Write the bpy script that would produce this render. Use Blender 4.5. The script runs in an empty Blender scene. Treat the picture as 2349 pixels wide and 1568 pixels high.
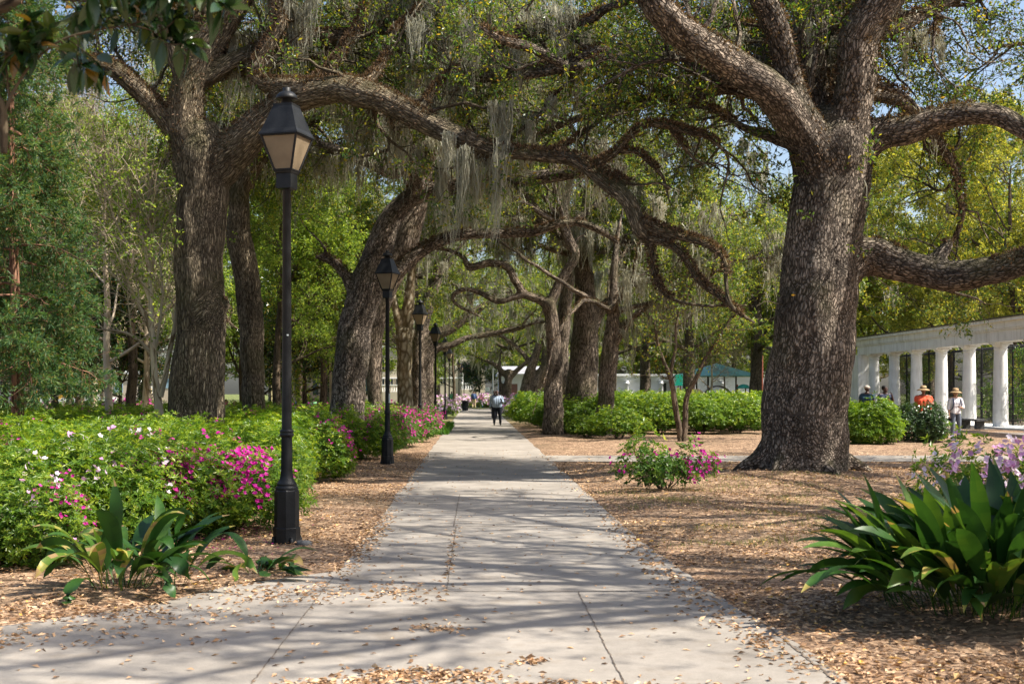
import bpy, math, time
import numpy as np
from mathutils import Vector
T0 = time.time()
rng = np.random.default_rng(7)
SC = bpy.context.scene
COL = SC.collection
D2R = math.radians
F, U0, V0, CZ = 2936.0, 1092.0, 897.0, 1.7      # focal length and vanishing point in units of a 2349-wide picture


def W(u, v, Y):
    return ((u - U0) / F * Y, Y, CZ + (V0 - v) / F * Y)


def nrm(a):
    return a / np.maximum(np.linalg.norm(a, axis=-1, keepdims=True), 1e-9)


# ------------------------------------------------------------------ mesh buffers
class MB:
    """collects triangles/quads and builds one mesh object"""
    def __init__(s):
        s.v = []; s.f = []; s.n = 0; s.bark = []; s.rnd = []; s.sm = []; s.mi = []

    def add(s, v, f, bark=None, rnd=None, smooth=True, mat=0):
        v = np.asarray(v, float).reshape(-1, 3)
        f = np.asarray(f, int)
        if f.ndim == 1: f = f.reshape(1, -1)
        s.v.append(v); s.f.append(f + s.n); s.n += len(v)
        s.bark.append(np.zeros((len(v), 3)) if bark is None else np.asarray(bark).reshape(-1, 3))
        s.rnd.append(np.full(len(f), rng.random()) if rnd is None else np.asarray(rnd, float) * np.ones(len(f)))
        s.sm.append(np.full(len(f), smooth)); s.mi.append(np.full(len(f), mat))
        return s

    def build(s, name, mats, parent=None, bark=False):
        me = bpy.data.meshes.new(name)
        v = np.concatenate(s.v).astype(np.float32)
        tot = np.concatenate([np.full(len(f), f.shape[1]) for f in s.f])
        li = np.concatenate([f.ravel() for f in s.f])
        me.vertices.add(len(v)); me.vertices.foreach_set('co', v.ravel())
        me.loops.add(len(li)); me.loops.foreach_set('vertex_index', li.astype(np.int32))
        me.polygons.add(len(tot))
        st = np.concatenate([[0], np.cumsum(tot)[:-1]]).astype(np.int32)
        me.polygons.foreach_set('loop_start', st)
        me.polygons.foreach_set('use_smooth', np.concatenate(s.sm))
        if not isinstance(mats, (list, tuple)): mats = [mats]
        for m in mats: me.materials.append(m)
        if len(mats) > 1: me.polygons.foreach_set('material_index', np.concatenate(s.mi).astype(np.int32))
        me.update(calc_edges=True)
        a = me.attributes.new('rnd', 'FLOAT', 'FACE'); a.data.foreach_set('value', np.concatenate(s.rnd).astype(np.float32))
        if bark:
            a = me.attributes.new('bark', 'FLOAT_VECTOR', 'POINT'); a.data.foreach_set('vector', np.concatenate(s.bark).astype(np.float32).ravel())
        o = bpy.data.objects.new(name, me); COL.objects.link(o)
        if parent is not None: o.parent = parent
        return o


def tag(o, label=None, cat=None, group=None, kind=None):
    if label: o['label'] = label
    if cat: o['category'] = cat
    if group: o['group'] = group
    if kind: o['kind'] = kind
    return o


def thing(name, label, cat, loc=(0, 0, 0), group=None, rz=0):
    o = bpy.data.objects.new(name, None); COL.objects.link(o); o.location = loc; o.rotation_euler = (0, 0, rz)
    o.empty_display_size = .2
    return tag(o, label, cat, group)


def dup(src, loc, rz=0, scale=None, label=None, group=None):
    r = src.copy(); COL.objects.link(r); r.location = loc; r.rotation_euler = (0, 0, rz)
    if scale is not None: r.scale = scale if hasattr(scale, '__len__') else (scale,) * 3
    if label: r['label'] = label
    if group: r['group'] = group
    for ch in list(src.children):
        c = ch.copy(); COL.objects.link(c); c.parent = r
        for g in list(ch.children):
            d = g.copy(); COL.objects.link(d); d.parent = c
    return r


# ------------------------------------------------------------------ shape helpers
BOXF = np.array([[0, 3, 2, 1], [4, 5, 6, 7], [0, 1, 5, 4], [1, 2, 6, 5], [2, 3, 7, 6], [3, 0, 4, 7]])


def box(mb, x0, x1, y0, y1, z0, z1, mat=0, rnd=None, rz=0, c=None):
    v = np.array([[x0, y0, z0], [x1, y0, z0], [x1, y1, z0], [x0, y1, z0], [x0, y0, z1], [x1, y0, z1], [x1, y1, z1], [x0, y1, z1]], float)
    if rz:
        cx, cy = c if c else ((x0 + x1) / 2, (y0 + y1) / 2)
        a, b = math.cos(rz), math.sin(rz); x = v[:, 0] - cx; y = v[:, 1] - cy
        v[:, 0] = cx + a * x - b * y; v[:, 1] = cy + b * x + a * y
    return mb.add(v, BOXF, smooth=False, mat=mat, rnd=rnd)


def lathe(mb, prof, S=16, rot=0, c=(0, 0, 0), smooth=True, mat=0, flute=None):
    """prof: [(r, z)...] around Z, closed at both ends"""
    prof = np.array(prof, float); n = len(prof)
    th = np.arange(S) / S * 2 * math.pi + rot
    r = np.repeat(prof[:, :1], S, 1)
    if flute is not None: r = r * (1 - flute[:, None] * (0.5 - 0.5 * np.cos(th * S / 2))[None])
    v = np.stack([r * np.cos(th), r * np.sin(th), np.repeat(prof[:, 1:2], S, 1)], -1).reshape(-1, 3) + np.array(c)
    i = np.arange(n - 1)[:, None] * S; j = np.arange(S)[None]; k = (j + 1) % S
    f = np.stack([i + j, i + k, i + S + k, i + S + j], -1).reshape(-1, 4)
    mb.add(v, f, smooth=smooth, mat=mat)
    mb.add(v[:S][::-1], np.arange(S)[None], smooth=False, mat=mat)
    mb.add(v[-S:], np.arange(S)[None], smooth=False, mat=mat)


def tubes(mb, P, R, S=6, rough=0.0, twist=0.0, rnd=None, mat=0, cap=False):
    """P (n,k,3) centre lines, R (n,k) radii -> tubes with a bark coordinate that follows each limb"""
    P = np.asarray(P, float); R = np.asarray(R, float)
    if P.ndim == 2: P = P[None]; R = R[None]
    n, k, _ = P.shape
    T = np.empty_like(P); T[:, 1:-1] = P[:, 2:] - P[:, :-2]; T[:, 0] = P[:, 1] - P[:, 0]; T[:, -1] = P[:, -1] - P[:, -2]
    T = nrm(T)
    ref = np.where(np.abs(T[:, 0, 1:2]) < .8, np.array([[0, 1., 0]]), np.array([[1., 0, 0]]))
    N = np.empty_like(P); a = nrm(ref - (ref * T[:, 0]).sum(-1, keepdims=True) * T[:, 0]); N[:, 0] = a
    for i in range(1, k):
        a = a - (a * T[:, i]).sum(-1, keepdims=True) * T[:, i]; a = nrm(a); N[:, i] = a
    B = np.cross(T, N)
    th = np.arange(S) / S * 2 * math.pi
    th = th[None, None] + (np.arange(k) * twist)[None, :, None] + np.zeros((n, 1, 1))
    rr = R[..., None] * np.ones(S)
    if rough:
        ph = rng.random((n, 1, 1)) * 9; z = np.cumsum(np.linalg.norm(np.diff(P, axis=1, prepend=P[:, :1]), axis=-1), 1)[..., None]
        th0 = th
        rr = rr * (1 + rough * (np.sin(2 * th0 + z * 1.1 + ph) * .5 + np.sin(3 * th0 - z * 2.3 + ph * 2) * .35 + np.sin(5 * th0 + z * 3.1 + ph * 3) * .25 + np.sin(8 * th0 + z * .9) * .15))
    c, s_ = np.cos(th)[..., None], np.sin(th)[..., None]
    V = P[:, :, None] + (N[:, :, None] * c + B[:, :, None] * s_) * rr[..., None]
    L = np.cumsum(np.linalg.norm(np.diff(P, axis=1, prepend=P[:, :1]), axis=-1), 1)
    r0 = np.maximum(R[:, :1], .03)[..., None]
    off = rng.random((n, 1, 1)) * 40
    if cap: mb.fr = getattr(mb, 'fr', []) + [(P[0], N[0], B[0], T[0], L[0], R[0], float(off[0, 0, 0]))]
    bk = np.stack([c[..., 0] * r0 + off, s_[..., 0] * r0, np.repeat(L[..., None], S, 2)], -1)
    base = np.arange(n)[:, None, None] * (k * S) + np.arange(k - 1)[None, :, None] * S
    j = np.arange(S)[None, None]; j2 = (j + 1) % S
    f = np.stack([base + j, base + j2, base + S + j2, base + S + j], -1).reshape(-1, 4)
    mb.add(V, f, bark=bk, rnd=rnd, mat=mat)
    if cap:
        for q in range(n):
            for e in (0, k - 1):
                c0 = P[q, e] + T[q, e] * (R[q, e] * (.4 if e else -.4)); vv = np.vstack([V[q, e], c0]); bb = np.vstack([bk[q, e], bk[q, e].mean(0)])
                ii = np.arange(S); jj = (ii + 1) % S; ff = np.stack([ii, jj, ii * 0 + S], -1)
                mb.add(vv, ff[:, ::-1] if e == 0 else ff, bark=bb, rnd=0, mat=mat)
    return mb


def spline(pts, k, wob=0.0):
    """Catmull-Rom through control points, last column(s) interpolated too"""
    p = np.array(pts, float); n = len(p)
    q = np.vstack([2 * p[0] - p[1], p, 2 * p[-1] - p[-2]])
    d = np.linalg.norm(np.diff(p[:, :3], axis=0), axis=1); s = np.concatenate([[0], np.cumsum(d)]); s /= s[-1]
    t = np.linspace(0, 1, k); i = np.clip(np.searchsorted(s, t, 'right') - 1, 0, n - 2)
    w = ((t - s[i]) / np.maximum(s[i + 1] - s[i], 1e-9))[:, None]
    a, b, c, e = q[i], q[i + 1], q[i + 2], q[i + 3]
    o = .5 * (2 * b + (c - a) * w + (2 * a - 5 * b + 4 * c - e) * w ** 2 + (3 * b - a - 3 * c + e) * w ** 3)
    lo, hi = p[:, 3].min(), p[:, 3].max()
    if wob:
        nz = rng.normal(size=(k, 3)); nz = (nz + np.roll(nz, 1, 0) + np.roll(nz, -1, 0)) / 3
        nz[0] = 0; o[:, :3] += nz * wob * o[:, 3:4]
    o[:, 3] = np.clip(o[:, 3], lo, hi)
    return o


def limb(px, k=26, wob=.12):
    """px: [(u, v, Y, width in px)] -> points and radii"""
    a = [(*W(u, v, Y), w * .5 / F * Y) for u, v, Y, w in px]
    o = spline(a, k, wob)
    return o[:, :3], o[:, 3]


def grow(P, R, m, lo, hi, k=6, t0=.2, ang=(35, 80), wig=.25, trop=(0, 0, .1), rf=.5, rmax=9, bias=(0, 0, 0), w=None, lenw=True):
    """children of a batch of branches"""
    n, K, _ = P.shape
    L = np.linalg.norm(np.diff(P, axis=1), axis=-1).sum(1)
    pr = L / L.sum() if w is None else w / w.sum()
    i = rng.choice(n, m, p=pr)
    t = t0 + (1 - t0) * rng.random(m) ** .85
    x = t * (K - 1); a = np.minimum(x.astype(int), K - 2); fr = (x - a)[:, None]
    p = P[i, a] * (1 - fr) + P[i, a + 1] * fr
    r = R[i, a] * (1 - fr[:, 0]) + R[i, a + 1] * fr[:, 0]
    tan = nrm(P[i, a + 1] - P[i, a])
    q = rng.normal(size=(m, 3)); q = nrm(q - (q * tan).sum(-1, keepdims=True) * tan)
    al = np.radians(rng.uniform(ang[0], ang[1], m))[:, None]
    d = nrm(tan * np.cos(al) + q * np.sin(al) + np.array(bias))
    ln = rng.uniform(lo, hi, m) * (1.15 - .5 * t if lenw else 1)
    st = ln[:, None] / (k - 1)
    out = np.empty((m, k, 3)); out[:, 0] = p
    tr = np.array(trop)
    for s in range(1, k):
        out[:, s] = out[:, s - 1] + d * st
        d = nrm(d + rng.normal(size=(m, 3)) * wig + tr)
    r0 = np.minimum(r * rf, rmax) * rng.uniform(.6, 1, m)
    rr = r0[:, None] * np.linspace(1, .22, k)[None]
    return out, rr


def leaves(mb, P, per, ln, wd, t0=.25, spread=.05, up=.35, along=.5, droop=.0, fold=.18, rr=(0, 1), pt=None):
    """rhomb leaves on a batch of twigs"""
    n, K, _ = P.shape; m = n * per
    i = np.repeat(np.arange(n), per)
    t = t0 + (1 - t0) * rng.random(m)
    x = t * (K - 1); a = np.minimum(x.astype(int), K - 2); fr = (x - a)[:, None]
    p = P[i, a] * (1 - fr) + P[i, a + 1] * fr + rng.normal(size=(m, 3)) * spread
    tan = nrm(P[i, a + 1] - P[i, a])
    d = nrm(tan * along + nrm(rng.normal(size=(m, 3))) + np.array([0, 0, -droop]))
    leafset(mb, p, d, ln, wd, up, fold, rr)


def leafset(mb, p, d, ln, wd, up=.35, fold=.18, rr=(0, 1), nn=None):
    m = len(p)
    u = nrm(rng.normal(size=(m, 3)) * (1 - up) + np.array([0, 0, 1.]) * up * 2) if nn is None else nn
    s = nrm(np.cross(d, u)); nrmv = np.cross(s, d)
    l = (ln * rng.uniform(.7, 1.2, m))[:, None]; w = (wd * rng.uniform(.75, 1.2, m))[:, None] * .5
    mid = p + d * l * .5
    v = np.stack([p, mid + s * w + nrmv * w * fold, p + d * l - nrmv * l * .12, mid - s * w + nrmv * w * fold], 1)
    f = np.arange(m * 4).reshape(m, 4)
    mb.add(v, f, rnd=rr[0] + (rr[1] - rr[0]) * rng.random(m), smooth=False)


def blades(mb, P, wid, k, nrmdir=None, rnd=None, fold=.0, prof=None):
    """ribbons with a folded midrib: P (n,k,3), wid (n,)"""
    n = len(P)
    T = np.gradient(P, axis=1); T = nrm(T)
    ref = nrm(rng.normal(size=(n, 1, 3)) * [1, 1, .1]) if nrmdir is None else nrmdir
    S_ = nrm(np.cross(T, ref + np.zeros_like(T))); N = np.cross(S_, T)
    w = np.asarray(wid)[:, None] * (np.sin(np.linspace(.05, math.pi, k) ** 1)[None] if prof is None else np.asarray(prof)[None])
    w = np.maximum(w, .0006)[..., None]
    if fold:
        V = np.stack([P - S_ * w + N * w * fold, P, P + S_ * w + N * w * fold], 2); C = 3
    else:
        V = np.stack([P - S_ * w, P + S_ * w], 2); C = 2
    b = np.arange(n)[:, None, None] * (k * C) + np.arange(k - 1)[None, :, None] * C
    j = np.arange(C - 1)[None, None]
    f = np.stack([b + j, b + j + 1, b + C + j + 1, b + C + j], -1).reshape(n, -1, 4)
    r = rng.random(n) if rnd is None else rnd
    mb.add(V, f.reshape(-1, 4), rnd=np.repeat(r, f.shape[1]))


def moss(mb, A, lo=.4, hi=1.6, per=16, wid=.012, spread=.075, k=8, bits=0):
    """hanging tassels of thin curling strands below the points A"""
    n = len(A)
    L = rng.uniform(lo, hi, n) * rng.uniform(.35, 1, n)
    i = np.repeat(np.arange(n), per); m = len(i)
    sp = (spread * rng.uniform(.5, 1.6, n))[i][:, None]
    off = rng.normal(size=(m, 3)) * sp * [1, 1, .8]
    l = L[i] * rng.uniform(.12, 1.0, m) ** 1.15
    t = np.linspace(0, 1, k)
    P = np.zeros((m, k, 3)); P[:] = (A[i] + off)[:, None]
    P[..., 2] -= l[:, None] * t
    P[..., :2] -= off[:, None, :2] * (t ** 1.1 * .6)[None, :, None]
    sway = rng.normal(size=(n, 2))[i] * .07
    P[..., :2] += sway[:, None] * (t ** 2)[None, :, None] * l[:, None, None]
    P += np.cumsum(rng.normal(size=(m, k, 3)) * [.02, .02, .008], 1) * (.6 + .5 * l[:, None, None])
    prof = np.linspace(1, .1, k) ** .6
    rn = np.clip(rng.random(n)[i] * .6 + rng.random(m) * .4, 0, 1)
    blades(mb, P, wid * rng.uniform(.35, 1.2, m), k, prof=prof, rnd=rn)
    if bits:
        q = rng.integers(0, m, m * bits * 2); a = rng.integers(0, k - 1, m * bits * 2); fr = rng.random((m * bits * 2, 1))
        p = P[q, a] * (1 - fr) + P[q, a + 1] * fr
        d = nrm(rng.normal(size=(len(p), 3)) + [0, 0, -.8])
        leafset(mb, p, d, wid * 6, wid * .9, .1, .1, rr=(.1, 1))


def fuzz(mb, P, R, m, ln=.10, wd=.024, up=.6, lim=.02):
    """dry fern tufts along the tops of limbs"""
    n, K, _ = P.shape
    L = np.linalg.norm(np.diff(P, axis=1), axis=-1).sum(1); i = rng.choice(n, m, p=L / L.sum())
    x = rng.random(m) * (K - 1); a = np.minimum(x.astype(int), K - 2); fr = (x - a)[:, None]
    c = P[i, a] * (1 - fr) + P[i, a + 1] * fr; r = (R[i, a] * (1 - fr[:, 0]) + R[i, a + 1] * fr[:, 0])
    ok = (r > lim) & (np.sin(c[:, 0] * 1.9 + i * 2) + np.sin(c[:, 2] * 2.7 + c[:, 1]) > -.7)
    c, r = c[ok], r[ok]; tan = nrm(P[i, a + 1] - P[i, a])[ok]; m = len(c)
    d = rng.normal(size=(m, 3)) * .75 + [0, 0, up * 1.7]; d = nrm(d - (d * tan).sum(-1, keepdims=True) * tan)
    p = c + d * r[:, None] * .96
    dd = nrm(d + rng.normal(size=(m, 3)) * .7 + [0, 0, -.15])
    leafset(mb, p, dd, ln, wd, .2, .3)


# ------------------------------------------------------------------ materials
def nt(name):
    m = bpy.data.materials.new(name); m.use_nodes = True
    t = m.node_tree; t.nodes.clear()
    return m, t, (lambda ty, **kw: mk(t, ty, **kw)), t.links.new


def mk(t, ty, **kw):
    n = t.nodes.new(ty)
    for k, v in kw.items():
        if k.startswith('_'): setattr(n, k[1:], v)
        else: n.inputs[k.replace('__', ' ')].default_value = v
    return n


def ramp(t, stops, interp='LINEAR'):
    r = t.nodes.new('ShaderNodeValToRGB'); c = r.color_ramp; c.interpolation = interp
    while len(c.elements) < len(stops): c.elements.new(.5)
    for e, (p, col) in zip(c.elements, stops): e.position = p; e.color = (*col, 1)
    return r


def finish(t, sh, L):
    o = t.nodes.new('ShaderNodeOutputMaterial'); L(sh, o.inputs['Surface'])


def leaf_mat(name, stops, trans=.4, rough=.45, tcol=1.6, spec=.35):
    m, t, N, L = nt(name)
    a = N('ShaderNodeAttribute', _attribute_name='rnd')
    r = ramp(t, stops); L(a.outputs['Fac'], r.inputs[0])
    b = N('ShaderNodeBsdfPrincipled', Roughness=rough); b.inputs['Specular IOR Level'].default_value = spec
    L(r.outputs[0], b.inputs['Base Color'])
    tr = N('ShaderNodeBsdfTranslucent')
    mx = N('ShaderNodeMix', _data_type='RGBA', _blend_type='MULTIPLY'); mx.inputs['Factor'].default_value = 1
    L(r.outputs[0], mx.inputs[6]); mx.inputs[7].default_value = (tcol * 1.1, tcol, tcol * .45, 1); L(mx.outputs[2], tr.inputs[0])
    s = N('ShaderNodeMixShader'); s.inputs[0].default_value = trans
    L(b.outputs[0], s.inputs[1]); L(tr.outputs[0], s.inputs[2]); finish(t, s.outputs[0], L)
    return m


def bark_mat(name, dark, mid, light, scale=9, stretch=.45, bump=.6, moss_amt=0., crack=.07, plate=1.0):
    m, t, N, L = nt(name)
    a = N('ShaderNodeAttribute', _attribute_name='bark')
    mp = N('ShaderNodeMapping'); mp.inputs['Scale'].default_value = (1, 1, stretch); L(a.outputs['Vector'], mp.inputs[0])
    nz = N('ShaderNodeTexNoise', Scale=5., Detail=6., Roughness=.65); L(mp.outputs[0], nz.inputs['Vector'])
    wv = N('ShaderNodeVectorMath', _operation='MULTIPLY_ADD'); L(nz.outputs['Color'], wv.inputs[0]); wv.inputs[1].default_value = (.13, .13, .13); L(mp.outputs[0], wv.inputs[2])
    vo = N('ShaderNodeTexVoronoi', _feature='DISTANCE_TO_EDGE', Scale=scale); L(wv.outputs[0], vo.inputs['Vector'])
    vc = N('ShaderNodeTexVoronoi', Scale=scale); L(wv.outputs[0], vc.inputs['Vector'])
    nb = N('ShaderNodeTexNoise', Scale=scale * .55, Detail=5., Roughness=.7); L(mp.outputs[0], nb.inputs['Vector'])
    dj = N('ShaderNodeMath', _operation='MULTIPLY_ADD'); L(nb.outputs['Fac'], dj.inputs[0]); dj.inputs[1].default_value = .5; L(vo.outputs['Distance'], dj.inputs[2])
    cr = N('ShaderNodeMapRange'); cr.interpolation_type = 'SMOOTHSTEP'; cr.inputs['From Min'].default_value = .22; cr.inputs['From Max'].default_value = .25 + crack * 1.6; L(dj.outputs[0], cr.inputs[0])
    n2 = N('ShaderNodeTexNoise', Scale=2.2, Detail=7., Roughness=.65); L(mp.outputs[0], n2.inputs['Vector'])
    n3 = N('ShaderNodeTexNoise', Scale=40., Detail=4.); L(mp.outputs[0], n3.inputs['Vector'])
    ad = N('ShaderNodeMath', _operation='MULTIPLY_ADD'); L(vc.outputs['Color'], ad.inputs[0]); ad.inputs[1].default_value = .45; L(n2.outputs['Fac'], ad.inputs[2])
    sb = N('ShaderNodeMath', _operation='MULTIPLY_ADD'); L(n3.outputs['Fac'], sb.inputs[0]); sb.inputs[1].default_value = .5; L(ad.outputs[0], sb.inputs[2])
    r = ramp(t, [(.55, mid), (1., light)]); L(sb.outputs[0], r.inputs[0])
    mx = N('ShaderNodeMix', _data_type='RGBA'); L(cr.outputs[0], mx.inputs[0]); mx.inputs[6].default_value = (*dark, 1); L(r.outputs[0], mx.inputs[7])
    v3 = N('ShaderNodeTexVoronoi', _feature='DISTANCE_TO_EDGE', Scale=scale * .36); m3 = N('ShaderNodeMapping'); m3.inputs['Scale'].default_value = (1, 1, .35); L(wv.outputs[0], m3.inputs[0]); L(m3.outputs[0], v3.inputs['Vector'])
    d3 = N('ShaderNodeMath', _operation='MULTIPLY_ADD'); L(nb.outputs['Fac'], d3.inputs[0]); d3.inputs[1].default_value = .35; L(v3.outputs['Distance'], d3.inputs[2])
    f3 = N('ShaderNodeMapRange'); f3.inputs['From Min'].default_value = .16; f3.inputs['From Max'].default_value = .36; f3.inputs['To Min'].default_value = .62; L(d3.outputs[0], f3.inputs[0])
    mf = N('ShaderNodeMix', _data_type='RGBA', _blend_type='MULTIPLY'); mf.inputs['Factor'].default_value = 1; L(mx.outputs[2], mf.inputs[6]); L(f3.outputs[0], mf.inputs[7]); mx = mf
    gp = N('ShaderNodeNewGeometry'); nl = N('ShaderNodeTexNoise', Scale=.75, Detail=6., Roughness=.6); L(gp.outputs['Position'], nl.inputs['Vector'])
    tone = ramp(t, [(.3, (.50, .50, .50)), (.55, (1., .98, .95)), (.72, (1.3, 1.27, 1.2))]); L(nl.outputs['Fac'], tone.inputs[0])
    mt = N('ShaderNodeMix', _data_type='RGBA', _blend_type='MULTIPLY'); mt.inputs['Factor'].default_value = 1; L(mx.outputs[2], mt.inputs[6]); L(tone.outputs[0], mt.inputs[7])
    col = mt.outputs[2]
    if moss_amt:
        g = N('ShaderNodeNewGeometry'); sx = N('ShaderNodeSeparateXYZ'); L(g.outputs['Normal'], sx.inputs[0])
        n4 = N('ShaderNodeTexNoise', Scale=.9, Detail=4.); L(g.outputs['Position'], n4.inputs['Vector'])
        q = N('ShaderNodeMath', _operation='MULTIPLY_ADD'); L(sx.outputs[2], q.inputs[0]); q.inputs[1].default_value = .25; L(n4.outputs['Fac'], q.inputs[2])
        mr = N('ShaderNodeMapRange'); mr.inputs['From Min'].default_value = .52; mr.inputs['From Max'].default_value = .75; mr.inputs['To Max'].default_value = moss_amt; L(q.outputs[0], mr.inputs[0])
        m2 = N('ShaderNodeMix', _data_type='RGBA'); L(mr.outputs[0], m2.inputs[0]); L(col, m2.inputs[6]); m2.inputs[7].default_value = (.075, .075, .02, 1); col = m2.outputs[2]
    b = N('ShaderNodeBsdfPrincipled', Roughness=.9); L(col, b.inputs['Base Color']); b.inputs['Specular IOR Level'].default_value = .2
    h = N('ShaderNodeMath', _operation='MULTIPLY_ADD'); L(n3.outputs['Fac'], h.inputs[0]); h.inputs[1].default_value = .35; hh = N('ShaderNodeMath', _operation='MULTIPLY_ADD'); L(f3.outputs[0], hh.inputs[0]); hh.inputs[1].default_value = 1.6; L(cr.outputs[0], hh.inputs[2]); L(hh.outputs[0], h.inputs[2])
    bp = N('ShaderNodeBump', Strength=bump, Distance=.06); L(h.outputs[0], bp.inputs['Height']); L(bp.outputs[0], b.inputs['Normal'])
    finish(t, b.outputs[0], L)
    return m


def plain(name, col, rough=.6, metal=0, noise=.12, scale=6, spec=.4, bump=0, bscale=30, trans=0, coat=0):
    m, t, N, L = nt(name)
    g = N('ShaderNodeTexCoord'); nz = N('ShaderNodeTexNoise', Scale=float(scale), Detail=5.); L(g.outputs['Object'], nz.inputs['Vector'])
    c = np.array(col); r = ramp(t, [(.3, tuple(c * (1 - noise * 2))), (.7, tuple(np.minimum(c * (1 + noise), 1)))]); L(nz.outputs['Fac'], r.inputs[0])
    b = N('ShaderNodeBsdfPrincipled', Roughness=rough, Metallic=float(metal)); L(r.outputs[0], b.inputs['Base Color']); b.inputs['Specular IOR Level'].default_value = spec
    b.inputs['Coat Weight'].default_value = coat
    if bump:
        n2 = N('ShaderNodeTexNoise', Scale=float(bscale), Detail=4.); L(g.outputs['Object'], n2.inputs['Vector'])
        bp = N('ShaderNodeBump', Strength=bump, Distance=.01); L(n2.outputs['Fac'], bp.inputs['Height']); L(bp.outputs[0], b.inputs['Normal'])
    sh = b.outputs[0]
    if trans:
        tr = N('ShaderNodeBsdfTranslucent'); L(r.outputs[0], tr.inputs[0]); s = N('ShaderNodeMixShader'); s.inputs[0].default_value = trans
        L(b.outputs[0], s.inputs[1]); L(tr.outputs[0], s.inputs[2]); sh = s.outputs[0]
    finish(t, sh, L)
    return m


M = {}
M['oak_bark'] = bark_mat('oak_bark', (.075, .057, .043), (.21, .165, .13), (.45, .375, .305), 21, .38, 1., .55, .15)
M['oak_grey'] = bark_mat('oak_bark_grey', (.085, .064, .042), (.26, .205, .138), (.50, .41, .285), 34, .15, 1., .6, .2)
M['oak_far'] = bark_mat('oak_bark_far', (.06, .045, .034), (.17, .13, .10), (.36, .29, .225), 22, .2, .8, .5, .16)
M['pale_bark'] = bark_mat('smooth_pale_bark', (.24, .17, .10), (.42, .32, .21), (.62, .52, .39), 3, .3, .25, .0, .02)
M['syc_bark'] = bark_mat('sycamore_bark', (.22, .16, .09), (.36, .27, .16), (.78, .70, .54), 5, .5, .2, .25, .3)
M['red_bark'] = bark_mat('conifer_bark', (.07, .032, .02), (.22, .10, .06), (.36, .20, .13), 16, .12, .7)
M['thin_bark'] = bark_mat('shrub_bark', (.03, .022, .016), (.085, .062, .042), (.16, .12, .085), 12, .3, .3, .3)
M['oak_leaf'] = leaf_mat('oak_leaf', [(0, (.035, .08, .025)), (.45, (.075, .14, .03)), (.74, (.17, .22, .03)), (.93, (.32, .30, .03)), (1, (.30, .17, .04))], .52, .35)
M['oak_leaf_far'] = leaf_mat('oak_leaf_far', [(0, (.06, .11, .035)), (.5, (.13, .20, .045)), (.8, (.25, .29, .05)), (1, (.38, .34, .06))], .55, .4)
M['dark_leaf'] = leaf_mat('dark_glossy_leaf', [(0, (.012, .035, .014)), (.6, (.03, .07, .02)), (.9, (.07, .10, .02)), (1, (.25, .12, .015))], .22, .27, spec=.6)
M['spring_leaf'] = leaf_mat('spring_leaf', [(0, (.08, .15, .03)), (.5, (.18, .28, .05)), (1, (.36, .43, .10))], .6, .45)
M['yellow_leaf'] = leaf_mat('yellow_leaf', [(0, (.13, .18, .035)), (.5, (.27, .29, .055)), (1, (.46, .43, .09))], .5, .45)
M['conifer_leaf'] = leaf_mat('conifer_needles', [(0, (.035, .09, .04)), (.6, (.07, .15, .045)), (.9, (.15, .21, .05)), (1, (.24, .12, .05))], .4, .5)
M['azalea_leaf'] = leaf_mat('azalea_leaf', [(0, (.035, .09, .012)), (.4, (.095, .19, .018)), (.75, (.23, .32, .03)), (1, (.42, .45, .06))], .45, .36)
M['azalea_dark'] = leaf_mat('azalea_leaf_dark', [(0, (.03, .085, .015)), (.5, (.075, .16, .02)), (1, (.17, .25, .022))], .4, .4)
M['bush_bright'] = leaf_mat('bush_leaf_bright', [(0, (.045, .115, .012)), (.5, (.115, .21, .02)), (1, (.27, .36, .035))], .42, .4)
M['bush_dark'] = leaf_mat('bush_leaf_dark', [(0, (.02, .05, .015)), (.7, (.05, .10, .025)), (1, (.14, .20, .06))], .25, .28, spec=.6)
M['magenta'] = leaf_mat('magenta_petal', [(0, (.42, .008, .22)), (.6, (.62, .015, .34)), (1, (.75, .05, .40))], .4, .5, 1.0)
M['magenta'].node_tree.nodes['Mix'].inputs[7].default_value = (1.1, 1, 1.1, 1)
M['pink'] = leaf_mat('pink_petal', [(0, (.62, .25, .52)), (.5, (.75, .42, .66)), (1, (.85, .70, .80))], .35, .5, 1.0)
M['pink'].node_tree.nodes['Mix'].inputs[7].default_value = (1, 1, 1, 1)
M['white_pink'] = leaf_mat('pale_petal', [(0, (.66, .46, .60)), (1, (.88, .80, .84))], .35, .5, 1.0)
M['white_pink'].node_tree.nodes['Mix'].inputs[7].default_value = (1, 1, 1, 1)
M['moss'] = leaf_mat('hanging_moss', [(0, (.20, .20, .155)), (.5, (.37, .365, .29)), (1, (.60, .58, .47))], .45, .9, 1.0, .1)
M['moss'].node_tree.nodes['Mix'].inputs[7].default_value = (1, .96, .8, 1)
M['fern'] = leaf_mat('dry_fern', [(0, (.05, .033, .022)), (.5, (.13, .085, .055)), (1, (.28, .19, .125))], .25, .9, 1.0, .1)
M['litter'] = leaf_mat('fallen_leaf', [(0, (.11, .062, .035)), (.3, (.30, .175, .095)), (.65, (.54, .34, .19)), (.93, (.74, .51, .31)), (1, (.62, .36, .07))], .1, .6, 1.0, .3)
M['grass'] = leaf_mat('grass_blade', [(0, (.03, .10, .01)), (1, (.09, .22, .02))], .4, .5)
M['straw'] = leaf_mat('ground_grass', [(0, (.09, .13, .03)), (.6, (.2, .22, .06)), (1, (.35, .30, .10))], .3, .6)
M['black'] = plain('black_painted_iron', (.009, .0095, .010), .5, 0, .35, 9, .32, .2, 60)
M['glass'] = plain('frosted_lamp_glass', (.40, .31, .20), .5, 0, .12, 4, .4, 0, 30, .45)
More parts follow.
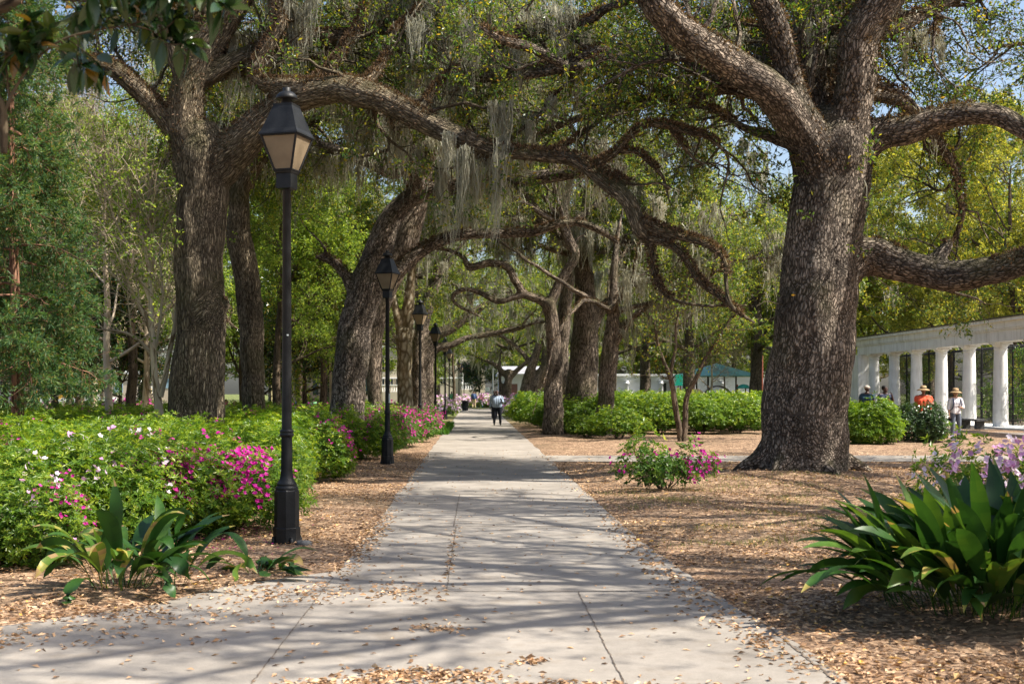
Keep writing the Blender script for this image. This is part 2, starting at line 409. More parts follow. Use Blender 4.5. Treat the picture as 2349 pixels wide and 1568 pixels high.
M['glass2'] = plain('white_lamp_glass', (.52, .47, .38), .5, 0, .10, 4, .4, 0, 30, .45)
M['white'] = plain('white_stucco', (.80, .79, .76), .75, 0, .05, 1.5, .3, .25, 25)
_t = M['white'].node_tree; _g = _t.nodes.new('ShaderNodeNewGeometry'); _m = _t.nodes.new('ShaderNodeMapping'); _m.inputs['Scale'].default_value = (2.2, 2.2, .35); _t.links.new(_g.outputs['Position'], _m.inputs[0])
_n = mk(_t, 'ShaderNodeTexNoise', Scale=1.6, Detail=7., Roughness=.7); _t.links.new(_m.outputs[0], _n.inputs['Vector']); _r = ramp(_t, [(.5, (1, 1, 1)), (.75, (.62, .60, .54))]); _t.links.new(_n.outputs['Fac'], _r.inputs[0])
_b = next(q for q in _t.nodes if q.type == 'BSDF_PRINCIPLED'); _src = _b.inputs['Base Color'].links[0].from_socket; _x = mk(_t, 'ShaderNodeMix', _data_type='RGBA', _blend_type='MULTIPLY'); _x.inputs['Factor'].default_value = 1
_t.links.new(_src, _x.inputs[6]); _t.links.new(_r.outputs[0], _x.inputs[7]); _t.links.new(_x.outputs[2], _b.inputs['Base Color'])
M['white2'] = plain('white_render_wall', (.82, .82, .82), .8, 0, .05, .5, .3)
M['stain'] = plain('weathered_cap', (.09, .085, .06), .9, 0, .3, 3)
M['cream'] = plain('cream_stone', (.48, .42, .32), .85, 0, .10, .7, .3)
M['yellowst'] = plain('yellow_stucco', (.62, .50, .27), .85, 0, .08, .7, .3)
M['arch'] = plain('peach_arch', (.50, .30, .19), .85)
M['window'] = plain('dark_window', (.02, .035, .045), .15, 0, .2, 2, .6)
M['roofg'] = plain('grey_roof', (.30, .30, .32), .8, 0, .1, 1)
M['brownd'] = plain('brown_door', (.20, .10, .08), .6)
M['beige'] = plain('beige_wall', (.50, .41, .33), .85, 0, .08, .6)
M['teal'] = plain('teal_metal_roof', (.035, .25, .21), .4, 0, .06, .8, .5)
M['teal2'] = plain('teal_plastic', (.01, .30, .22), .35, 0, .05, 2, .5)
M['brownpost'] = plain('brown_post', (.05, .035, .03), .5)
M['redpost'] = plain('red_brown_post', (.22, .06, .04), .5)
M['rock'] = plain('tan_rock', (.45, .32, .20), .9, 0, .2, 3, .2, .5, 6)
M['signgreen'] = plain('green_sign', (.0, .20, .085), .4, 0, .04, 2)
M['signwhite'] = plain('white_lettering', (.75, .80, .75), .5)
M['bluegrey'] = plain('blue_grey_panel', (.25, .36, .45), .6)
M['benchw'] = plain('weathered_bench_wood', (.20, .17, .12), .85, 0, .25, 12)
M['binm'] = plain('dark_bin', (.012, .016, .022), .5)
M['carwhite'] = plain('white_car_paint', (.75, .76, .78), .25, 0, .02, 1, .5, coat=.6)
M['carsilver'] = plain('silver_car_paint', (.35, .38, .42), .25, .4, .02, 1, .5, coat=.6)
M['caryellow'] = plain('yellow_paint', (.62, .36, .04), .4, 0, .08, 1, .5)
M['tyre'] = plain('tyre_rubber', (.02, .02, .02), .8)
M['rim'] = plain('wheel_rim', (.35, .35, .36), .35, .7)
M['stonec'] = plain('lamp_footing', (.10, .10, .10), .9, 0, .3, 14)
SK = {'dark': (.055, .026, .018), 'light': (.50, .28, .19), 'mid': (.20, .10, .06)}
for k_, c_ in SK.items(): M['skin_' + k_] = plain('skin_' + k_, c_, .5, 0, .05, 10)


def cloth(name, col, rough=.85):
    if name not in M: M[name] = plain(name, col, rough, 0, .08, 9, .2, .3, 20)
    return M[name]


# ------------------------------------------------------------------ world, sun, camera
SUN_AZ, SUN_EL = D2R(-15), D2R(51)      # direction towards the sun: azimuth from +X towards +Y
sd = Vector((math.cos(SUN_EL) * math.cos(SUN_AZ), math.cos(SUN_EL) * math.sin(SUN_AZ), math.sin(SUN_EL)))
w = bpy.data.worlds.new("World"); SC.world = w; w.use_nodes = True
t = w.node_tree; t.nodes.clear()
sky = t.nodes.new('ShaderNodeTexSky'); sky.sky_type = 'NISHITA'; sky.sun_disc = False
sky.sun_elevation = SUN_EL; sky.sun_rotation = math.pi / 2 - SUN_AZ; sky.air_density = 1.0; sky.dust_density = 3.0; sky.ozone_density = 1.2
bg = t.nodes.new('ShaderNodeBackground'); bg.inputs[1].default_value = .11
wo = t.nodes.new('ShaderNodeOutputWorld'); t.links.new(sky.outputs[0], bg.inputs[0]); t.links.new(bg.outputs[0], wo.inputs[0])
sl = bpy.data.lights.new('sun', 'SUN'); sl.energy = 5; sl.angle = D2R(.53); sl.color = (1, .94, .84)
so = bpy.data.objects.new('sun', sl); COL.objects.link(so); so.rotation_euler = (-sd).to_track_quat('-Z', 'Y').to_euler()
cd = bpy.data.cameras.new('camera'); cd.sensor_width = 36; cd.lens = F / 2349 * 36
cd.shift_x = (1174.5 - U0) / 2349; cd.shift_y = (V0 - 784) / 2349; cd.clip_start = .1; cd.clip_end = 2000
cd.dof.use_dof = True; cd.dof.focus_distance = 21; cd.dof.aperture_fstop = 4.5
co = bpy.data.objects.new('camera', cd); COL.objects.link(co); co.location = (0, 0, CZ); co.rotation_euler = (math.pi / 2, 0, 0)
SC.camera = co
SC.view_settings.view_transform = 'Standard'; SC.view_settings.look = 'None'; SC.view_settings.exposure = 1.08; SC.view_settings.gamma = 1
SC.cycles.max_bounces = 7; SC.cycles.diffuse_bounces = 4; SC.cycles.glossy_bounces = 2; SC.cycles.transmission_bounces = 5; SC.cycles.transparent_max_bounces = 4
SC.cycles.caustics_reflective = False; SC.cycles.caustics_refractive = False; SC.cycles.sample_clamp_indirect = 6
SC.render.use_persistent_data = False

#PART2
# ------------------------------------------------------------------ ground, path
def ledge(y):  # left edge of the paving at depth y
    return np.interp(y, [2, 7.2, 9.2, 10.2, 11.1, 12.1, 13, 30, 120], [-40, -12, -3.45, -2.5, -2.2, -1.32, -1.28, -1.3, -1.4])


def redge(y):
    return np.interp(y, [2, 5.5, 7.4, 8.6, 9.9, 13, 17.6, 48, 120], [6, 2.9, 2.2, 2.15, 2.05, 1.9, 1.85, 1.8, 1.75])


def inpath(x, y):
    return (x > ledge(y)) & (x < redge(y)) & (y < 121)


def gz(x, y):
    x = np.asarray(x, float); y = np.asarray(y, float)
    out = np.minimum(np.abs(x - ledge(y)), np.abs(x - redge(y)))
    h = .03 * np.sin(x * 1.3 + 1) * np.sin(y * .9) + .02 * np.sin(x * 3.1 + y * 2.3) + .02
    h = h + .20 * np.exp(-((x - 6.1) ** 2 + (y - 24) ** 2) / 9) + .05 * np.exp(-((x - 5) ** 2 + (y - 9.5) ** 2) / 3)
    h = h * np.clip(out / .8, 0, 1) * np.clip((150 - y) / 20, 0, 1)
    cross = (np.abs(y - 32.2) < 2.3) & (x > 1.8) & (x < 32)
    h = np.where(cross, np.minimum(h, 0), h)
    return np.where(inpath(x, y), -.03, h)


def ground():
    xs = np.unique(np.concatenate([[-400, -250, -160, -100, -70, -50, -40, -32], np.arange(-26, -6, .5), np.arange(-6, 9, .12), np.arange(9, 34, .5), [40, 50, 70, 100, 160, 250, 400]]))
    ys = np.unique(np.concatenate([[-60, -30, -12, -4, 0, 2, 4], np.arange(5, 30, .16), np.arange(30, 60, .5), np.arange(60, 155, 3), [170, 200, 260, 340, 450, 700]]))
    X, Y = np.meshgrid(xs, ys); Z = gz(X, Y)
    n, m = X.shape; i = np.arange(n - 1)[:, None] * m + np.arange(m - 1)[None]
    f = np.stack([i, i + 1, i + m + 1, i + m], -1).reshape(-1, 4)
    m_, t, N, L = nt('leaf_litter_ground')
    g = N('ShaderNodeNewGeometry'); P = g.outputs['Position']
    nz = N('ShaderNodeTexNoise', Scale=9., Detail=3.); L(P, nz.inputs['Vector'])
    wv = N('ShaderNodeVectorMath', _operation='MULTIPLY_ADD'); L(nz.outputs['Color'], wv.inputs[0]); wv.inputs[1].default_value = (.08, .08, .0); L(P, wv.inputs[2])
    v1 = N('ShaderNodeTexVoronoi', Scale=21.); L(wv.outputs[0], v1.inputs['Vector'])
    v2 = N('ShaderNodeTexVoronoi', Scale=34.); L(wv.outputs[0], v2.inputs['Vector'])
    sx = N('ShaderNodeSeparateColor'); L(v1.outputs['Color'], sx.inputs[0])
    sy = N('ShaderNodeSeparateColor'); L(v2.outputs['Color'], sy.inputs[0])
    a = N('ShaderNodeMath', _operation='ADD'); L(sx.outputs[0], a.inputs[0]); L(sy.outputs[1], a.inputs[1])
    r = ramp(t, [(.2, (.06, .037, .023)), (.75, (.21, .13, .08)), (1.15, (.43, .285, .175)), (1.6, (.64, .46, .31))])
    ng = N('ShaderNodeTexNoise', Scale=2.6, Detail=8., Roughness=.75); L(P, ng.inputs['Vector'])
    hm = N('ShaderNodeMapRange'); hm.inputs['From Min'].default_value = .3; hm.inputs['From Max'].default_value = .7; hm.inputs['To Min'].default_value = .22; hm.inputs['To Max'].default_value = .56; L(ng.outputs['Fac'], hm.inputs[0])
    h2 = N('ShaderNodeMath', _operation='MULTIPLY'); L(a.outputs[0], h2.inputs[0]); L(hm.outputs[0], h2.inputs[1])
    for e, p in zip(r.color_ramp.elements, (.08, .35, .6, .9)): e.position = p
    L(h2.outputs[0], r.inputs[0])
    big = N('ShaderNodeTexNoise', Scale=.35, Detail=5.); L(P, big.inputs['Vector'])
    mr = N('ShaderNodeMapRange'); mr.inputs['From Min'].default_value = .5; mr.inputs['From Max'].default_value = .68; mr.inputs['To Max'].default_value = .5; L(big.outputs['Fac'], mr.inputs[0])
    mx = N('ShaderNodeMix', _data_type='RGBA'); L(mr.outputs[0], mx.inputs[0]); L(r.outputs[0], mx.inputs[6]); mx.inputs[7].default_value = (.13, .10, .06, 1)
    # lawn far away
    sp = N('ShaderNodeSeparateXYZ'); L(P, sp.inputs[0])
    fr = N('ShaderNodeMapRange'); fr.inputs['From Min'].default_value = 60; fr.inputs['From Max'].default_value = 90; L(sp.outputs[1], fr.inputs[0])
    n5 = N('ShaderNodeTexNoise', Scale=1.2, Detail=6.); L(P, n5.inputs['Vector'])
    gr = ramp(t, [(.35, (.06, .10, .02)), (.65, (.20, .20, .07))]); L(n5.outputs['Fac'], gr.inputs[0])
    m2 = N('ShaderNodeMix', _data_type='RGBA'); L(fr.outputs[0], m2.inputs[0]); L(mx.outputs[2], m2.inputs[6]); L(gr.outputs[0], m2.inputs[7])
    b = N('ShaderNodeBsdfPrincipled', Roughness=.85); b.inputs['Specular IOR Level'].default_value = .2; L(m2.outputs[2], b.inputs['Base Color'])
    bp = N('ShaderNodeBump', Strength=.8, Distance=.03); L(a.outputs[0], bp.inputs['Height']); L(bp.outputs[0], b.inputs['Normal'])
    finish(t, b.outputs[0], L)
    o = MB().add(np.stack([X, Y, Z], -1), f, rnd=np.zeros(len(f))).build('ground', m_)
    tag(o, kind='structure', label='brown leaf litter ground under the oaks on both sides of the path')


ground()


def concrete(name, base=(.30, .27, .235)):
    m, t, N, L = nt(name)
    g = N('ShaderNodeNewGeometry'); P = g.outputs['Position']
    n1 = N('ShaderNodeTexNoise', Scale=.9, Detail=6., Roughness=.65); L(P, n1.inputs['Vector'])
    n2 = N('ShaderNodeTexNoise', Scale=90., Detail=3.); L(P, n2.inputs['Vector'])
    n3 = N('ShaderNodeTexNoise', Scale=7., Detail=7., Roughness=.7); L(P, n3.inputs['Vector'])
    b_ = np.array(base)
    r = ramp(t, [(.3, tuple(b_ * .72)), (.7, tuple(b_ * 1.1))])
    a = N('ShaderNodeMath', _operation='MULTIPLY_ADD'); L(n2.outputs['Fac'], a.inputs[0]); a.inputs[1].default_value = .35
    a2 = N('ShaderNodeMath', _operation='MULTIPLY_ADD'); L(n3.outputs['Fac'], a2.inputs[0]); a2.inputs[1].default_value = .5
    a3 = N('ShaderNodeMath', _operation='MULTIPLY_ADD'); L(n1.outputs['Fac'], a3.inputs[0]); a3.inputs[1].default_value = 1.0; a3.inputs[2].default_value = -.43
    L(a3.outputs[0], a2.inputs[2]); L(a2.outputs[0], a.inputs[2]); L(a.outputs[0], r.inputs[0])
    v = N('ShaderNodeTexVoronoi', Scale=16.); L(P, v.inputs['Vector'])
    sp = N('ShaderNodeMapRange'); sp.inputs['From Min'].default_value = .0; sp.inputs['From Max'].default_value = .07; sp.inputs['To Min'].default_value = .55; sp.inputs['To Max'].default_value = 0; L(v.outputs['Distance'], sp.inputs[0])
    mx = N('ShaderNodeMix', _data_type='RGBA'); L(sp.outputs[0], mx.inputs[0]); L(r.outputs[0], mx.inputs[6]); mx.inputs[7].default_value = (.15, .11, .08, 1)
    vs = N('ShaderNodeTexVoronoi', Scale=.32, Randomness=.55); L(P, vs.inputs['Vector']); sc_ = N('ShaderNodeSeparateColor'); L(vs.outputs['Color'], sc_.inputs[0])
    tn = ramp(t, [(0, (.90, .89, .88)), (1, (1.06, 1.05, 1.03))]); L(sc_.outputs[0], tn.inputs[0])
    st = N('ShaderNodeTexNoise', Scale=2.1, Detail=8., Roughness=.72); L(P, st.inputs['Vector']); sr = ramp(t, [(.52, (1, 1, 1)), (.72, (.72, .66, .58))]); L(st.outputs['Fac'], sr.inputs[0])
    q1 = N('ShaderNodeMix', _data_type='RGBA', _blend_type='MULTIPLY'); q1.inputs['Factor'].default_value = 1; L(mx.outputs[2], q1.inputs[6]); L(tn.outputs[0], q1.inputs[7])
    mx = N('ShaderNodeMix', _data_type='RGBA', _blend_type='MULTIPLY'); mx.inputs['Factor'].default_value = .8; L(q1.outputs[2], mx.inputs[6]); L(sr.outputs[0], mx.inputs[7])
    b = N('ShaderNodeBsdfPrincipled', Roughness=.85); b.inputs['Specular IOR Level'].default_value = .25; L(mx.outputs[2], b.inputs['Base Color'])
    bp = N('ShaderNodeBump', Strength=.35, Distance=.004); L(n2.outputs['Fac'], bp.inputs['Height']); L(bp.outputs[0], b.inputs['Normal'])
    finish(t, b.outputs[0], L); return m


M['path'] = concrete('worn_concrete'); M['joint'] = plain('dirty_joint', (.15, .115, .085), .95, 0, .4, 12)
ys = np.concatenate([[3, 4, 5], np.arange(5.5, 15, .1), np.arange(15, 122, 1.)])
n = len(ys); wig = np.sin(ys * 5.3) * .012 + np.sin(ys * 13.7) * .008 + np.sin(ys * 1.7) * .02
v = np.stack([np.stack([ledge(ys) + wig, ys, ys * 0 + .008], -1), np.stack([redge(ys) + np.roll(wig, 7), ys, ys * 0 + .008], -1)], 1).reshape(-1, 3)
i = np.arange(n - 1) * 2
pm = MB().add(v, np.stack([i, i + 1, i + 3, i + 2], -1), smooth=False)
path = pm.build('path', M['path']); tag(path, 'pale concrete walk with leaf scraps running straight between the oaks', kind='structure')
jb = MB()


def strip(pts, wd, z):
    p = np.array(pts, float); k = max(2, int(np.linalg.norm(p[-1] - p[0]) / .05))
    q = np.stack([np.linspace(p[0], p[1], k)[:, 0], np.linspace(p[0], p[1], k)[:, 1]], -1); q += rng.normal(size=q.shape) * wd * .35
    d = nrm(p[1] - p[0]); s = np.array([-d[1], d[0]]) * wd * rng.uniform(.3, .7, (k, 1))
    V = np.stack([np.c_[q - s, np.full(k, z)], np.c_[q + s, np.full(k, z)]], 1).reshape(-1, 3); i = np.arange(k - 1) * 2
    jb.add(V, np.stack([i, i + 2, i + 3, i + 1], -1), smooth=False)


strip([(-1.3, 5), (-1.3, 11.6)], .009, .0125); strip([(-.25, 10.8), (-.25, 16)], .008, .0125); strip([(.86, 5), (.86, 10.8)], .009, .0125)
strip([(2.1, 5), (2.1, 9.6)], .016, .0125); strip([(-.28, 16), (-.27, 21)], .01, .0125)
for yy in [10.8, 16, 21, 26, 31, 37, 43, 50, 58]: strip([(-1.25, yy), (1.8, yy + .05)], .012 + yy * .0004, .0127)
tag(jb.build('joint_line', M['joint'], path), kind='structure')
cp = MB(); xs_ = np.linspace(1.78, 31, 60); i = np.arange(59) * 2
cy = 32.2 + np.sin(xs_ * .8) * .06
cp.add(np.stack([np.c_[xs_, cy - 1.5, xs_ * 0 + .012], np.c_[xs_, cy + 1.5, xs_ * 0 + .012]], 1).reshape(-1, 3), np.stack([i, i + 2, i + 3, i + 1], -1), smooth=False)
tag(cp.build('side_path', M['path']), 'narrow concrete path branching right behind the big oak', kind='structure')
fp = MB(); box(fp, -60, 60, 121, 126, -.1, .012); box(fp, 20.5, 34, 44, 90, -.1, .014)
tag(fp.build('plaza_paving', M['path']), 'pale paving crossing beyond the end of the walk and beside the colonnade', kind='structure')
rd = MB(); box(rd, -400, 400, 136, 150, -.3, .03)
tag(rd.build('road', plain('asphalt', (.07, .07, .072), .9, 0, .15, 1)), 'asphalt street at the far end of the park', kind='structure')


# fallen leaves: many on the ground, scattered scraps on the path
def scatter(n, ylo, yhi, xlo, xhi, pw=1.6):
    y = ylo + (yhi - ylo) * rng.random(n) ** pw; x = rng.uniform(xlo, xhi, n) * np.clip(y / 14, .6, 1.3)
    return x, y


def lay(mb, x, y, ln, wd, lift=.012, flat=.72, rr=(0, 1)):
    z = np.maximum(gz(x, y), np.where(inpath(x, y), .012, -9)) + rng.random(len(x)) * lift
    a = rng.uniform(0, 2 * math.pi, len(x)); d = nrm(np.stack([np.cos(a), np.sin(a), rng.normal(size=len(x)) * .16], -1))
    leafset(mb, np.stack([x, y, z], -1), d, ln, wd, flat, .35, rr)


lb = MB()
x, y = scatter(150000, 6.2, 34, -9, 9, 1.5)
edge = np.where(x < .3, ledge(y) - x, x - redge(y))            # >0 outside the paving
keep = (edge > -.04 - .22 * rng.random(len(x)) ** 3) & ((np.abs(y - 32.2) > 1.5) | (x < 1.8) | (rng.random(len(x)) < .1))
x, y = x[keep], y[keep]
dn = .5 + .28 * np.sin(x * 1.7 + np.sin(y * 1.1) * 2) + .28 * np.sin(y * 2.3 + x * .8 + 1) + .2 * np.sin(x * 5.1 - y * 3.7)
k = rng.random(len(x)) < np.clip(dn + .25, .12, 1); x, y = x[k], y[k]; q = rng.random(len(x))
for a_, b_, l_, w_ in ((0, .6, .046, .019), (.6, .86, .062, .028), (.86, .975, .036, .012), (.975, 1, .085, .038)):
    k = (q >= a_) & (q < b_); lay(lb, x[k], y[k], l_, w_, .03, .5)
tag(lb.build('leaf_litter', M['litter']), 'dry tan oak leaves carpeting the ground beside the path', kind='stuff')
lb = MB()
x = rng.uniform(-5, 2.2, 1500); y = 6.5 + 30 * rng.random(1500) ** 1.8; k = inpath(x, y); lay(lb, x[k], y[k], .055, .026, .006)
for cx, cy, sx, sy, n in ((-.32, 7.6, .26, .12, 420), (-.75, 7.35, .22, .08, 160), (.55, 7.35, .22, .05, 120), (-1.6, 10.7, .35, .3, 240), (.35, 8.0, .06, .05, 40), (-.28, 9.1, .12, .07, 60), (-.62, 10.8, .16, .3, 110), (1.1, 7.3, .2, .05, 60), (1.9, 8.4, .1, .5, 120), (-.25, 13, .02, 1.2, 60), (-2.6, 9.7, .5, .25, 260), (-1.25, 14.5, .1, 1.6, 500), (1.75, 13, .1, 2.5, 420), (-3.3, 8.8, .7, .25, 200)):
    lay(lb, cx + rng.normal(size=n) * sx, cy + rng.normal(size=n) * sy, .058, .027, .012, .5, (0, .93))
tag(lb.build('fallen_leaves', M['litter']), 'brown leaf scraps scattered across the concrete walk', kind='stuff')
tb_ = MB(); n = 260; x = rng.uniform(-6, 7.5, n); y = rng.uniform(7.5, 26, n); k = ~inpath(x, y); x, y = x[k], y[k]; n = len(x)
a = rng.uniform(0, 6.28, n); P = np.zeros((n, 5, 3)); P[:] = np.stack([x, y, np.maximum(gz(x, y), .01) + .02], -1)[:, None]; l = rng.uniform(.08, .4, n)
P[..., 0] += np.cos(a)[:, None] * l[:, None] * np.linspace(0, 1, 5); P[..., 1] += np.sin(a)[:, None] * l[:, None] * np.linspace(0, 1, 5); P += np.cumsum(rng.normal(size=P.shape) * .006, 1)
tubes(tb_, P, np.full((n, 5), .0035), 4); tag(tb_.build('fallen_twig_litter', M['thin_bark'], bark=True), 'thin dead twigs lying in the litter', kind='stuff')
# short weeds in the litter, right of the path
gb = MB(); n = 5200
cxs = rng.uniform(2.3, 7, 60); cys = rng.uniform(11, 24, 60); i = rng.integers(0, 60, n)
x = cxs[i] + rng.normal(size=n) * .3; y = cys[i] + rng.normal(size=n) * .2; k = ~inpath(x, y); x, y = x[k], y[k]; n = len(x)
P = np.zeros((n, 3, 3)); P[:] = np.stack([x, y, gz(x, y)], -1)[:, None]; h = rng.uniform(.02, .06, n); P[:, 1, 2] += h * .6; P[:, 2, 2] += h; P[:, 1:, :2] += rng.normal(size=(n, 2, 2)) * .015
blades(gb, P, np.full(n, .003), 3, prof=[1, .8, .1])
tag(gb.build('sparse_grass', M['straw']), 'sparse low grass poking through the litter right of the walk', kind='stuff')
gb = MB(); n = 5000
x = rng.uniform(-2.55, -1.1, n); y = rng.uniform(50, 62, n); P = np.zeros((n, 4, 3)); P[:] = np.stack([x, y, x * 0], -1)[:, None]
h = rng.uniform(.12, .34, n); P[..., 2] += h[:, None] * np.array([0, .4, .75, 1]); P[..., :2] += np.cumsum(rng.normal(size=(n, 4, 2)) * .03, 1)
blades(gb, P, np.full(n, .014), 4, prof=[1, .9, .6, .1])
tag(gb.build('grass_clump', M['grass']), 'patch of long bright grass at the foot of the fourth lamp', kind='stuff')
gb = MB()
for yy, x0, x1, n in ((118, 1.9, 14, 5000), (119, -14, -1.5, 4000)):
    x = rng.uniform(x0, x1, n); y = rng.normal(size=n) * 1.2 + yy; P = np.zeros((n, 3, 3)); P[:] = np.stack([x, y, x * 0], -1)[:, None]
    P[:, 1, 2] += .12; P[:, 2, 2] += .2; P[:, 2, :2] += rng.normal(size=(n, 2)) * .05; blades(gb, P, np.full(n, .03), 3, prof=[1, .7, .1])
tag(gb.build('lawn_grass', M['grass']), 'sunlit lawn strip across the far end of the walk', kind='stuff')

# ------------------------------------------------------------------ the live oaks
VB = dict(t0=.12, ang=(35, 85), wig=.28)


def fuse(mb, name, mat, voxel, parent):
    """one continuous surface from overlapping limbs, bark coordinates carried over"""
    src = mb.build('tmp', mat, bark=True)
    wd_ = src.modifiers.new('w', 'WELD'); wd_.merge_threshold = .0005
    md = src.modifiers.new('r', 'REMESH'); md.mode = 'VOXEL'; md.voxel_size = voxel; md.use_smooth_shade = True
    dg = bpy.context.evaluated_depsgraph_get(); me = bpy.data.meshes.new_from_object(src.evaluated_get(dg))
    n = len(me.vertices); co = np.empty(n * 3, np.float32); me.vertices.foreach_get('co', co); co = co.reshape(-1, 3)
    e = np.empty(len(me.edges) * 2, np.int32); me.edges.foreach_get('vertices', e); e = e.reshape(-1, 2)
    deg = np.bincount(e.ravel(), minlength=n)[:, None]
    for it in range(3):
        s = np.stack([np.bincount(e[:, 0], co[e[:, 1], a], n) + np.bincount(e[:, 1], co[e[:, 0], a], n) for a in range(3)], 1) / np.maximum(deg, 1)
        co = co * .45 + s * .55
    from mathutils.kdtree import KDTree
    cat = lambda q: np.concatenate([f_[q] for f_ in mb.fr])
    C, N_, B_, T_, L_, R_ = (cat(q) for q in range(6)); OF = np.concatenate([np.full(len(f_[0]), f_[6]) for f_ in mb.fr])
    kd = KDTree(len(C))
    for a, p in enumerate(C): kd.insert(p, a)
    kd.balance(); near = np.array([[q[1] for q in kd.find_n(p, 14)] for p in co]) if len(C) >= 14 else None
    dist = np.linalg.norm(co[:, None] - C[near], axis=-1); pick = near[np.arange(n), np.argmin(np.abs(dist - R_[near]) + .15 * dist, 1)]
    dv = co - C[pick]; at = np.stack([(dv * N_[pick]).sum(1) + OF[pick], (dv * B_[pick]).sum(1), L_[pick] + (dv * T_[pick]).sum(1)], 1).astype(np.float32)
    me.vertices.foreach_set('co', co.astype(np.float32).ravel())
    if 'bark' in me.attributes: me.attributes.remove(me.attributes['bark'])
    a_ = me.attributes.new('bark', 'FLOAT_VECTOR', 'POINT'); a_.data.foreach_set('vector', at.ravel())
    me.materials.clear(); me.materials.append(mat); me.name = name; me.update()
    bpy.data.objects.remove(src)
    return me


def autolimbs(c, n, ln, r, el=(15, 60), k=22, az=None, arc=-.02, wig=.13):
    """extra main limbs radiating from point c"""
    global rng
    rng = np.random.default_rng(int(abs(c[0] * 131 + c[1] * 17 + n) * 10))
    out = []
    for j in range(n):
        a = rng.uniform(0, 2 * math.pi) if az is None else az[j % len(az)] + rng.normal() * .15
        e = math.radians(rng.uniform(*el)); d = np.array([math.cos(a) * math.cos(e), math.sin(a) * math.cos(e), math.sin(e)])
        L_ = ln * rng.uniform(.75, 1.15); P = [np.array(c, float)]
        for s in range(k - 1):
            P.append(P[-1] + d * L_ / (k - 1)); d = d + rng.normal(size=3) * wig + np.array([0, 0, arc]); d /= np.linalg.norm(d)
        out.append((np.array(P), r * rng.uniform(.7, 1) * np.linspace(1, .18, k) ** .8))
    return out


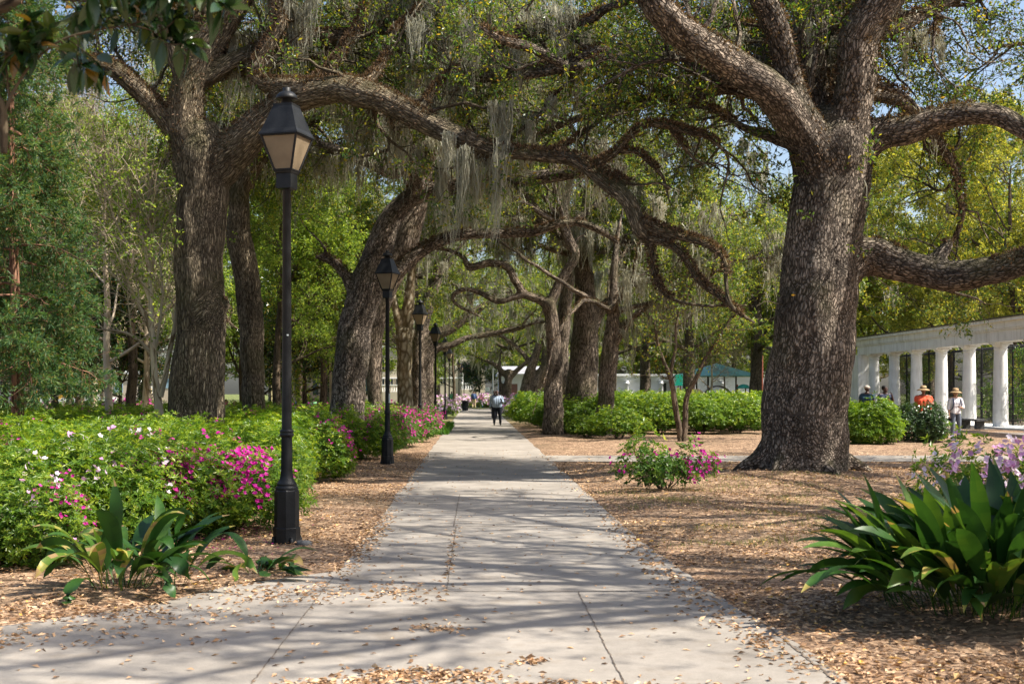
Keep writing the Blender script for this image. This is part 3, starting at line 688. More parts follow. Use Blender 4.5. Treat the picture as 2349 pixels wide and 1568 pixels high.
def oak(name, label, limbs, base, auto=(), n2=240, n3=2200, n4=6000, per=14, ll=.085, lw=.036, leafmat='oak_leaf', bark='oak_bark',
        nm=260, mosslen=(.4, 1.7), mper=16, mwid=.011, nf=9000, bias=(0, .15, .35), voxel=.05, group=None, second=(1.4, 3.4), mossmat='moss', fuse_n=99, bits=1, zmin=None, mossx=None, limbw=1.0):
    """limbs: [(P, R)] with the trunk first"""
    global rng
    rng = np.random.default_rng(int(abs(base[0] * 77 + base[1] * 13) * 10))
    loc = np.array(base, float)
    root = thing(name, label, 'tree', base, group)
    K = 26
    allL = [(p - loc, r) for p, r in limbs] ; au = [(p - loc, r) for p, r in auto]
    tb = MB()
    for p, r in allL + au:
        S = 28 if r.max() > .35 else 18 if r.max() > .15 else 12
        p2 = spline(np.c_[p, r], max(len(p) * 3, 40)) if r.max() > .1 else np.c_[p, r]
        tubes(tb, p2[:, :3], p2[:, 3], S, rough=.09, cap=True)
    me = fuse(tb, 'trunk', M[bark], voxel, root)
    LP = []; LR = []
    for p, r in ([q for q in allL[1:] if q[0][-1, 2] > 2.2] + au):
        o = spline(np.c_[p, r], K); LP.append(o[:, :3]); LR.append(o[:, 3])
    LP = np.array(LP); LR = np.array(LR)
    wts = np.linalg.norm(np.diff(LP, axis=1), axis=-1).sum(1) * np.array([limbw] * (len(LP) - len(au)) + [1.0] * len(au))
    b2, r2 = grow(LP, LR, n2, *second, w=wts, k=9, t0=.15, ang=(30, 80), wig=.25, trop=(0, 0, .03), rf=.5, rmax=.07, bias=bias)
    prune = lambda b_, r_, dz=0: (lambda k_: (b_[k_], r_[k_]))(b_[..., 2].min(1) > (np.where(np.abs(b_[:, -1, 0] + loc[0]) < 6, zc, zs) + dz))
    zc, zs = (4.6, 3.4) if zmin is None else (zmin, zmin)
    if base[1] < 30 and zmin is None: zc, zs = 5.6, 3.2
    elif base[1] < 62 and zmin is None: zc, zs = 7.0, 4.0
    b2, r2 = prune(b2, r2)
    if base[1] < 35 and limbw < 1:
        k_ = (b2[:, -1, 1] > b2[:, 0, 1] - .25) | (b2[:, :, 2].min(1) > 9.3); b2, r2 = b2[k_], r2[k_]
    b3, r3 = grow(b2, r2, n3, .7, 1.9, k=7, t0=.15, ang=(30, 75), wig=.28, trop=(0, 0, .04), rf=.6, rmax=.02)
    b4, r4 = grow(b3, r3, n4, .3, .75, k=5, t0=.2, ang=(25, 70), wig=.25, trop=(0, 0, .02), rf=.6, rmax=.008)
    b3, r3 = prune(b3, r3, -.5); b4, r4 = prune(b4, r4, -.7)
    bb = MB(); tubes(bb, b2, np.maximum(r2, .010), 7, rough=.05); tubes(bb, b3, np.maximum(r3, .005), 4); tubes(bb, b4, np.maximum(r4, .003), 3)
    o = bpy.data.objects.new('trunk', me); COL.objects.link(o); o.parent = root
    bb.build('branches', M[bark], o, bark=True)
    lf = MB(); leaves(lf, b4, per, ll, lw, .1, .05)
    lf.build('crown', M[leafmat], root)
    if nm:
        PP = np.concatenate([LP[:, 5:].reshape(-1, 3) - np.c_[np.zeros((len(LP) * (K - 5), 2)), LR[:, 5:].ravel() * .8], b2[:, 2:].reshape(-1, 3)]); rr_ = np.concatenate([LR[:, 5:].ravel(), r2[:, 2:].ravel()])
        wx = np.where(rr_ < .14, 1., .3) * np.clip(1.15 + np.sin(PP[:, 0] * 1.4 + PP[:, 1] * .7) * 1.2, .02, 3)
        if mossx is not None: wx = wx * np.exp(-((PP[:, 0] + loc[0] - mossx[0]) / mossx[1]) ** 2)
        seed_ = PP[rng.choice(len(PP), max(nm // 4, 3), p=wx / wx.sum())]; A = seed_[rng.integers(0, len(seed_), nm)] + rng.normal(size=(nm, 3)) * [.28, .28, .12]
        ok_ = A[:, 2] > np.where((np.abs(A[:, 0] + loc[0]) < 5) & (loc[1] < 62), 6.2, 3.9); A = A[ok_]
        mm = MB(); moss(mm, A, *mosslen, per=mper, wid=mwid, bits=bits)
        V_ = PP[rng.choice(len(PP), nm * 2)]; V_ = V_[V_[:, 2] > np.where((np.abs(V_[:, 0] + loc[0]) < 5) & (loc[1] < 62), 6.2, 4.2)]; moss(mm, V_, mosslen[0] * .6, mosslen[1] * .7, per=7, wid=mwid * .9, spread=.14, bits=0); tag(mm.build('hanging_moss', M[mossmat], root), kind='stuff')
    if nf:
        fm = MB(); fuzz(fm, LP, LR, nf, lim=.05); tag(fm.build('dry_fern', M['fern'], root), kind='stuff')
    print(name, 'leaves', n4 * per, round(time.time() - T0, 1))
    return root


def LB(*px, k=26, wob=.12): return limb(px, k, wob)


# the great oak on the right
a_fork = W(1900, 300, 24.2)
A = [LB((1838, 1160, 24.2, 236), (1838, 1120, 24.2, 212), (1841, 1060, 24.2, 196), (1845, 1000, 24.2, 190), (1855, 850, 24.2, 194), (1872, 700, 24.2, 186), (1886, 590, 24.2, 174), (1900, 480, 24.2, 166), (1908, 400, 24.2, 168), (1905, 330, 24.2, 176), (1900, 260, 24.2, 120), k=40, wob=.04),
     LB((1885, 400, 24.0, 90), (1830, 300, 23.7, 92), (1769, 211, 23.2, 86), (1699, 165, 22.8, 74), (1628, 116, 22.5, 74), (1558, 70, 22.2, 70), (1510, 20, 22, 66), (1460, -50, 21.8, 58), (1380, -130, 21.5, 40)),
     LB((1890, 380, 23.9, 90), (1845, 290, 23.7, 84), (1822, 220, 23.6, 66), (1803, 140, 23.5, 56), (1775, 50, 23.4, 60), (1738, -20, 23.3, 58), (1690, -90, 23.2, 46), (1640, -200, 23, 30)),
     LB((1895, 330, 24.3, 90), (1866, 230, 24.6, 72), (1858, 120, 24.8, 74), (1862, 10, 25, 80), (1850, -110, 25.2, 70), (1830, -260, 25.4, 40)),
     LB((1925, 420, 24.1, 110), (1945, 300, 24, 100), (1955, 211, 23.9, 94), (1966, 105, 23.8, 96), (2003, 35, 23.7, 94), (2035, -20, 23.6, 90), (2100, -110, 23.4, 70), (2190, -220, 23, 40)),
     LB((1905, 260, 24.9, 50), (1903, 180, 25.2, 44), (1918, 90, 25.6, 38), (1950, -20, 26, 34), (1980, -140, 26.5, 24)),
     LB((1930, 400, 24.2, 100), (1985, 325, 24.1, 84), (2040, 300, 24.0, 72), (2085, 292, 23.8, 68), (2156, 271, 23.5, 60), (2226, 262, 23.2, 54), (2296, 268, 23, 50), (2349, 292, 22.7, 46), (2440, 340, 22.3, 36), (2560, 350, 22, 22)),
     LB((1905, 640, 24.3, 110), (1960, 590, 24.3, 94), (2010, 586, 24.2, 88), (2060, 604, 24, 76), (2120, 622, 23.8, 70), (2191, 632, 23.5, 70), (2261, 622, 23.2, 64), (2349, 600, 22.9, 60), (2450, 570, 22.5, 46), (2580, 520, 22, 26)),
     LB((2130, 620, 23.8, 50), (2160, 585, 23.8, 34), (2176, 560, 23.8, 24), (2182, 548, 23.8, 10), k=10),
     # limbs that reach left over the walk
     LB((1720, 185, 23.1, 44), (1640, 180, 23.6, 26), (1560, 130, 24.2, 26), (1472, 148, 24.8, 28), (1384, 122, 25.3, 34), (1332, 136, 25.6, 34), (1279, 156, 26, 30), (1200, 168, 26.4, 34), (1131, 172, 26.8, 30), (1060, 200, 27, 18)),
     LB((1560, 75, 22.3, 40), (1480, 0, 23.5, 24), (1420, 10, 24.5, 22), (1384, 24, 25, 22), (1346, 52, 25.4, 24), (1261, 58, 26, 30), (1190, 78, 26.4, 32), (1130, 100, 26.8, 22), (1060, 90, 27.2, 12)),
     LB((1400, 125, 25.2, 24), (1340, 150, 25, 22), (1297, 151, 24.8, 22), (1255, 128, 24.6, 24), (1202, 105, 24.4, 26), (1150, 90, 24, 20), (1100, 60, 24, 14)),
     LB((1790, 235, 23.3, 40), (1727, 222, 23.4, 16), (1640, 205, 23.8, 16), (1600, 160, 24.2, 14), (1540, 145, 24.8, 10)),
     LB((1780, 64, 23.5, 26), (1740, 60, 23.7, 14), (1690, 56, 24, 12), (1640, 78, 24.3, 10), (1590, 130, 24.6, 7), (1560, 200, 25, 5)),
     LB((1830, 330, 24.1, 40), (1700, 290, 24.6, 18), (1630, 250, 25.4, 15), (1560, 240, 26, 14), (1500, 210, 26.6, 12), (1440, 170, 27, 8)),
     LB((2040, 40, 23.7, 20), (2110, 25, 23.7, 12), (2190, 50, 23.6, 10), (2215, 90, 23.6, 9), (2245, 160, 23.5, 5), k=14, wob=.3),
     LB((2150, 28, 23.7, 14), (2140, 90, 23.6, 12), (2146, 150, 23.5, 10), (2190, 200, 23.4, 8), (2210, 250, 23.4, 5), k=14, wob=.3),
     LB((2000, 190, 24, 22), (2070, 215, 23.8, 15), (2110, 250, 23.8, 12), (2160, 260, 23.6, 7), k=12, wob=.3)]
# roots flaring at the foot
for du, dy, w_ in ((-104, -.1, 64), (108, .1, 56), (-46, -.6, 56), (50, -.6, 54), (0, .8, 50), (-80, .6, 40)):
    bx, by, _ = W(1838, 1100, 24.2 + dy); x0 = bx + du / F * 24.2
    c0 = np.array([bx + du * .5 / F * 24.2, 24.2 + dy * .5, .80]); c1 = np.array([bx + du * .85 / F * 24.2, 24.2 + dy * .85, .44]); c2 = np.array([bx + du * 1.35 / F * 24.2, 24.2 + dy * 1.3, .24]); c3 = c2 + (c2 - c1) * .9 - [0, 0, .12]
    rr_ = w_ * .5 / F * 24.2; o_ = spline([(*c0, rr_), (*c1, rr_ * .8), (*c2, rr_ * .4), (*c3, rr_ * .15)], 14); A.append((o_[:, :3], o_[:, 3]))
auA = autolimbs(W(1900, 250, 24.5), 9, 9.5, .22, (20, 60), az=[.35, .8, 1.2, 1.9, 2.4, 2.9, 1.5, .6, 2.1])
oak('live_oak', 'huge forked live oak with plated grey-brown bark, trunk standing alone right of the walk', A, (W(1838, 1112, 24.2)[0], 24.2, 0), auA, n2=300, n3=2300, n4=6800, per=13, ll=.10, lw=.042, nm=150, mosslen=(.3, 1.5), mper=40, mossx=(1.5, 4.5), nf=60000, voxel=.045, bias=(0, .55, .15), limbw=.6)

# the big oak on the left whose long limb arches over the walk
YB = 27
B = [LB((452, 1090, YB, 140), (452, 1000, YB, 130), (451, 950, YB, 126), (455, 850, YB, 122), (458, 770, YB, 116), (461, 700, YB, 118), (460, 620, YB, 114), (462, 520, YB, 111), (464, 420, YB, 112), (462, 350, YB, 118), (448, 290, YB, 90), k=40, wob=.05),
     LB((448, 420, YB, 90), (410, 330, YB, 44), (387, 292, YB, 42), (352, 246, YB, 44), (299, 193, YB, 42), (257, 158, YB, 38), (211, 141, YB, 30), (150, 105, YB, 24), (60, 60, YB, 16), (-40, 20, YB, 8)),
     LB((450, 370, YB, 100), (432, 290, YB, 90), (428, 240, YB, 84), (440, 176, YB, 76), (474, 105, YB, 70), (520, 42, YB, 66), (548, -5, YB, 62), (600, -90, YB, 50), (640, -200, YB, 34)),
     LB((436, 230, YB, 60), (418, 170, YB, 50), (400, 100, YB, 46), (385, 20, YB, 42), (372, -80, YB, 34), (350, -180, YB, 22)),
     LB((458, 430, YB, 90), (500, 375, YB, 96), (562, 316, 26.8, 84), (633, 252, 26.5, 74), (703, 213, 26.2, 70), (773, 200, 26, 66), (826, 211, 25.8, 70), (875, 228, 25.6, 60), (945, 264, 25.4, 54), (1015, 299, 25.2, 50), (1075, 322, 25, 46), (1140, 345, 24.9, 34), (1193, 353, 24.8, 30), (1261, 359, 24.7, 32), (1330, 372, 24.5, 36), (1392, 421, 24.2, 38), (1439, 458, 24, 40), (1457, 498, 23.9, 38), (1466, 530, 23.8, 32), (1490, 553, 23.8, 20), k=52, wob=.10),
     LB((1060, 318, 25, 44), (1092, 336, 25, 30), (1112, 368, 25, 12), k=8),
     LB((1474, 505, 23.8, 26), (1521, 528, 23.6, 24), (1591, 550, 23.4, 20), (1638, 571, 23.3, 17), (1662, 600, 23.2, 14), (1666, 642, 23.2, 14), (1672, 690, 23.1, 13), (1690, 715, 23.1, 9), k=22),
     LB((1486, 545, 23.8, 24), (1533, 560, 23.6, 20), (1568, 587, 23.5, 18), (1600, 640, 23.4, 18), (1650, 680, 23.3, 17), (1690, 715, 23.2, 14), (1734, 742, 23.1, 9), k=22),
     LB((1488, 548, 23.8, 18), (1497, 590, 23.8, 15), (1500, 628, 23.8, 14), (1522, 672, 23.7, 13), (1560, 691, 23.6, 12), (1610, 700, 23.5, 11), (1664, 700, 23.4, 10), (1740, 702, 23.2, 6), k=22),
     LB((1350, 385, 24.4, 24), (1392, 364, 24.3, 18), (1416, 346, 24.2, 16), (1446, 312, 24.1, 16), (1486, 284, 24, 18), (1533, 289, 23.9, 18), (1591, 306, 23.8, 16), (1627, 317, 23.8, 14), (1671, 362, 23.7, 10), (1664, 416, 23.7, 9), (1652, 475, 23.7, 8), (1662, 510, 23.7, 8), (1676, 557, 23.6, 7), (1732, 596, 23.5, 5), k=40),
     LB((1430, 350, 24.2, 14), (1462, 350, 24.1, 13), (1498, 381, 24, 13), (1521, 407, 24, 11), (1535, 458, 23.9, 8), (1560, 500, 23.9, 5), k=16),
     LB((1540, 300, 23.9, 14), (1580, 350, 23.9, 12), (1610, 374, 23.9, 10), (1650, 376, 23.8, 9), (1700, 410, 23.8, 6), (1760, 430, 23.8, 4), k=16),
     LB((1400, 400, 24.2, 18), (1460, 424, 24, 11), (1510, 420, 23.9, 9), (1560, 440, 23.8, 6), k=14),
     LB((715, 205, 26.1, 50), (600, 190, 26.4, 30), (590, 150, 26.5, 28), (612, 110, 26.6, 28), (640, 60, 26.7, 30), (630, 0, 26.8, 28), (610, -80, 27, 22), k=22),
     LB((660, 235, 26.4, 40), (615, 200, 26.5, 34), (592, 160, 26.5, 30), k=10),
     LB((700, 205, 26.2, 30), (760, 150, 26.6, 20), (800, 90, 27, 18), (830, 30, 27.3, 16), (850, -60, 27.8, 12), k=18),
     LB((830, 205, 25.8, 30), (880, 140, 26.2, 18), (900, 80, 26.5, 16), (960, 20, 27, 14), (1000, -60, 27.3, 9), k=18),
     LB((960, 265, 25.3, 24), (1000, 200, 25.8, 16), (1050, 150, 26.2, 14), (1090, 90, 26.6, 9), k=16),
     LB((560, 330, 26.8, 24), (545, 290, 27.2, 12), (520, 296, 27.4, 10), (480, 290, 27.6, 8), k=10),
     LB((1140, 345, 24.9, 20), (1190, 300, 25.2, 13), (1240, 260, 25.5, 12), (1290, 200, 25.8, 11), (1350, 170, 26, 7), k=18),
     LB((1250, 355, 24.7, 16), (1320, 320, 25, 12), (1380, 275, 25.3, 12), (1450, 255, 25.6, 9), (1530, 235, 26, 5), k=18)]
# burl
bx = W(518, 700, YB - .1); A_ = spline([(*W(470, 730, YB - .1), .45), (*W(500, 705, YB - .1), .3), (*W(520, 697, YB - .1), .13), (*W(526, 694, YB - .1), .06)], 10); B.append((A_[:, :3], A_[:, 3]))
auB = autolimbs(W(470, 180, YB), 7, 8.5, .2, (15, 55), az=[.2, .9, 1.8, 2.7, 2.3, .6, 1.3])
oak('live_oak', 'thick burled oak left of the nearest lamp, its long limb arching over the walk', B, (W(452, 1000, YB)[0], YB, 0), auB, n2=250, n3=1900, n4=5400, per=13, ll=.10, lw=.042, nm=300, mosslen=(.5, 2.5), mper=75, mwid=.012, nf=60000, voxel=.04, bark='oak_grey', bias=(0, .6, .25), limbw=.6, mossx=(-1.2, 3.0))

# slender scarred trunk behind it
YC = 36
Cc = [LB((586, 1030, YC, 60), (585, 950, YC, 56), (581, 850, YC, 54), (575, 750, YC, 56), (566, 640, YC, 57), (553, 560, YC, 60), (545, 490, YC, 52), (552, 430, YC, 44), (580, 387, YC, 40), k=34, wob=.1),
      LB((560, 425, YC, 44), (585, 380, YC, 38), (618, 340, YC, 32), (650, 290, YC + 1, 28), (700, 230, YC + 1, 22), (740, 160, YC + 2, 16)),
      LB((545, 480, YC, 36), (530, 410, YC, 26), (540, 330, YC, 20), (520, 250, YC, 16), (500, 160, YC, 12)),
      LB((590, 680, YC, 20), (600, 700, YC, 14), (606, 702, YC, 6), k=6),
      LB((552, 540, YC, 20), (525, 560, YC, 10), (520, 566, YC, 4), k=6)]
auC = autolimbs(W(600, 330, YC), 6, 8, .16, (15, 60))
oak('live_oak', 'slender oak trunk with stacked scar ridges, just behind the thick burled oak', Cc, (W(586, 1000, YC)[0], YC, 0), auC, n2=110, n3=900, n4=2400, per=11, ll=.11, lw=.046, leafmat='oak_leaf_far', nm=70, mper=30, mwid=.016, nf=3000, voxel=.05, bark='oak_grey')

# leaning oak over the second lamp
YD = 33.5
Dd = [LB((796, 1040, YD, 96), (797, 950, YD, 84), (800, 880, YD, 80), (806, 821, YD, 82), (815, 760, YD, 78), (829, 706, YD, 74), (845, 645, YD, 72), (862, 590, YD, 66), (888, 520, YD, 58), (925, 470, YD, 50), (955, 440, YD, 44), k=40, wob=.07),
      LB((945, 450, YD, 42), (958, 410, 33, 34), (948, 360, 32, 33), (925, 310, 31, 32), (900, 272, 30, 34), (912, 240, 29.5, 16)),
      LB((925, 465, YD, 44), (980, 437, 33.4, 42), (1030, 428, 33.3, 38), (1086, 421, 33.2, 38), (1140, 416, 33, 34), (1191, 411, 32.8, 36), (1261, 404, 32.6, 34), (1314, 400, 32.4, 28), (1370, 380, 32.2, 22), (1430, 390, 32, 14)),
      LB((850, 690, YD, 50), (892, 640, YD, 42), (945, 593, YD, 34), (998, 557, YD, 30), (1068, 538, YD, 25), (1156, 536, YD, 24), (1226, 533, YD, 22), (1279, 515, YD, 20), (1332, 512, YD, 18), (1384, 533, YD, 18), (1420, 560, YD, 8), k=34),
      LB((820, 680, YD, 36), (795, 636, YD, 26), (770, 605, YD, 22), (745, 592, YD, 19), (722, 588, YD, 10), k=14),
      LB((750, 592, YD, 14), (740, 560, YD, 9), (700, 520, YD, 7), (680, 480, YD, 4), k=12)]
auD = autolimbs(W(900, 400, YD + 1), 7, 8, .17, (10, 55))
oak('live_oak', 'dark leaning oak curving over the second lamp with a green mossy limb across the walk', Dd, (W(797, 1000, YD)[0], YD, 0), auD, n2=140, n3=1100, n4=3000, per=11, ll=.11, lw=.048, leafmat='oak_leaf_far', nm=260, mosslen=(.6, 2.4), mper=40, mwid=.014, limbw=.6, bias=(0, .4, .3), nf=16000, voxel=.05)
YD2 = 42
D2_ = [LB((862, 1010, YD2, 40), (860, 916, YD2, 36), (857, 800, YD2, 38), (868, 700, YD2, 50), (905, 610, YD2, 66), (940, 525, YD2, 66), (960, 450, YD2, 48), (975, 380, YD2, 44), (1000, 320, YD2, 44), (1040, 290, YD2, 34), k=34),
       LB((1000, 330, YD2, 34), (1050, 280, YD2, 26), (1110, 230, YD2, 20), (1180, 200, YD2, 14)),
       LB((960, 460, YD2, 30), (930, 400, YD2, 22), (900, 340, YD2, 18), (860, 290, YD2, 14), (800, 260, YD2, 8))]
oak('live_oak', 'pale grey oak leaning up behind the dark one by the second lamp', D2_, (W(862, 1000, YD2)[0], YD2, 0), autolimbs(W(990, 300, YD2), 7, 8.5, .17, (10, 60)), n2=120, n3=900, n4=2400, per=11, ll=.13, lw=.055, leafmat='oak_leaf_far', nm=200, mosslen=(.6, 2.6), mper=34, mwid=.018, nf=2000, voxel=.06, bark='oak_far')
print('near oaks', round(time.time() - T0, 1))
#PART3
# ------------------------------------------------------------------ oaks and other trees further on
def mid_oak(label, limbs, Yb, ub, auto_c, na, al, ar, **kw):
    a = dict(n2=120, n3=850, n4=2300, per=11, ll=.14, lw=.062, leafmat='oak_leaf_far', nm=170, mosslen=(.6, 2.6), mper=30, mwid=.022, nf=2500, voxel=.07, bark='oak_far')
    a['limbw'] = .3; a['bias'] = (0, .5, .3)
    a.update(kw)
    return oak('live_oak', label, limbs, (W(ub, 1000, Yb)[0], Yb, 0), autolimbs(auto_c, na, al, ar, (10, 55)), **a)


Y = 50
mid_oak('oak right of the walk whose twisting limb doubles back like a snake over the path', [
    LB((1268, 1000, Y, 54), (1270, 910, Y, 44), (1272, 850, Y, 38), (1270, 786, Y, 34), (1264, 730, Y, 32), (1258, 690, Y, 34), k=30),
    LB((1258, 700, Y, 26), (1240, 688, Y, 22), (1202, 672, Y, 20), (1180, 640, Y, 20), (1163, 610, Y, 20), (1121, 603, Y, 20), (1075, 614, Y, 18), (1064, 592, Y, 13), (1033, 575, Y, 11), (990, 570, Y, 7), k=44),
    LB((1205, 674, Y, 18), (1170, 685, Y, 15), (1142, 691, Y, 15), (1103, 672, Y, 14), (1068, 663, Y, 13), (1043, 673, Y, 13), (1040, 691, Y, 11), (1066, 709, Y, 10), (1100, 725, Y, 8), (1130, 750, Y, 5), k=44),
    LB((1262, 695, Y, 26), (1283, 652, Y, 25), (1304, 617, Y, 24), (1318, 580, Y, 24), (1300, 540, Y, 24), (1292, 500, Y, 22), (1300, 450, Y, 18), (1320, 380, Y, 14), k=34)],
    Y, 1268, W(1300, 520, Y), 6, 9, .17)
Y = 52.5
mid_oak('massive dark oak trunk, widest of the cluster right of the walk', [
    LB((1325, 1020, Y, 96), (1330, 925, Y, 76), (1336, 870, Y, 68), (1340, 800, Y, 62), (1342, 716, Y, 54), (1341, 640, Y, 46), (1340, 560, Y, 36), (1345, 480, Y, 30), (1355, 400, Y, 22), k=36),
    LB((1345, 780, Y, 40), (1370, 720, Y, 32), (1400, 690, Y, 26), (1440, 660, Y, 20), (1500, 640, Y, 12))],
    Y, 1325, W(1345, 600, Y), 8, 9.5, .2)
Y = 48.5
mid_oak('short lit oak trunk nearest the hedge in the cluster right of the walk', [
    LB((1383, 1020, Y, 50), (1384, 960, Y, 42), (1390, 900, Y, 38), (1396, 830, Y, 40), (1402, 770, Y, 34), (1406, 700, Y, 26), (1410, 620, Y, 20), (1416, 540, Y, 13), (1430, 470, Y, 6), k=36),
    LB((1400, 800, Y, 30), (1425, 760, Y, 22), (1460, 720, Y, 16), (1510, 700, Y, 12), (1570, 730, Y, 8))],
    Y, 1383, W(1405, 720, Y), 6, 8, .14)
Y = 58
mid_oak('pale lit oak trunk standing just behind the snake-limbed oak', [
    LB((1296, 1000, Y, 40), (1292, 920, Y, 34), (1290, 800, Y, 33), (1296, 716, Y, 32), (1304, 640, Y, 28), (1312, 560, Y, 24), (1318, 500, Y, 18), (1330, 420, Y, 11), (1350, 350, Y, 5), k=36),
    LB((1296, 790, Y, 20), (1270, 742, Y, 10), (1244, 738, Y, 8), (1191, 751, Y, 8), (1121, 768, Y, 6))],
    Y, 1296, W(1318, 520, Y), 7, 9, .16)
Y = 66
mid_oak('broad twin-trunked oak behind the third lamp with a pale leaning limb', [
    LB((960, 1000, Y, 60), (962, 909, Y, 38), (960, 850, Y, 34), (962, 780, Y, 34), (975, 720, Y, 32), (990, 670, Y, 28), (1020, 600, Y, 22), (1060, 560, Y, 14), k=34),
    LB((982, 1000, Y, 40), (984, 930, Y, 30), (984, 880, Y, 24), (984, 830, Y, 22), (1000, 800, Y, 20), (1033, 790, Y, 17), (1070, 775, Y, 15), (1121, 768, Y, 14), (1160, 758, Y, 13), (1191, 751, Y, 12), (1220, 742, Y, 9), (1248, 736, Y, 5), k=44),
    LB((972, 800, Y, 30), (1000, 770, Y, 27), (1040, 748, Y, 24), (1078, 723, Y, 22), (1110, 700, Y, 16), (1150, 660, Y, 9), k=22),
    LB((975, 740, Y, 24), (955, 700, Y, 20), (950, 640, Y, 16), (960, 570, Y, 12))],
    Y, 965, W(1000, 640, Y), 7, 9, .16)
Y = 55
sy = mid_oak('cream-barked sycamore forking low, between the second and third lamps', [
    LB((930, 1010, Y, 46), (928, 909, Y, 36), (926, 850, Y, 36), (927, 786, Y, 38), (926, 752, Y, 38), k=24),
    LB((922, 770, Y, 26), (912, 725, Y, 20), (902, 685, Y, 18), (896, 640, Y, 15), (880, 580, Y, 12), (870, 500, Y, 9)),
    LB((930, 770, Y, 32), (937, 700, Y, 28), (942, 650, Y, 24), (950, 600, Y, 18), (970, 540, Y, 12), (990, 470, Y, 8)),
    LB((930, 790, Y, 20), (946, 765, Y, 16), (952, 755, Y, 8), k=8)],
    Y, 930, W(940, 560, Y), 5, 6, .10, bark='syc_bark', n4=900, n3=500, n2=60, zmin=6.5, nm=60, nf=0, leafmat='spring_leaf')
for o_ in [sy]: o_.name = 'sycamore'
Y = 80
mid_oak('distant oak leaning in over the walk from the right, behind the right green sign', [
    LB((1195, 960, Y, 40), (1202, 909, Y, 28), (1212, 860, Y, 22), (1226, 821, Y, 20), (1240, 770, Y, 16), (1250, 700, Y, 12), k=26),
    LB((1216, 930, Y, 34), (1230, 880, Y, 26), (1248, 845, Y, 22), (1275, 800, Y, 18), (1300, 760, Y, 12), k=24),
    LB((1222, 840, Y, 14), (1190, 800, Y, 12), (1150, 770, Y, 10), (1110, 750, Y, 6))],
    Y, 1205, W(1240, 740, Y), 7, 9, .16, ll=.16, lw=.07, voxel=.1, nf=0, mwid=.03)
Y = 105
mid_oak('far oak forking low near the end of the walk, draped in moss', [
    LB((1160, 940, Y, 26), (1164, 900, Y, 20), (1166, 865, Y, 18), (1170, 850, Y, 18), k=16),
    LB((1168, 868, Y, 14), (1140, 840, Y, 11), (1112, 826, Y, 9), (1080, 812, Y, 8), (1040, 806, Y, 5)),
    LB((1168, 868, Y, 14), (1190, 845, Y, 12), (1220, 820, Y, 10), (1240, 790, Y, 7)),
    LB((1152, 935, Y, 12), (1148, 890, Y, 9), (1146, 850, Y, 8), (1150, 800, Y, 6))],
    Y, 1163, W(1168, 800, Y), 7, 9, .15, ll=.2, lw=.09, voxel=.1, nf=0, mwid=.04, mper=18, nm=90)
print('mid oaks', round(time.time() - T0, 1))


def tree(name, label, loc, h, trunk_r, crown_c, crown_r, leafm, bark, n1=14, n2=160, n3=1400, n4=3600, per=10, ll=.12, lw=.055, el=(10, 70), l1=(.55, 1), group=None, nm=0, lean=(0, 0), trop=.05, droop=0, wig=.2, fork=.25, mwid=.03, spread=.06, last=(.25, .7)):
    root = thing(name, label, 'tree', loc, group)
    k = 14; z = np.linspace(-.3, h * .92, k); tw = np.cumsum(rng.normal(size=(k, 2)) * .05, 0) * h / 12
    P = np.c_[tw[:, 0] + lean[0] * z, tw[:, 1] + lean[1] * z, z]; R = trunk_r * np.linspace(1.15, .12, k) ** .9
    R[0] *= 1.25
    tb = MB(); tubes(tb, P, R, 14, rough=.08, rnd=0)
    b1, r1 = grow(P[None], R[None], n1, crown_r * l1[0], crown_r * l1[1], k=10, t0=fork, ang=(35, 75), wig=wig * .6, trop=(0, 0, trop), rf=.6, rmax=trunk_r * .5)
    b2, r2 = grow(b1, r1, n2, crown_r * .22, crown_r * .5, k=7, t0=.2, ang=(30, 75), wig=wig, trop=(0, 0, trop - droop), rf=.55, rmax=.05)
    b3, r3 = grow(b2, r2, n3, .4, 1.2, k=5, t0=.2, ang=(25, 75), wig=wig, trop=(0, 0, trop - droop), rf=.6, rmax=.02)
    b4, r4 = grow(b3, r3, n4, *last, k=4, t0=.2, ang=(25, 75), wig=wig, trop=(0, 0, -droop), rf=.6, rmax=.008)
    tubes(tb, b1, np.maximum(r1, .012), 8, rough=.05); tubes(tb, b2, np.maximum(r2, .008), 5); tubes(tb, b3, np.maximum(r3, .005), 3)
    tb.build('trunk', M[bark], root, bark=True)
    if per:
        lf = MB(); leaves(lf, b4, per, ll, lw, .1, spread, droop=droop * 3)
        lf.build('crown', M[leafm], root)
    else:
        fb = MB(); tubes(fb, b4, np.maximum(r4, .004), 3); fb.build('crown', M[bark], root, bark=True)
    if nm:
        i = rng.integers(0, len(b2), nm); a = rng.integers(2, 7, nm); mm = MB(); moss(mm, b2[i, a], .6, 2.2, 12, mwid, .16); tag(mm.build('hanging_moss', M['moss'], root), kind='stuff')
    return root


def gx(u, Y): return (u - U0) / F * Y


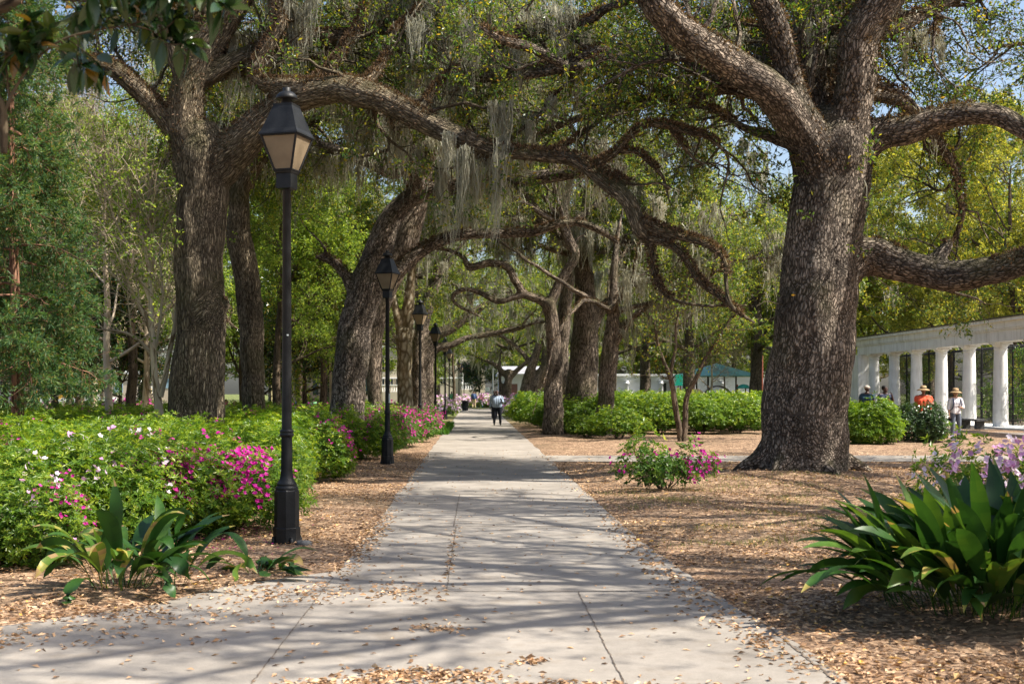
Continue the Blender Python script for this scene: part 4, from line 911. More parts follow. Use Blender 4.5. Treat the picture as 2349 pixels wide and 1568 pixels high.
# foreground-left: pale crape myrtle and red-barked conifer
Y = 27.5
cm = thing('crape_myrtle', 'slim pale smooth-barked tree with mostly bare forking branches left of the burled oak', 'tree', (gx(366, Y), Y, 0))
loc = np.array([gx(366, Y), Y, 0])
Ls = [LB((368, 1060, Y, 24), (366, 951, Y, 21), (360, 900, Y, 18), (355, 856, Y, 15), (351, 804, Y, 14), (345, 716, Y, 12), (343, 652, Y, 10), (330, 560, Y, 8), (300, 460, Y, 6), (290, 380, Y, 4), k=40, wob=.2),
      LB((368, 910, Y, 14), (378, 865, Y, 13), (390, 800, Y, 12), (402, 740, Y, 10), (410, 640, Y + .5, 8), (400, 520, Y + .6, 5), k=30, wob=.2),
      LB((353, 815, Y, 10), (330, 790, Y, 8), (300, 768, Y, 7), (262, 758, Y, 5), (225, 756, Y, 3), k=20, wob=.4),
      LB((350, 780, Y, 9), (330, 720, Y, 8), (300, 660, Y, 7), (270, 640, Y, 5), (230, 600, Y, 3), k=20, wob=.4),
      LB((346, 700, Y, 8), (326, 640, Y, 7), (300, 580, Y, 5), (262, 500, Y, 4), (240, 420, Y, 3), k=20, wob=.4),
      LB((352, 810, Y, 8), (366, 740, Y, 7), (372, 660, Y, 6), (366, 570, Y, 4), (380, 480, Y, 3), k=20, wob=.4),
      LB((344, 660, Y, 8), (352, 580, Y, 6), (338, 480, Y, 5), (350, 400, Y, 3), k=20, wob=.4)]
tb = MB(); LP = []; LR = []
for p, r in Ls: tubes(tb, p - loc, r, 14, rough=.05); o_ = spline(np.c_[p - loc, r], 24); LP.append(o_[:, :3]); LR.append(o_[:, 3])
LP = np.array(LP); LR = np.array(LR)
b2, r2 = grow(LP, LR, 110, .6, 2.4, k=9, t0=.3, ang=(25, 60), wig=.13, trop=(0, 0, .05), rf=.6, rmax=.02)
b3, r3 = grow(b2, r2, 520, .3, 1.2, k=6, t0=.15, ang=(20, 60), wig=.15, trop=(0, 0, .03), rf=.7, rmax=.009)
b4, r4 = grow(b3, r3, 900, .15, .5, k=4, t0=.2, ang=(20, 60), wig=.15, rf=.7, rmax=.005)
tubes(tb, b2, np.maximum(r2, .006), 6); tubes(tb, b3, np.maximum(r3, .0045), 4); tubes(tb, b4, np.maximum(r4, .0035), 3)
tb.build('trunk', M['pale_bark'], cm, bark=True)
lf = MB(); leaves(lf, b4, 5, .085, .05, .3, .05); lf.build('crown', M['spring_leaf'], cm)


def conifer(label, u, Y, w, h, seed, r0=.0, zc=2.2, spread=4.2, group=None, n1=70, leafm='conifer_leaf'):
    root = thing('conifer', label, 'tree', (gx(u, Y), Y, 0), group)
    k = 24; z = np.linspace(-.2, h, k); P = np.c_[np.sin(z * .5 + seed) * .05, np.cos(z * .4) * .05, z]; R = w * .5 / F * Y * np.linspace(1.1, .15, k); R[0] *= 1.2
    tb = MB(); tubes(tb, P, R, 18, rough=.06)
    zz = np.linspace(zc, h * .97, n1); a = rng.uniform(0, 6.28, n1); L_ = spread * (1 - ((zz - zc) / (h - zc)) * .75) * rng.uniform(.6, 1.1, n1)
    kk = 10; tt = np.linspace(0, 1, kk); B1 = np.zeros((n1, kk, 3))
    B1[..., 0] = np.cos(a)[:, None] * L_[:, None] * tt; B1[..., 1] = np.sin(a)[:, None] * L_[:, None] * tt
    B1[..., 2] = zz[:, None] + L_[:, None] * (.12 * tt - .38 * tt ** 2); B1 += np.cumsum(rng.normal(size=B1.shape) * .03, 1)
    R1 = np.linspace(1, .15, kk)[None] * .03 * np.ones((n1, 1)); tubes(tb, B1, R1, 6)
    b2, r2 = grow(B1, R1, n1 * 14, .3, 1.2, k=6, t0=.15, ang=(40, 70), wig=.08, trop=(0, 0, -.06), rf=.5, rmax=.01)
    tubes(tb, b2, np.maximum(r2, .004), 3); tb.build('trunk', M['red_bark'], root, bark=True)
    b3, r3 = grow(b2, r2, n1 * 70, .15, .42, k=4, t0=.05, ang=(30, 60), wig=.08, trop=(0, 0, -.08), rf=.5)
    lf = MB(); leaves(lf, b3, 20, .11, .022, 0, .014, along=1.1, up=.2); lf.build('crown', M[leafm], root)
    return root


conifer('tall conifer with reddish trunk and feathery drooping boughs near the left edge', 33, 25, 29, 11, 1, spread=2.1)
conifer('thinner conifer trunk right at the left edge, beside the red-trunked one', -18, 33, 22, 12, 2, spread=2.6, n1=50)
print('conifers', round(time.time() - T0, 1))

# multi-stem small tree right of the cluster
Y = 43; loc = np.array([gx(1562, Y), Y, 0])
ms = thing('small_tree', 'spindly small tree with dark stems forking from one foot in front of the hedge', 'tree', loc)
Ls = [LB((1564, 1030, Y, 15), (1558, 980, Y, 14), (1551, 949, Y, 13), (1540, 874, Y, 11), (1523, 831, Y, 9), (1508, 783, Y, 7), (1500, 730, Y, 5), wob=.2),
      LB((1541, 880, Y, 9), (1540, 854, Y, 8), (1549, 798, Y, 7), (1551, 750, Y, 6), (1560, 700, Y, 4), wob=.2),
      LB((1565, 1030, Y, 15), (1572, 960, Y, 13), (1574, 920, Y, 12), (1585, 889, Y, 11), (1611, 837, Y, 9), (1645, 777, Y, 8), (1663, 751, Y, 7), (1690, 700, Y, 4), wob=.2)]
tb = MB(); LP = []; LR = []
for p, r in Ls: tubes(tb, p - loc, r, 12, rough=.1); o_ = spline(np.c_[p - loc, r], 20); LP.append(o_[:, :3]); LR.append(o_[:, 3])
b2, r2 = grow(np.array(LP), np.array(LR), 60, .5, 1.8, k=7, t0=.5, ang=(25, 70), wig=.2, trop=(0, 0, .05), rf=.6, rmax=.02)
b3, r3 = grow(b2, r2, 420, .25, .8, k=5, t0=.2, wig=.2, rf=.6, rmax=.008)
tubes(tb, b2, np.maximum(r2, .008), 5); tubes(tb, b3, np.maximum(r3, .005), 3); tb.build('trunk', M['thin_bark'], ms, bark=True)
lf = MB(); leaves(lf, b3, 7, .10, .045, .1, .05); lf.build('crown', M['oak_leaf'], ms)

# kinds of background tree: the first of each is built, the rest are copies
KIND = {}
spring = tree('spring_tree', 'light green spring tree behind the crape myrtle and left of the burled oak', (gx(300, 48), 48, 0), 12, .2, 0, 5.5, 'spring_leaf', 'thin_bark', n4=4200, per=9, ll=.13, lw=.075)
spring2 = tree('spring_tree', 'bright green leafy tree showing between the burled oak and the scarred trunk', (gx(560, 62), 62, 0), 10, .2, 0, 5.5, 'spring_leaf', 'thin_bark', n4=4400, per=9, ll=.15, lw=.085, fork=.1)
bare = tree('bare_tree', 'leafless pale twiggy tree rising behind the crape myrtle', (gx(255, 40), 40, 0), 11, .13, 0, 5, 'spring_leaf', 'pale_bark', n1=16, n2=200, n3=1500, n4=3500, per=0, trop=.09, wig=.12)
mag = tree('magnolia_tree', 'dark glossy magnolia with low skirts behind the conifer at the left', (gx(125, 44), 44, 0), 6.5, .14, 0, 3.2, 'dark_leaf', 'thin_bark', n1=22, n2=200, n3=1300, n4=2600, per=9, ll=.17, lw=.075, fork=.3)
mag2 = tree('magnolia_tree', 'round dark evergreen between the nearest lamp and the leaning oak', (gx(745, 52), 52, 0), 9, .16, 0, 3.4, 'oak_leaf', 'thin_bark', n1=26, n2=220, n3=1700, n4=4200, per=9, ll=.15, lw=.065, fork=.28)
yel = tree('yellow_green_tree', 'sunlit yellow-green tree behind the colonnade, brightest foliage at the right', (gx(2180, 84), 84, 0), 17, .3, 0, 8, 'yellow_leaf', 'thin_bark', n1=30, n2=260, n3=2200, n4=6500, per=9, ll=.2, lw=.11, fork=.2)
green = tree('broad_tree', 'mid green broad tree behind the colonnade beside the great oak', (gx(1990, 92), 92, 0), 13, .3, 0, 7.5, 'oak_leaf_far', 'oak_far', n1=26, n2=240, n3=2000, n4=5600, per=10, ll=.2, lw=.1, fork=.15, nm=60)
far = tree('park_oak', 'distant live oak hung with moss beyond the far hedges', (gx(1480, 98), 98, 0), 13, .45, 0, 9, 'oak_leaf_far', 'oak_far', n1=24, n2=200, n3=1300, n4=3200, per=9, ll=.24, lw=.11, fork=.36, nm=50, mwid=.04, trop=.03)
for u, Y, s_, rz, L_ in ((180, 58, 1.0, 1, 'green spring tree left of the bare twiggy tree'), (60, 66, 1.1, 2, 'tall spring tree behind the conifers'), (430, 70, 1.15, 3, 'spring tree hidden mostly by the burled oak'), (640, 46, .8, 4, 'bright spring tree overhanging just right of the scarred trunk'), (690, 78, 1.1, 5, 'spring tree behind the round dark evergreen'), (1040, 100, .62, .5, 'bright light green tree behind the fourth and fifth lamps')):
    dup(spring, (gx(u, Y), Y, 0), rz, s_, L_)
for u, Y, s_, rz, L_ in ((820, 66, .9, 1, 'fresh green tree glimpsed left of the leaning oak fork'), (-30, 50, 1.2, 2, 'leafy green tree cut by the left edge')):
    dup(spring2, (gx(u, Y), Y, 0), rz, s_, L_)
for u, Y, s_, rz, L_ in ((215, 52, 1.1, 5, 'bare pale-limbed tree between the conifers and the crape myrtle'), (110, 42, .5, 1, 'small bare sapling rising from the azaleas at the left'), (810, 56, .8, 2, 'bare pale tree behind the leaning oak'), (330, 60, 1.15, 3, 'tall bare tree behind the burled oak'), (1630, 90, .7, 4, 'bare twiggy tree beside the teal shelter')):
    dup(bare, (gx(u, Y), Y, 0), rz, s_, L_)
for u, Y, s_, rz, L_ in ((275, 66, .85, 1, 'small dark magnolia in the middle of the far lawn'), (30, 60, 1.0, 2, 'dark magnolia behind the thinner conifer'), (700, 60, 1.0, 4, 'dark magnolia left of the round evergreen'), (1100, 165, 1.0, 3, 'dark rounded evergreen before the stone mansion')):
    dup(mag, (gx(u, Y), Y, 0), rz, s_, L_)
for u, Y, s_, rz, L_ in ((2330, 70, .9, 1, 'yellow-green tree over the right end of the colonnade'), (2060, 110, 1.15, 2, 'tall yellow-green tree farther behind the colonnade')):
    dup(yel, (gx(u, Y), Y, 0), rz, s_, L_)
for u, Y, s_, rz, L_ in ((2420, 78, 1.1, 1, 'broad tree past the right edge of the colonnade'), (1880, 112, 1.25, 3.3, 'broad tree hidden behind the great oak trunk')):
    dup(green, (gx(u, Y), Y, 0), rz, s_, L_)
k_ = 0
for u, Y, s_ in ((1580, 84, .95), (1730, 92, 1.0), (1400, 118, 1.1), (1250, 132, 1.0), (930, 92, 1.0), (860, 118, 1.15), (760, 100, 1.1), (330, 112, 1.2), (60, 110, 1.2), (-60, 90, 1.1), (1800, 130, 1.2), (1000, 132, 1.1), (2130, 140, 1.3), (2340, 130, 1.3)):
    dup(far, (gx(u, Y), Y, 0), k_ * 1.1, s_, 'moss-hung oak among the trees in the far part of the park', 'oaks in the far part of the park'); k_ += 1
far['label'] = 'moss-hung oak among the trees in the far part of the park'; far['group'] = 'oaks in the far part of the park'
for k_, (X, Y) in enumerate([(-150, 235), (-120, 225), (-92, 238), (-64, 228), (-40, 236), (-16, 240), (12, 232), (38, 226), (62, 236), (88, 230), (114, 238), (142, 228)]):
    dup(green, (X, Y, 0), k_ * .9, (2.0, 2.0, 1.5), 'tall tree in the row beyond the street', 'trees beyond the street')
for k_, (u, Y) in enumerate(((1205, 160), (1330, 164), (1450, 158), (1565, 166), (1680, 160), (1800, 165))): dup(green, (gx(u, Y), Y, 0), k_ * 1.3 + 1, (1.25, 1.25, 1.0), 'broad tree standing behind the long white building', 'trees behind the white building')
# trunks in the far left lawn
def pole_trunk(u, Y, w, label, mat='oak_far', h=7, lean=0):
    root = thing('lawn_tree', label, 'tree', (gx(u, Y), Y, 0), None)
    tb = MB(); z = np.linspace(-.2, h, 14); tubes(tb, np.c_[z * lean + np.sin(z) * .03, z * 0, z], w * .5 / F * Y * np.linspace(1.15, .6, 14), 12, rough=.08)
    P = np.c_[z * lean, z * 0, z][None]; b1, r1 = grow(P, np.full((1, 14), .1), 9, 1.5, 3.5, k=8, t0=.55, ang=(25, 60), wig=.15, trop=(0, 0, .08), rf=.7); b2, r2 = grow(b1, r1, 60, .6, 1.6, k=5, wig=.2, rf=.6)
    b3, r3 = grow(b2, r2, 500, .3, .8, k=4, wig=.2)
    tubes(tb, b1, np.maximum(r1, .01), 6); tubes(tb, b2, np.maximum(r2, .006), 3); tb.build('trunk', M[mat], root, bark=True)
    lf = MB(); leaves(lf, b3, 14, .17, .085, .1, .08); lf.build('crown', M['spring_leaf' if mat == 'pale_bark' else 'oak_leaf_far'], root)


pole_trunk(156, 82, 15, 'leaning grey trunk on the far lawn behind the bare sapling', lean=.06)
pole_trunk(233, 84, 8, 'straight thin trunk left of the woman in the far azaleas', h=6)
pole_trunk(244, 90, 9, 'upright trunk right of the white pickup', h=6)
pole_trunk(332, 66, 7, 'pale straight trunk just left of the crape myrtle', 'pale_bark', 7)
pole_trunk(757, 56, 6, 'thin pale trunk between the nearest lamp and leaning oak', 'pale_bark', 6)
pole_trunk(8, 46, 16, 'brown trunk low at the left edge beside the conifer', 'red_bark', 8)
pole_trunk(1732, 96, 24, 'grey trunk at the end of the hedge just left of the great oak')
print('bg trees', round(time.time() - T0, 1))

# trees outside the frame on the sunny side: their limbs throw the streaked shade on the walk
def shade_oak(X, Y, na, n2, n3, n4, per, r, h, label, az=None, ln=8.5, lm=.22):
    P = np.array([[X, Y, z] for z in np.linspace(-.3, h, 10)]); P[:, 0] -= np.linspace(0, .8, 10); R = r * np.linspace(1.3, .8, 10)
    oak('live_oak', label, [(P, R)], (X, Y, 0), autolimbs((X - .8, Y, h - .3), na, ln, lm, (12, 50), az=az, arc=-.01), n2=n2, n3=n3, n4=n4, per=per, ll=.10, lw=.045, nm=60, mosslen=(.3, 1.1), mper=10, mwid=.015, nf=0, voxel=.07, second=(1.2, 3.4), bias=(0, 0, .2))


shade_oak(12.5, 9.0, 11, 150, 1100, 2500, 9, .5, 6.5, 'oak standing right of the foreground, outside the frame, shading the walk', az=[3.1, 2.75, 3.45, 1.9, 4.4, 2.9, 3.3, .2], ln=11)
shade_oak(19, 27.0, 9, 160, 1300, 3600, 10, .5, 7.5, 'oak standing right of the great oak, outside the frame', az=[3.1, 2.6, 3.7, 1.9, 4.4, 1.2, 5.2, .2])
shade_oak(14.5, 16.0, 11, 200, 1300, 2700, 9, .5, 8.3, 'oak standing between the foreground oak and the great oak, outside the frame', az=[3.1, 2.7, 3.5, 1.9, 4.2, 1.2, 5.2, .2], ln=8.2)
print('all trees', round(time.time() - T0, 1))

# magnolia bough hanging into the top left corner, near the camera
def blade_leaf(mb, base, d, up, ln, wd, k=6, droop=.3, fold=.25, rnd=None, prof=None):
    n = len(base); tt = np.linspace(0, 1, k)
    P = base[:, None] + d[:, None] * (ln[:, None] * tt)[..., None]
    P[..., 2] -= droop * ln[:, None] * tt ** 2
    pr = np.array([.12, .62, .95, 1, .8, .4, .03]) if k == 7 else np.array([.12, .7, 1, .95, .6, .03])
    if prof is not None: pr = prof
    blades(mb, P, wd, k, nrmdir=up[:, None] if up is not None else None, rnd=rnd, fold=fold, prof=pr)


Ym = 5.6
_W = W
def W(u, v, Y): return _W(u, v - (28 if Y < 7 else 0), Y)
def MP(u, v, Y=Ym): return np.array(W(u, v, Y))
mg = thing('magnolia_bough', 'dark glossy magnolia bough with a few brown leaves hanging in the top left corner', 'tree', (gx(-120, Ym), Ym, 0))
loc = np.array([gx(-120, Ym), Ym, 0])
Ls = [LB((-112, 1850, Ym, 104), (-110, 1500, Ym, 90), (-100, 1000, Ym, 80), (-90, 600, Ym, 70), (-80, 300, Ym, 60), (-90, -60, Ym, 50), (-60, -400, Ym, 36), wob=.05),
      LB((-86, 180, Ym, 44), (-40, 60, Ym, 40), (10, 40, Ym, 34), (40, 10, Ym, 32), (60, -60, Ym, 24), (120, -200, Ym, 14), wob=.1),
      LB((-84, 230, Ym, 40), (-30, 240, Ym, 30), (2, 270, Ym, 22), (8, 330, Ym, 20), (8, 380, Ym, 17), k=14, wob=.1),
      LB((5, 300, Ym, 9), (22, 255, Ym, 7), (50, 205, Ym, 6), (75, 175, Ym, 6), (110, 140, Ym, 6), (160, 112, Ym, 5.5), (230, 95, Ym, 5), (300, 85, Ym, 4), (370, 60, Ym, 3), (430, 45, Ym, 2), wob=.4),
      LB((40, 10, Ym, 12), (110, 20, Ym + .2, 9), (190, 30, Ym + .3, 7), (280, 20, Ym + .3, 6), (360, 10, Ym + .2, 5), (440, 0, Ym, 3), wob=.5),
      LB((60, -40, Ym, 12), (140, -60, Ym - .3, 9), (240, -40, Ym - .3, 7), (350, -30, Ym - .2, 5), (450, -10, Ym - .2, 3), wob=.5),
      LB((22, 260, Ym, 6), (16, 200, Ym, 5), (12, 160, Ym, 4), (30, 120, Ym, 3), k=12, wob=.3), LB((300, 85, Ym, 4), (350, 100, Ym, 3), (380, 130, Ym, 2.5), (400, 120, Ym, 2), k=10, wob=.3),
      LB((0, 140, Ym, 9), (30, 150, Ym, 6), (60, 120, Ym, 4), k=10, wob=.3)]
tb = MB(); LP = []; LR = []
for p, r in Ls: tubes(tb, p - loc, r, 12, rough=.06); o_ = spline(np.c_[p - loc, r], 20); LP.append(o_[:, :3]); LR.append(o_[:, 3])
tw, tr = grow(np.array([LP[i] for i in (3, 4, 5, 5, 6, 7)]), np.array([LR[i] for i in (3, 4, 5, 5, 6, 7)]), 46, .08, .26, k=5, t0=.25, ang=(30, 80), wig=.15, trop=(0, 0, -.02), rf=.7)
tubes(tb, tw, np.maximum(tr, .003), 5); tb.build('trunk', M['thin_bark'], mg, bark=True)
ends = np.concatenate([tw[:, -1], tw[:, 3], tw[:, 2], np.array([LP[i][j] for i in (3, 4, 5, 6, 7, 8) for j in (19, 17, 15, 13, 11, 9)])]); dirs = np.concatenate([nrm(tw[:, -1] - tw[:, -2]), nrm(tw[:, 3] - tw[:, 2]), nrm(tw[:, 2] - tw[:, 1]), nrm(rng.normal(size=(36, 3)))])
sel = np.concatenate([np.repeat(np.arange(len(tw)), 8), np.repeat(np.arange(len(tw), len(ends)), 3)])
b = ends[sel] + rng.normal(size=(len(sel), 3)) * .008; a = rng.normal(size=(len(sel), 3)); d = nrm(dirs[sel] * .6 + nrm(a) * .9 + [0, 0, -.05]); up = nrm(np.array([0, 0, 1.]) + rng.normal(size=(len(sel), 3)) * .45)
ln = rng.uniform(.08, .135, len(sel))
lf = MB(); blade_leaf(lf, b, d, up, ln, ln * .20, droop=.25, rnd=rng.random(len(sel)) ** 1.0); lf.build('crown', M['dark_leaf'], mg)
W = _W
#PART4
# ------------------------------------------------------------------ shrubs
def dome(n, rx, ry, h, low=.08, lumps=9, inner=1.0, bump=.16):
    """points and normals on a lumpy mound standing on the ground"""
    a = rng.uniform(0, 2 * math.pi, n); z = rng.uniform(low, 1, n) ** .8
    ph = np.sqrt(np.clip(1 - (z * .92) ** 2.6, 0, 1))
    skirt = .72 + .28 * np.clip(z / .35, 0, 1)
    nrmv = nrm(np.stack([np.cos(a) * ph / rx, np.sin(a) * ph / ry, (z + .05) / h * 1.1], -1))
    P = np.stack([np.cos(a) * ph * rx * skirt, np.sin(a) * ph * ry * skirt, z * h], -1)
    lr = np.random.default_rng(int(rx * 977 + ry * 331 + h * 77 + lumps)); c = lr.normal(size=(lumps, 3)) * [1, 1, .6] + [0, 0, .5]; c = nrm(c)
    q = (nrm(P / [rx, ry, h])[:, None] * c[None]).sum(-1)
    lump = (np.clip((q - .72) / .28, 0, 1) ** 1.2).max(1)
    P *= (inner * (1 - bump + bump * 1.7 * lump) + rng.normal(size=n) * .055 + (rng.random(n) < .10) * rng.random(n) * .16)[:, None]
    return P, nrmv


def rosettes(mb, P, Nn, per, ln, wd, open_=(45, 85), up=.5, rr=(0, 1)):
    n = len(P); ax = nrm(Nn + [0, 0, up] + rng.normal(size=(n, 3)) * .35); i = np.repeat(np.arange(n), per)
    A = ax[i]; q = nrm(rng.normal(size=(n, 3))); q = nrm(q - (q * ax).sum(-1, keepdims=True) * ax); b = np.cross(ax, q)
    th = (np.tile(np.arange(per), n) / per * 2 * math.pi + rng.normal(size=n * per) * .35)[:, None]
    r = q[i] * np.cos(th) + b[i] * np.sin(th); al = np.radians(rng.uniform(*open_, n * per))[:, None]
    d = nrm(A * np.cos(al) + r * np.sin(al)); rn = np.clip(rng.random(n)[i] * .55 + rng.random(n * per) * .45, 0, 1)
    p = P[i] + d * ln * .08; nn = nrm(A * np.sin(al) - r * np.cos(al) + rng.normal(size=A.shape) * .12)
    s = nrm(np.cross(d, nn)); l = (ln * rng.uniform(.7, 1.25, len(p)))[:, None]; w_ = (wd * rng.uniform(.8, 1.2, len(p)))[:, None] * .5
    m1 = p + d * l * .35 + nn * w_ * .2; m2 = p + d * l * .7
    v = np.stack([p, p + d * l * .42 + s * w_ + nn * w_ * .35, p + d * l - nn * l * .1, p + d * l * .42 - s * w_ + nn * w_ * .35], 1)
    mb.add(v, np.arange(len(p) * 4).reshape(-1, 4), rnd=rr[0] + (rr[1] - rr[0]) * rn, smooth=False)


def blossoms(mb, P, Nn, per=3, r=.032, spread=.045):
    n = len(P); i = np.repeat(np.arange(n), per); C = P[i] + Nn[i] * .03 + rng.normal(size=(len(i), 3)) * spread
    ax = nrm(Nn[i] + rng.normal(size=(len(i), 3)) * .6); j = np.repeat(np.arange(len(C)), 5)
    q = nrm(rng.normal(size=(len(C), 3))); q = nrm(q - (q * ax).sum(-1, keepdims=True) * ax); b = np.cross(ax, q)
    th = (np.tile(np.arange(5), len(C)) / 5 * 2 * math.pi)[:, None]; d = nrm((q[j] * np.cos(th) + b[j] * np.sin(th)) * .9 + ax[j] * .5)
    base = rng.random(len(C))[j]
    leafset(mb, C[j] - ax[j] * .004, d, r * 1.15, r * 1.0, nn=ax[j], fold=-.15)
    mb.rnd[-1] = np.clip(base * .7 + rng.random(len(j)) * .3, 0, 1)


def shrub(name, label, loc, rx, ry, h, n, per, ln, wd, mat, blooms=(), group=None, inner=.35, low=.1, stems=14, bump=.16, fn=3, fr=.032, cat='shrub', patch=None):
    root = thing(name, label, cat, loc, group)
    lf = MB(); P, Nn = dome(n, rx, ry, h, low, bump=bump); rosettes(lf, P, Nn, per, ln, wd)
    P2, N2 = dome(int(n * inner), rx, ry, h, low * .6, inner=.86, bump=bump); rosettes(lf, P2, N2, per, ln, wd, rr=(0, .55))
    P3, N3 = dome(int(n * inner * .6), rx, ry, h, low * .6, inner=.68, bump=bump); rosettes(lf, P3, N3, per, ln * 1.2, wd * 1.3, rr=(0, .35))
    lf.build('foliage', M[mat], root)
    k = 7; a = rng.uniform(0, 6.28, stems); r_ = rng.uniform(.4, .85, stems); tt = np.linspace(0, 1, k)
    B_ = np.zeros((stems, k, 3)); B_[..., 0] = (np.cos(a) * rx * r_)[:, None] * (.12 + tt ** 1.3 * .88); B_[..., 1] = (np.sin(a) * ry * r_)[:, None] * (.12 + tt ** 1.3 * .88); B_[..., 2] = -.05 + h * .85 * tt[None] * rng.uniform(.6, 1, (stems, 1))
    B_ += rng.normal(size=B_.shape) * .02; sm = MB(); tubes(sm, B_, np.linspace(.014, .004, k)[None] * np.ones((stems, 1)), 5)
    b2, r2 = grow(B_, np.full((stems, k), .006), stems * 6, .15, .5, k=4, t0=.2, wig=.2); tubes(sm, b2, np.maximum(r2, .0025), 3)
    sm.build('stems', M['thin_bark'], root, bark=True)
    for (m_, cnt, cx, cy, cz, sp) in blooms:
        P, Nn = dome(cnt * 8, rx, ry, h, .25, inner=1.04, bump=bump)
        if cx is not None:
            dd = np.linalg.norm((P - np.array([cx * rx, cy * ry, cz * h])) / sp, axis=1); o_ = np.argsort(dd + rng.random(len(dd)) * .9)[:cnt]; P, Nn = P[o_], Nn[o_]
        else: P, Nn = P[:cnt], Nn[:cnt]
        fb = MB(); blossoms(fb, P, Nn, fn, fr); fb.build('blossom', M[m_], root)
    return root


AZ = dict(per=7, ln=.076, wd=.025, mat='azalea_leaf')
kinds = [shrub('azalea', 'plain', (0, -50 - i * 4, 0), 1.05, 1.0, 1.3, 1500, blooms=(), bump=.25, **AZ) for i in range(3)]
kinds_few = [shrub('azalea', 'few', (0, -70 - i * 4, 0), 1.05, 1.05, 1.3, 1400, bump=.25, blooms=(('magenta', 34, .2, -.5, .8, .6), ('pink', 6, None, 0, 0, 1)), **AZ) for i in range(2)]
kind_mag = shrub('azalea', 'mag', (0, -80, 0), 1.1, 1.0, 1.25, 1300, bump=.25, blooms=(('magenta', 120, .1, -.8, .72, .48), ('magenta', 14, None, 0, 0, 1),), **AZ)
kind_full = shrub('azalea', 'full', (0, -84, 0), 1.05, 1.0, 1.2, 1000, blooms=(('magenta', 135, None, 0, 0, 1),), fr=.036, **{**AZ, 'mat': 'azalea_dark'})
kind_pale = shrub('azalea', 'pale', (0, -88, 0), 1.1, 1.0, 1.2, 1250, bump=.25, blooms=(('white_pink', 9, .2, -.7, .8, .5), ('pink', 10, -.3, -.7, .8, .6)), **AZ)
G_AZ = 'green azaleas of the bed left of the walk'
L_AZ = 'leafy green azalea, nearly without flowers, among others in the bed left of the walk'
L_AF = 'green azalea dotted with a few pink flowers in the bed left of the walk'
used = set()


def put(k_, X, Y, s=(1, 1, 1), rz=0, label=None, group=None):
    return dup(k_, (X, Y, float(gz(X, Y)) - .02), rz, s, label, group)


# named specimens first
put(kind_mag, gx(520, 15.6), 15.6, (1.0, .95, .86), .1, 'azalea thick with magenta flowers just left of the nearest lamp foot')
put(kind_mag, gx(405, 15.3), 15.2, (.95, .95, .88), -.1, 'azalea with magenta flower sprays in the middle of the bed, second from the nearest lamp')
put(kind_pale, gx(235, 14.3), 14.3, (.95, .95, .86), .2, 'azalea mixing white and pale pink flowers among yellow-green leaves at the left')
put(kind_pale, gx(55, 13.3), 13.2, (.95, .95, .86), 1.1, 'azalea with scattered lilac flowers at the left edge of the bed')
put(kind_few[0] if False else kinds_few[0], gx(110, 12.9), 12.5, (.7, .6, .62), .7, 'low azalea with small leaves at the front left corner, over the strappy plant')
put(kinds_few[1], gx(715, 24), 24, (.95, 1, .85), .6, 'azalea with a few magenta flowers just right of the nearest lamp post')
for i, (u, Y, s_, L_) in enumerate(((868, 34.5, 1.0, 'azalea covered in magenta flowers right behind the second lamp'), (905, 38.5, 1.05, 'azalea covered in magenta flowers between the second and third lamps'), (938, 43, 1.05, 'magenta azalea mound left of the third lamp'), (962, 48.5, 1.0, 'magenta azalea mound just behind the third lamp'), (835, 31.5, .9, 'azalea speckled magenta left of the second lamp'))):
    put(kind_full if u > 840 else kinds_few[0], gx(u, Y), Y, (s_ * .85, s_ * .85, s_ * .9), i * 1.3, L_)
occ = [(gx(520, 15.6), 15.6), (gx(405, 15.3), 15.2), (gx(235, 14.3), 14.3), (gx(55, 13.3), 13.2), (gx(715, 24), 24)]
occ2 = [(gx(868, 34.5), 34.5), (gx(905, 38.5), 38.5), (gx(938, 43), 43), (gx(962, 48.5), 48.5), (gx(835, 31.5), 31.5), (gx(452, 27), 27), (gx(797, 33.5), 33.5)]
yy = 14.6; cnt = 0
while yy < 47:
    xr = -3.75 if yy > 17 else np.interp(yy, [13, 17], [-4.6, -3.8])
    if yy > 30: xr = -3.1 - (46 - yy) * .03
    xx = xr - rng.random() * .3; xl = -(U0 + 90) / F * yy
    while xx > xl:
        if min(math.hypot(xx - a, yy - b) for a, b in occ) > 1.0 and min(math.hypot(xx - a, yy - b) for a, b in occ2) > .85:
            few = rng.random() < .38; kk_ = kinds_few[cnt % 2] if few else kinds[cnt % 3]
            sz = rng.uniform(.9, 1.1); hz = rng.uniform(.94, 1.05) * (1.0 if yy > 18 else .9)
            put(kk_, xx + rng.normal() * .12, yy + rng.normal() * .15, (sz, sz, hz * .80), rng.uniform(0, 6.28), L_AF if few else L_AZ, G_AZ if not few else 'lightly flowering azaleas of the bed left of the walk'); cnt += 1
        xx -= rng.uniform(1.35, 1.75) * (1 if yy < 26 else 1.15)
    yy += 1.5 if yy < 26 else 2.1
print('azaleas', cnt)
for i, X, Y, s_ in ((0, -4.9, 12.6, .85), (1, -4.0, 13.9, .8), (2, -3.35, 15.2, .72), (0, -3.6, 17.6, .85), (1, -3.35, 19.6, .85), (2, -3.5, 21.6, .9)):
    put(kinds[i], X, Y, (s_, s_, s_ * .95), i * 2 + X, ['low green azalea at the front of the bed beside the strappy plant', 'green azalea behind the taller strappy leaves', 'low azalea touching the nearest lamp foot', 'azalea spilling toward the walk just behind the nearest lamp', 'azalea skirt along the walk between the first two lamps, nearer one', 'azalea skirt along the walk between the first two lamps, farther one'][[(-4.9), (-4.0), (-3.35), (-3.6), (-3.35), (-3.5)].index(X) if X not in (-3.35,) else (2 if Y < 16 else 4)])
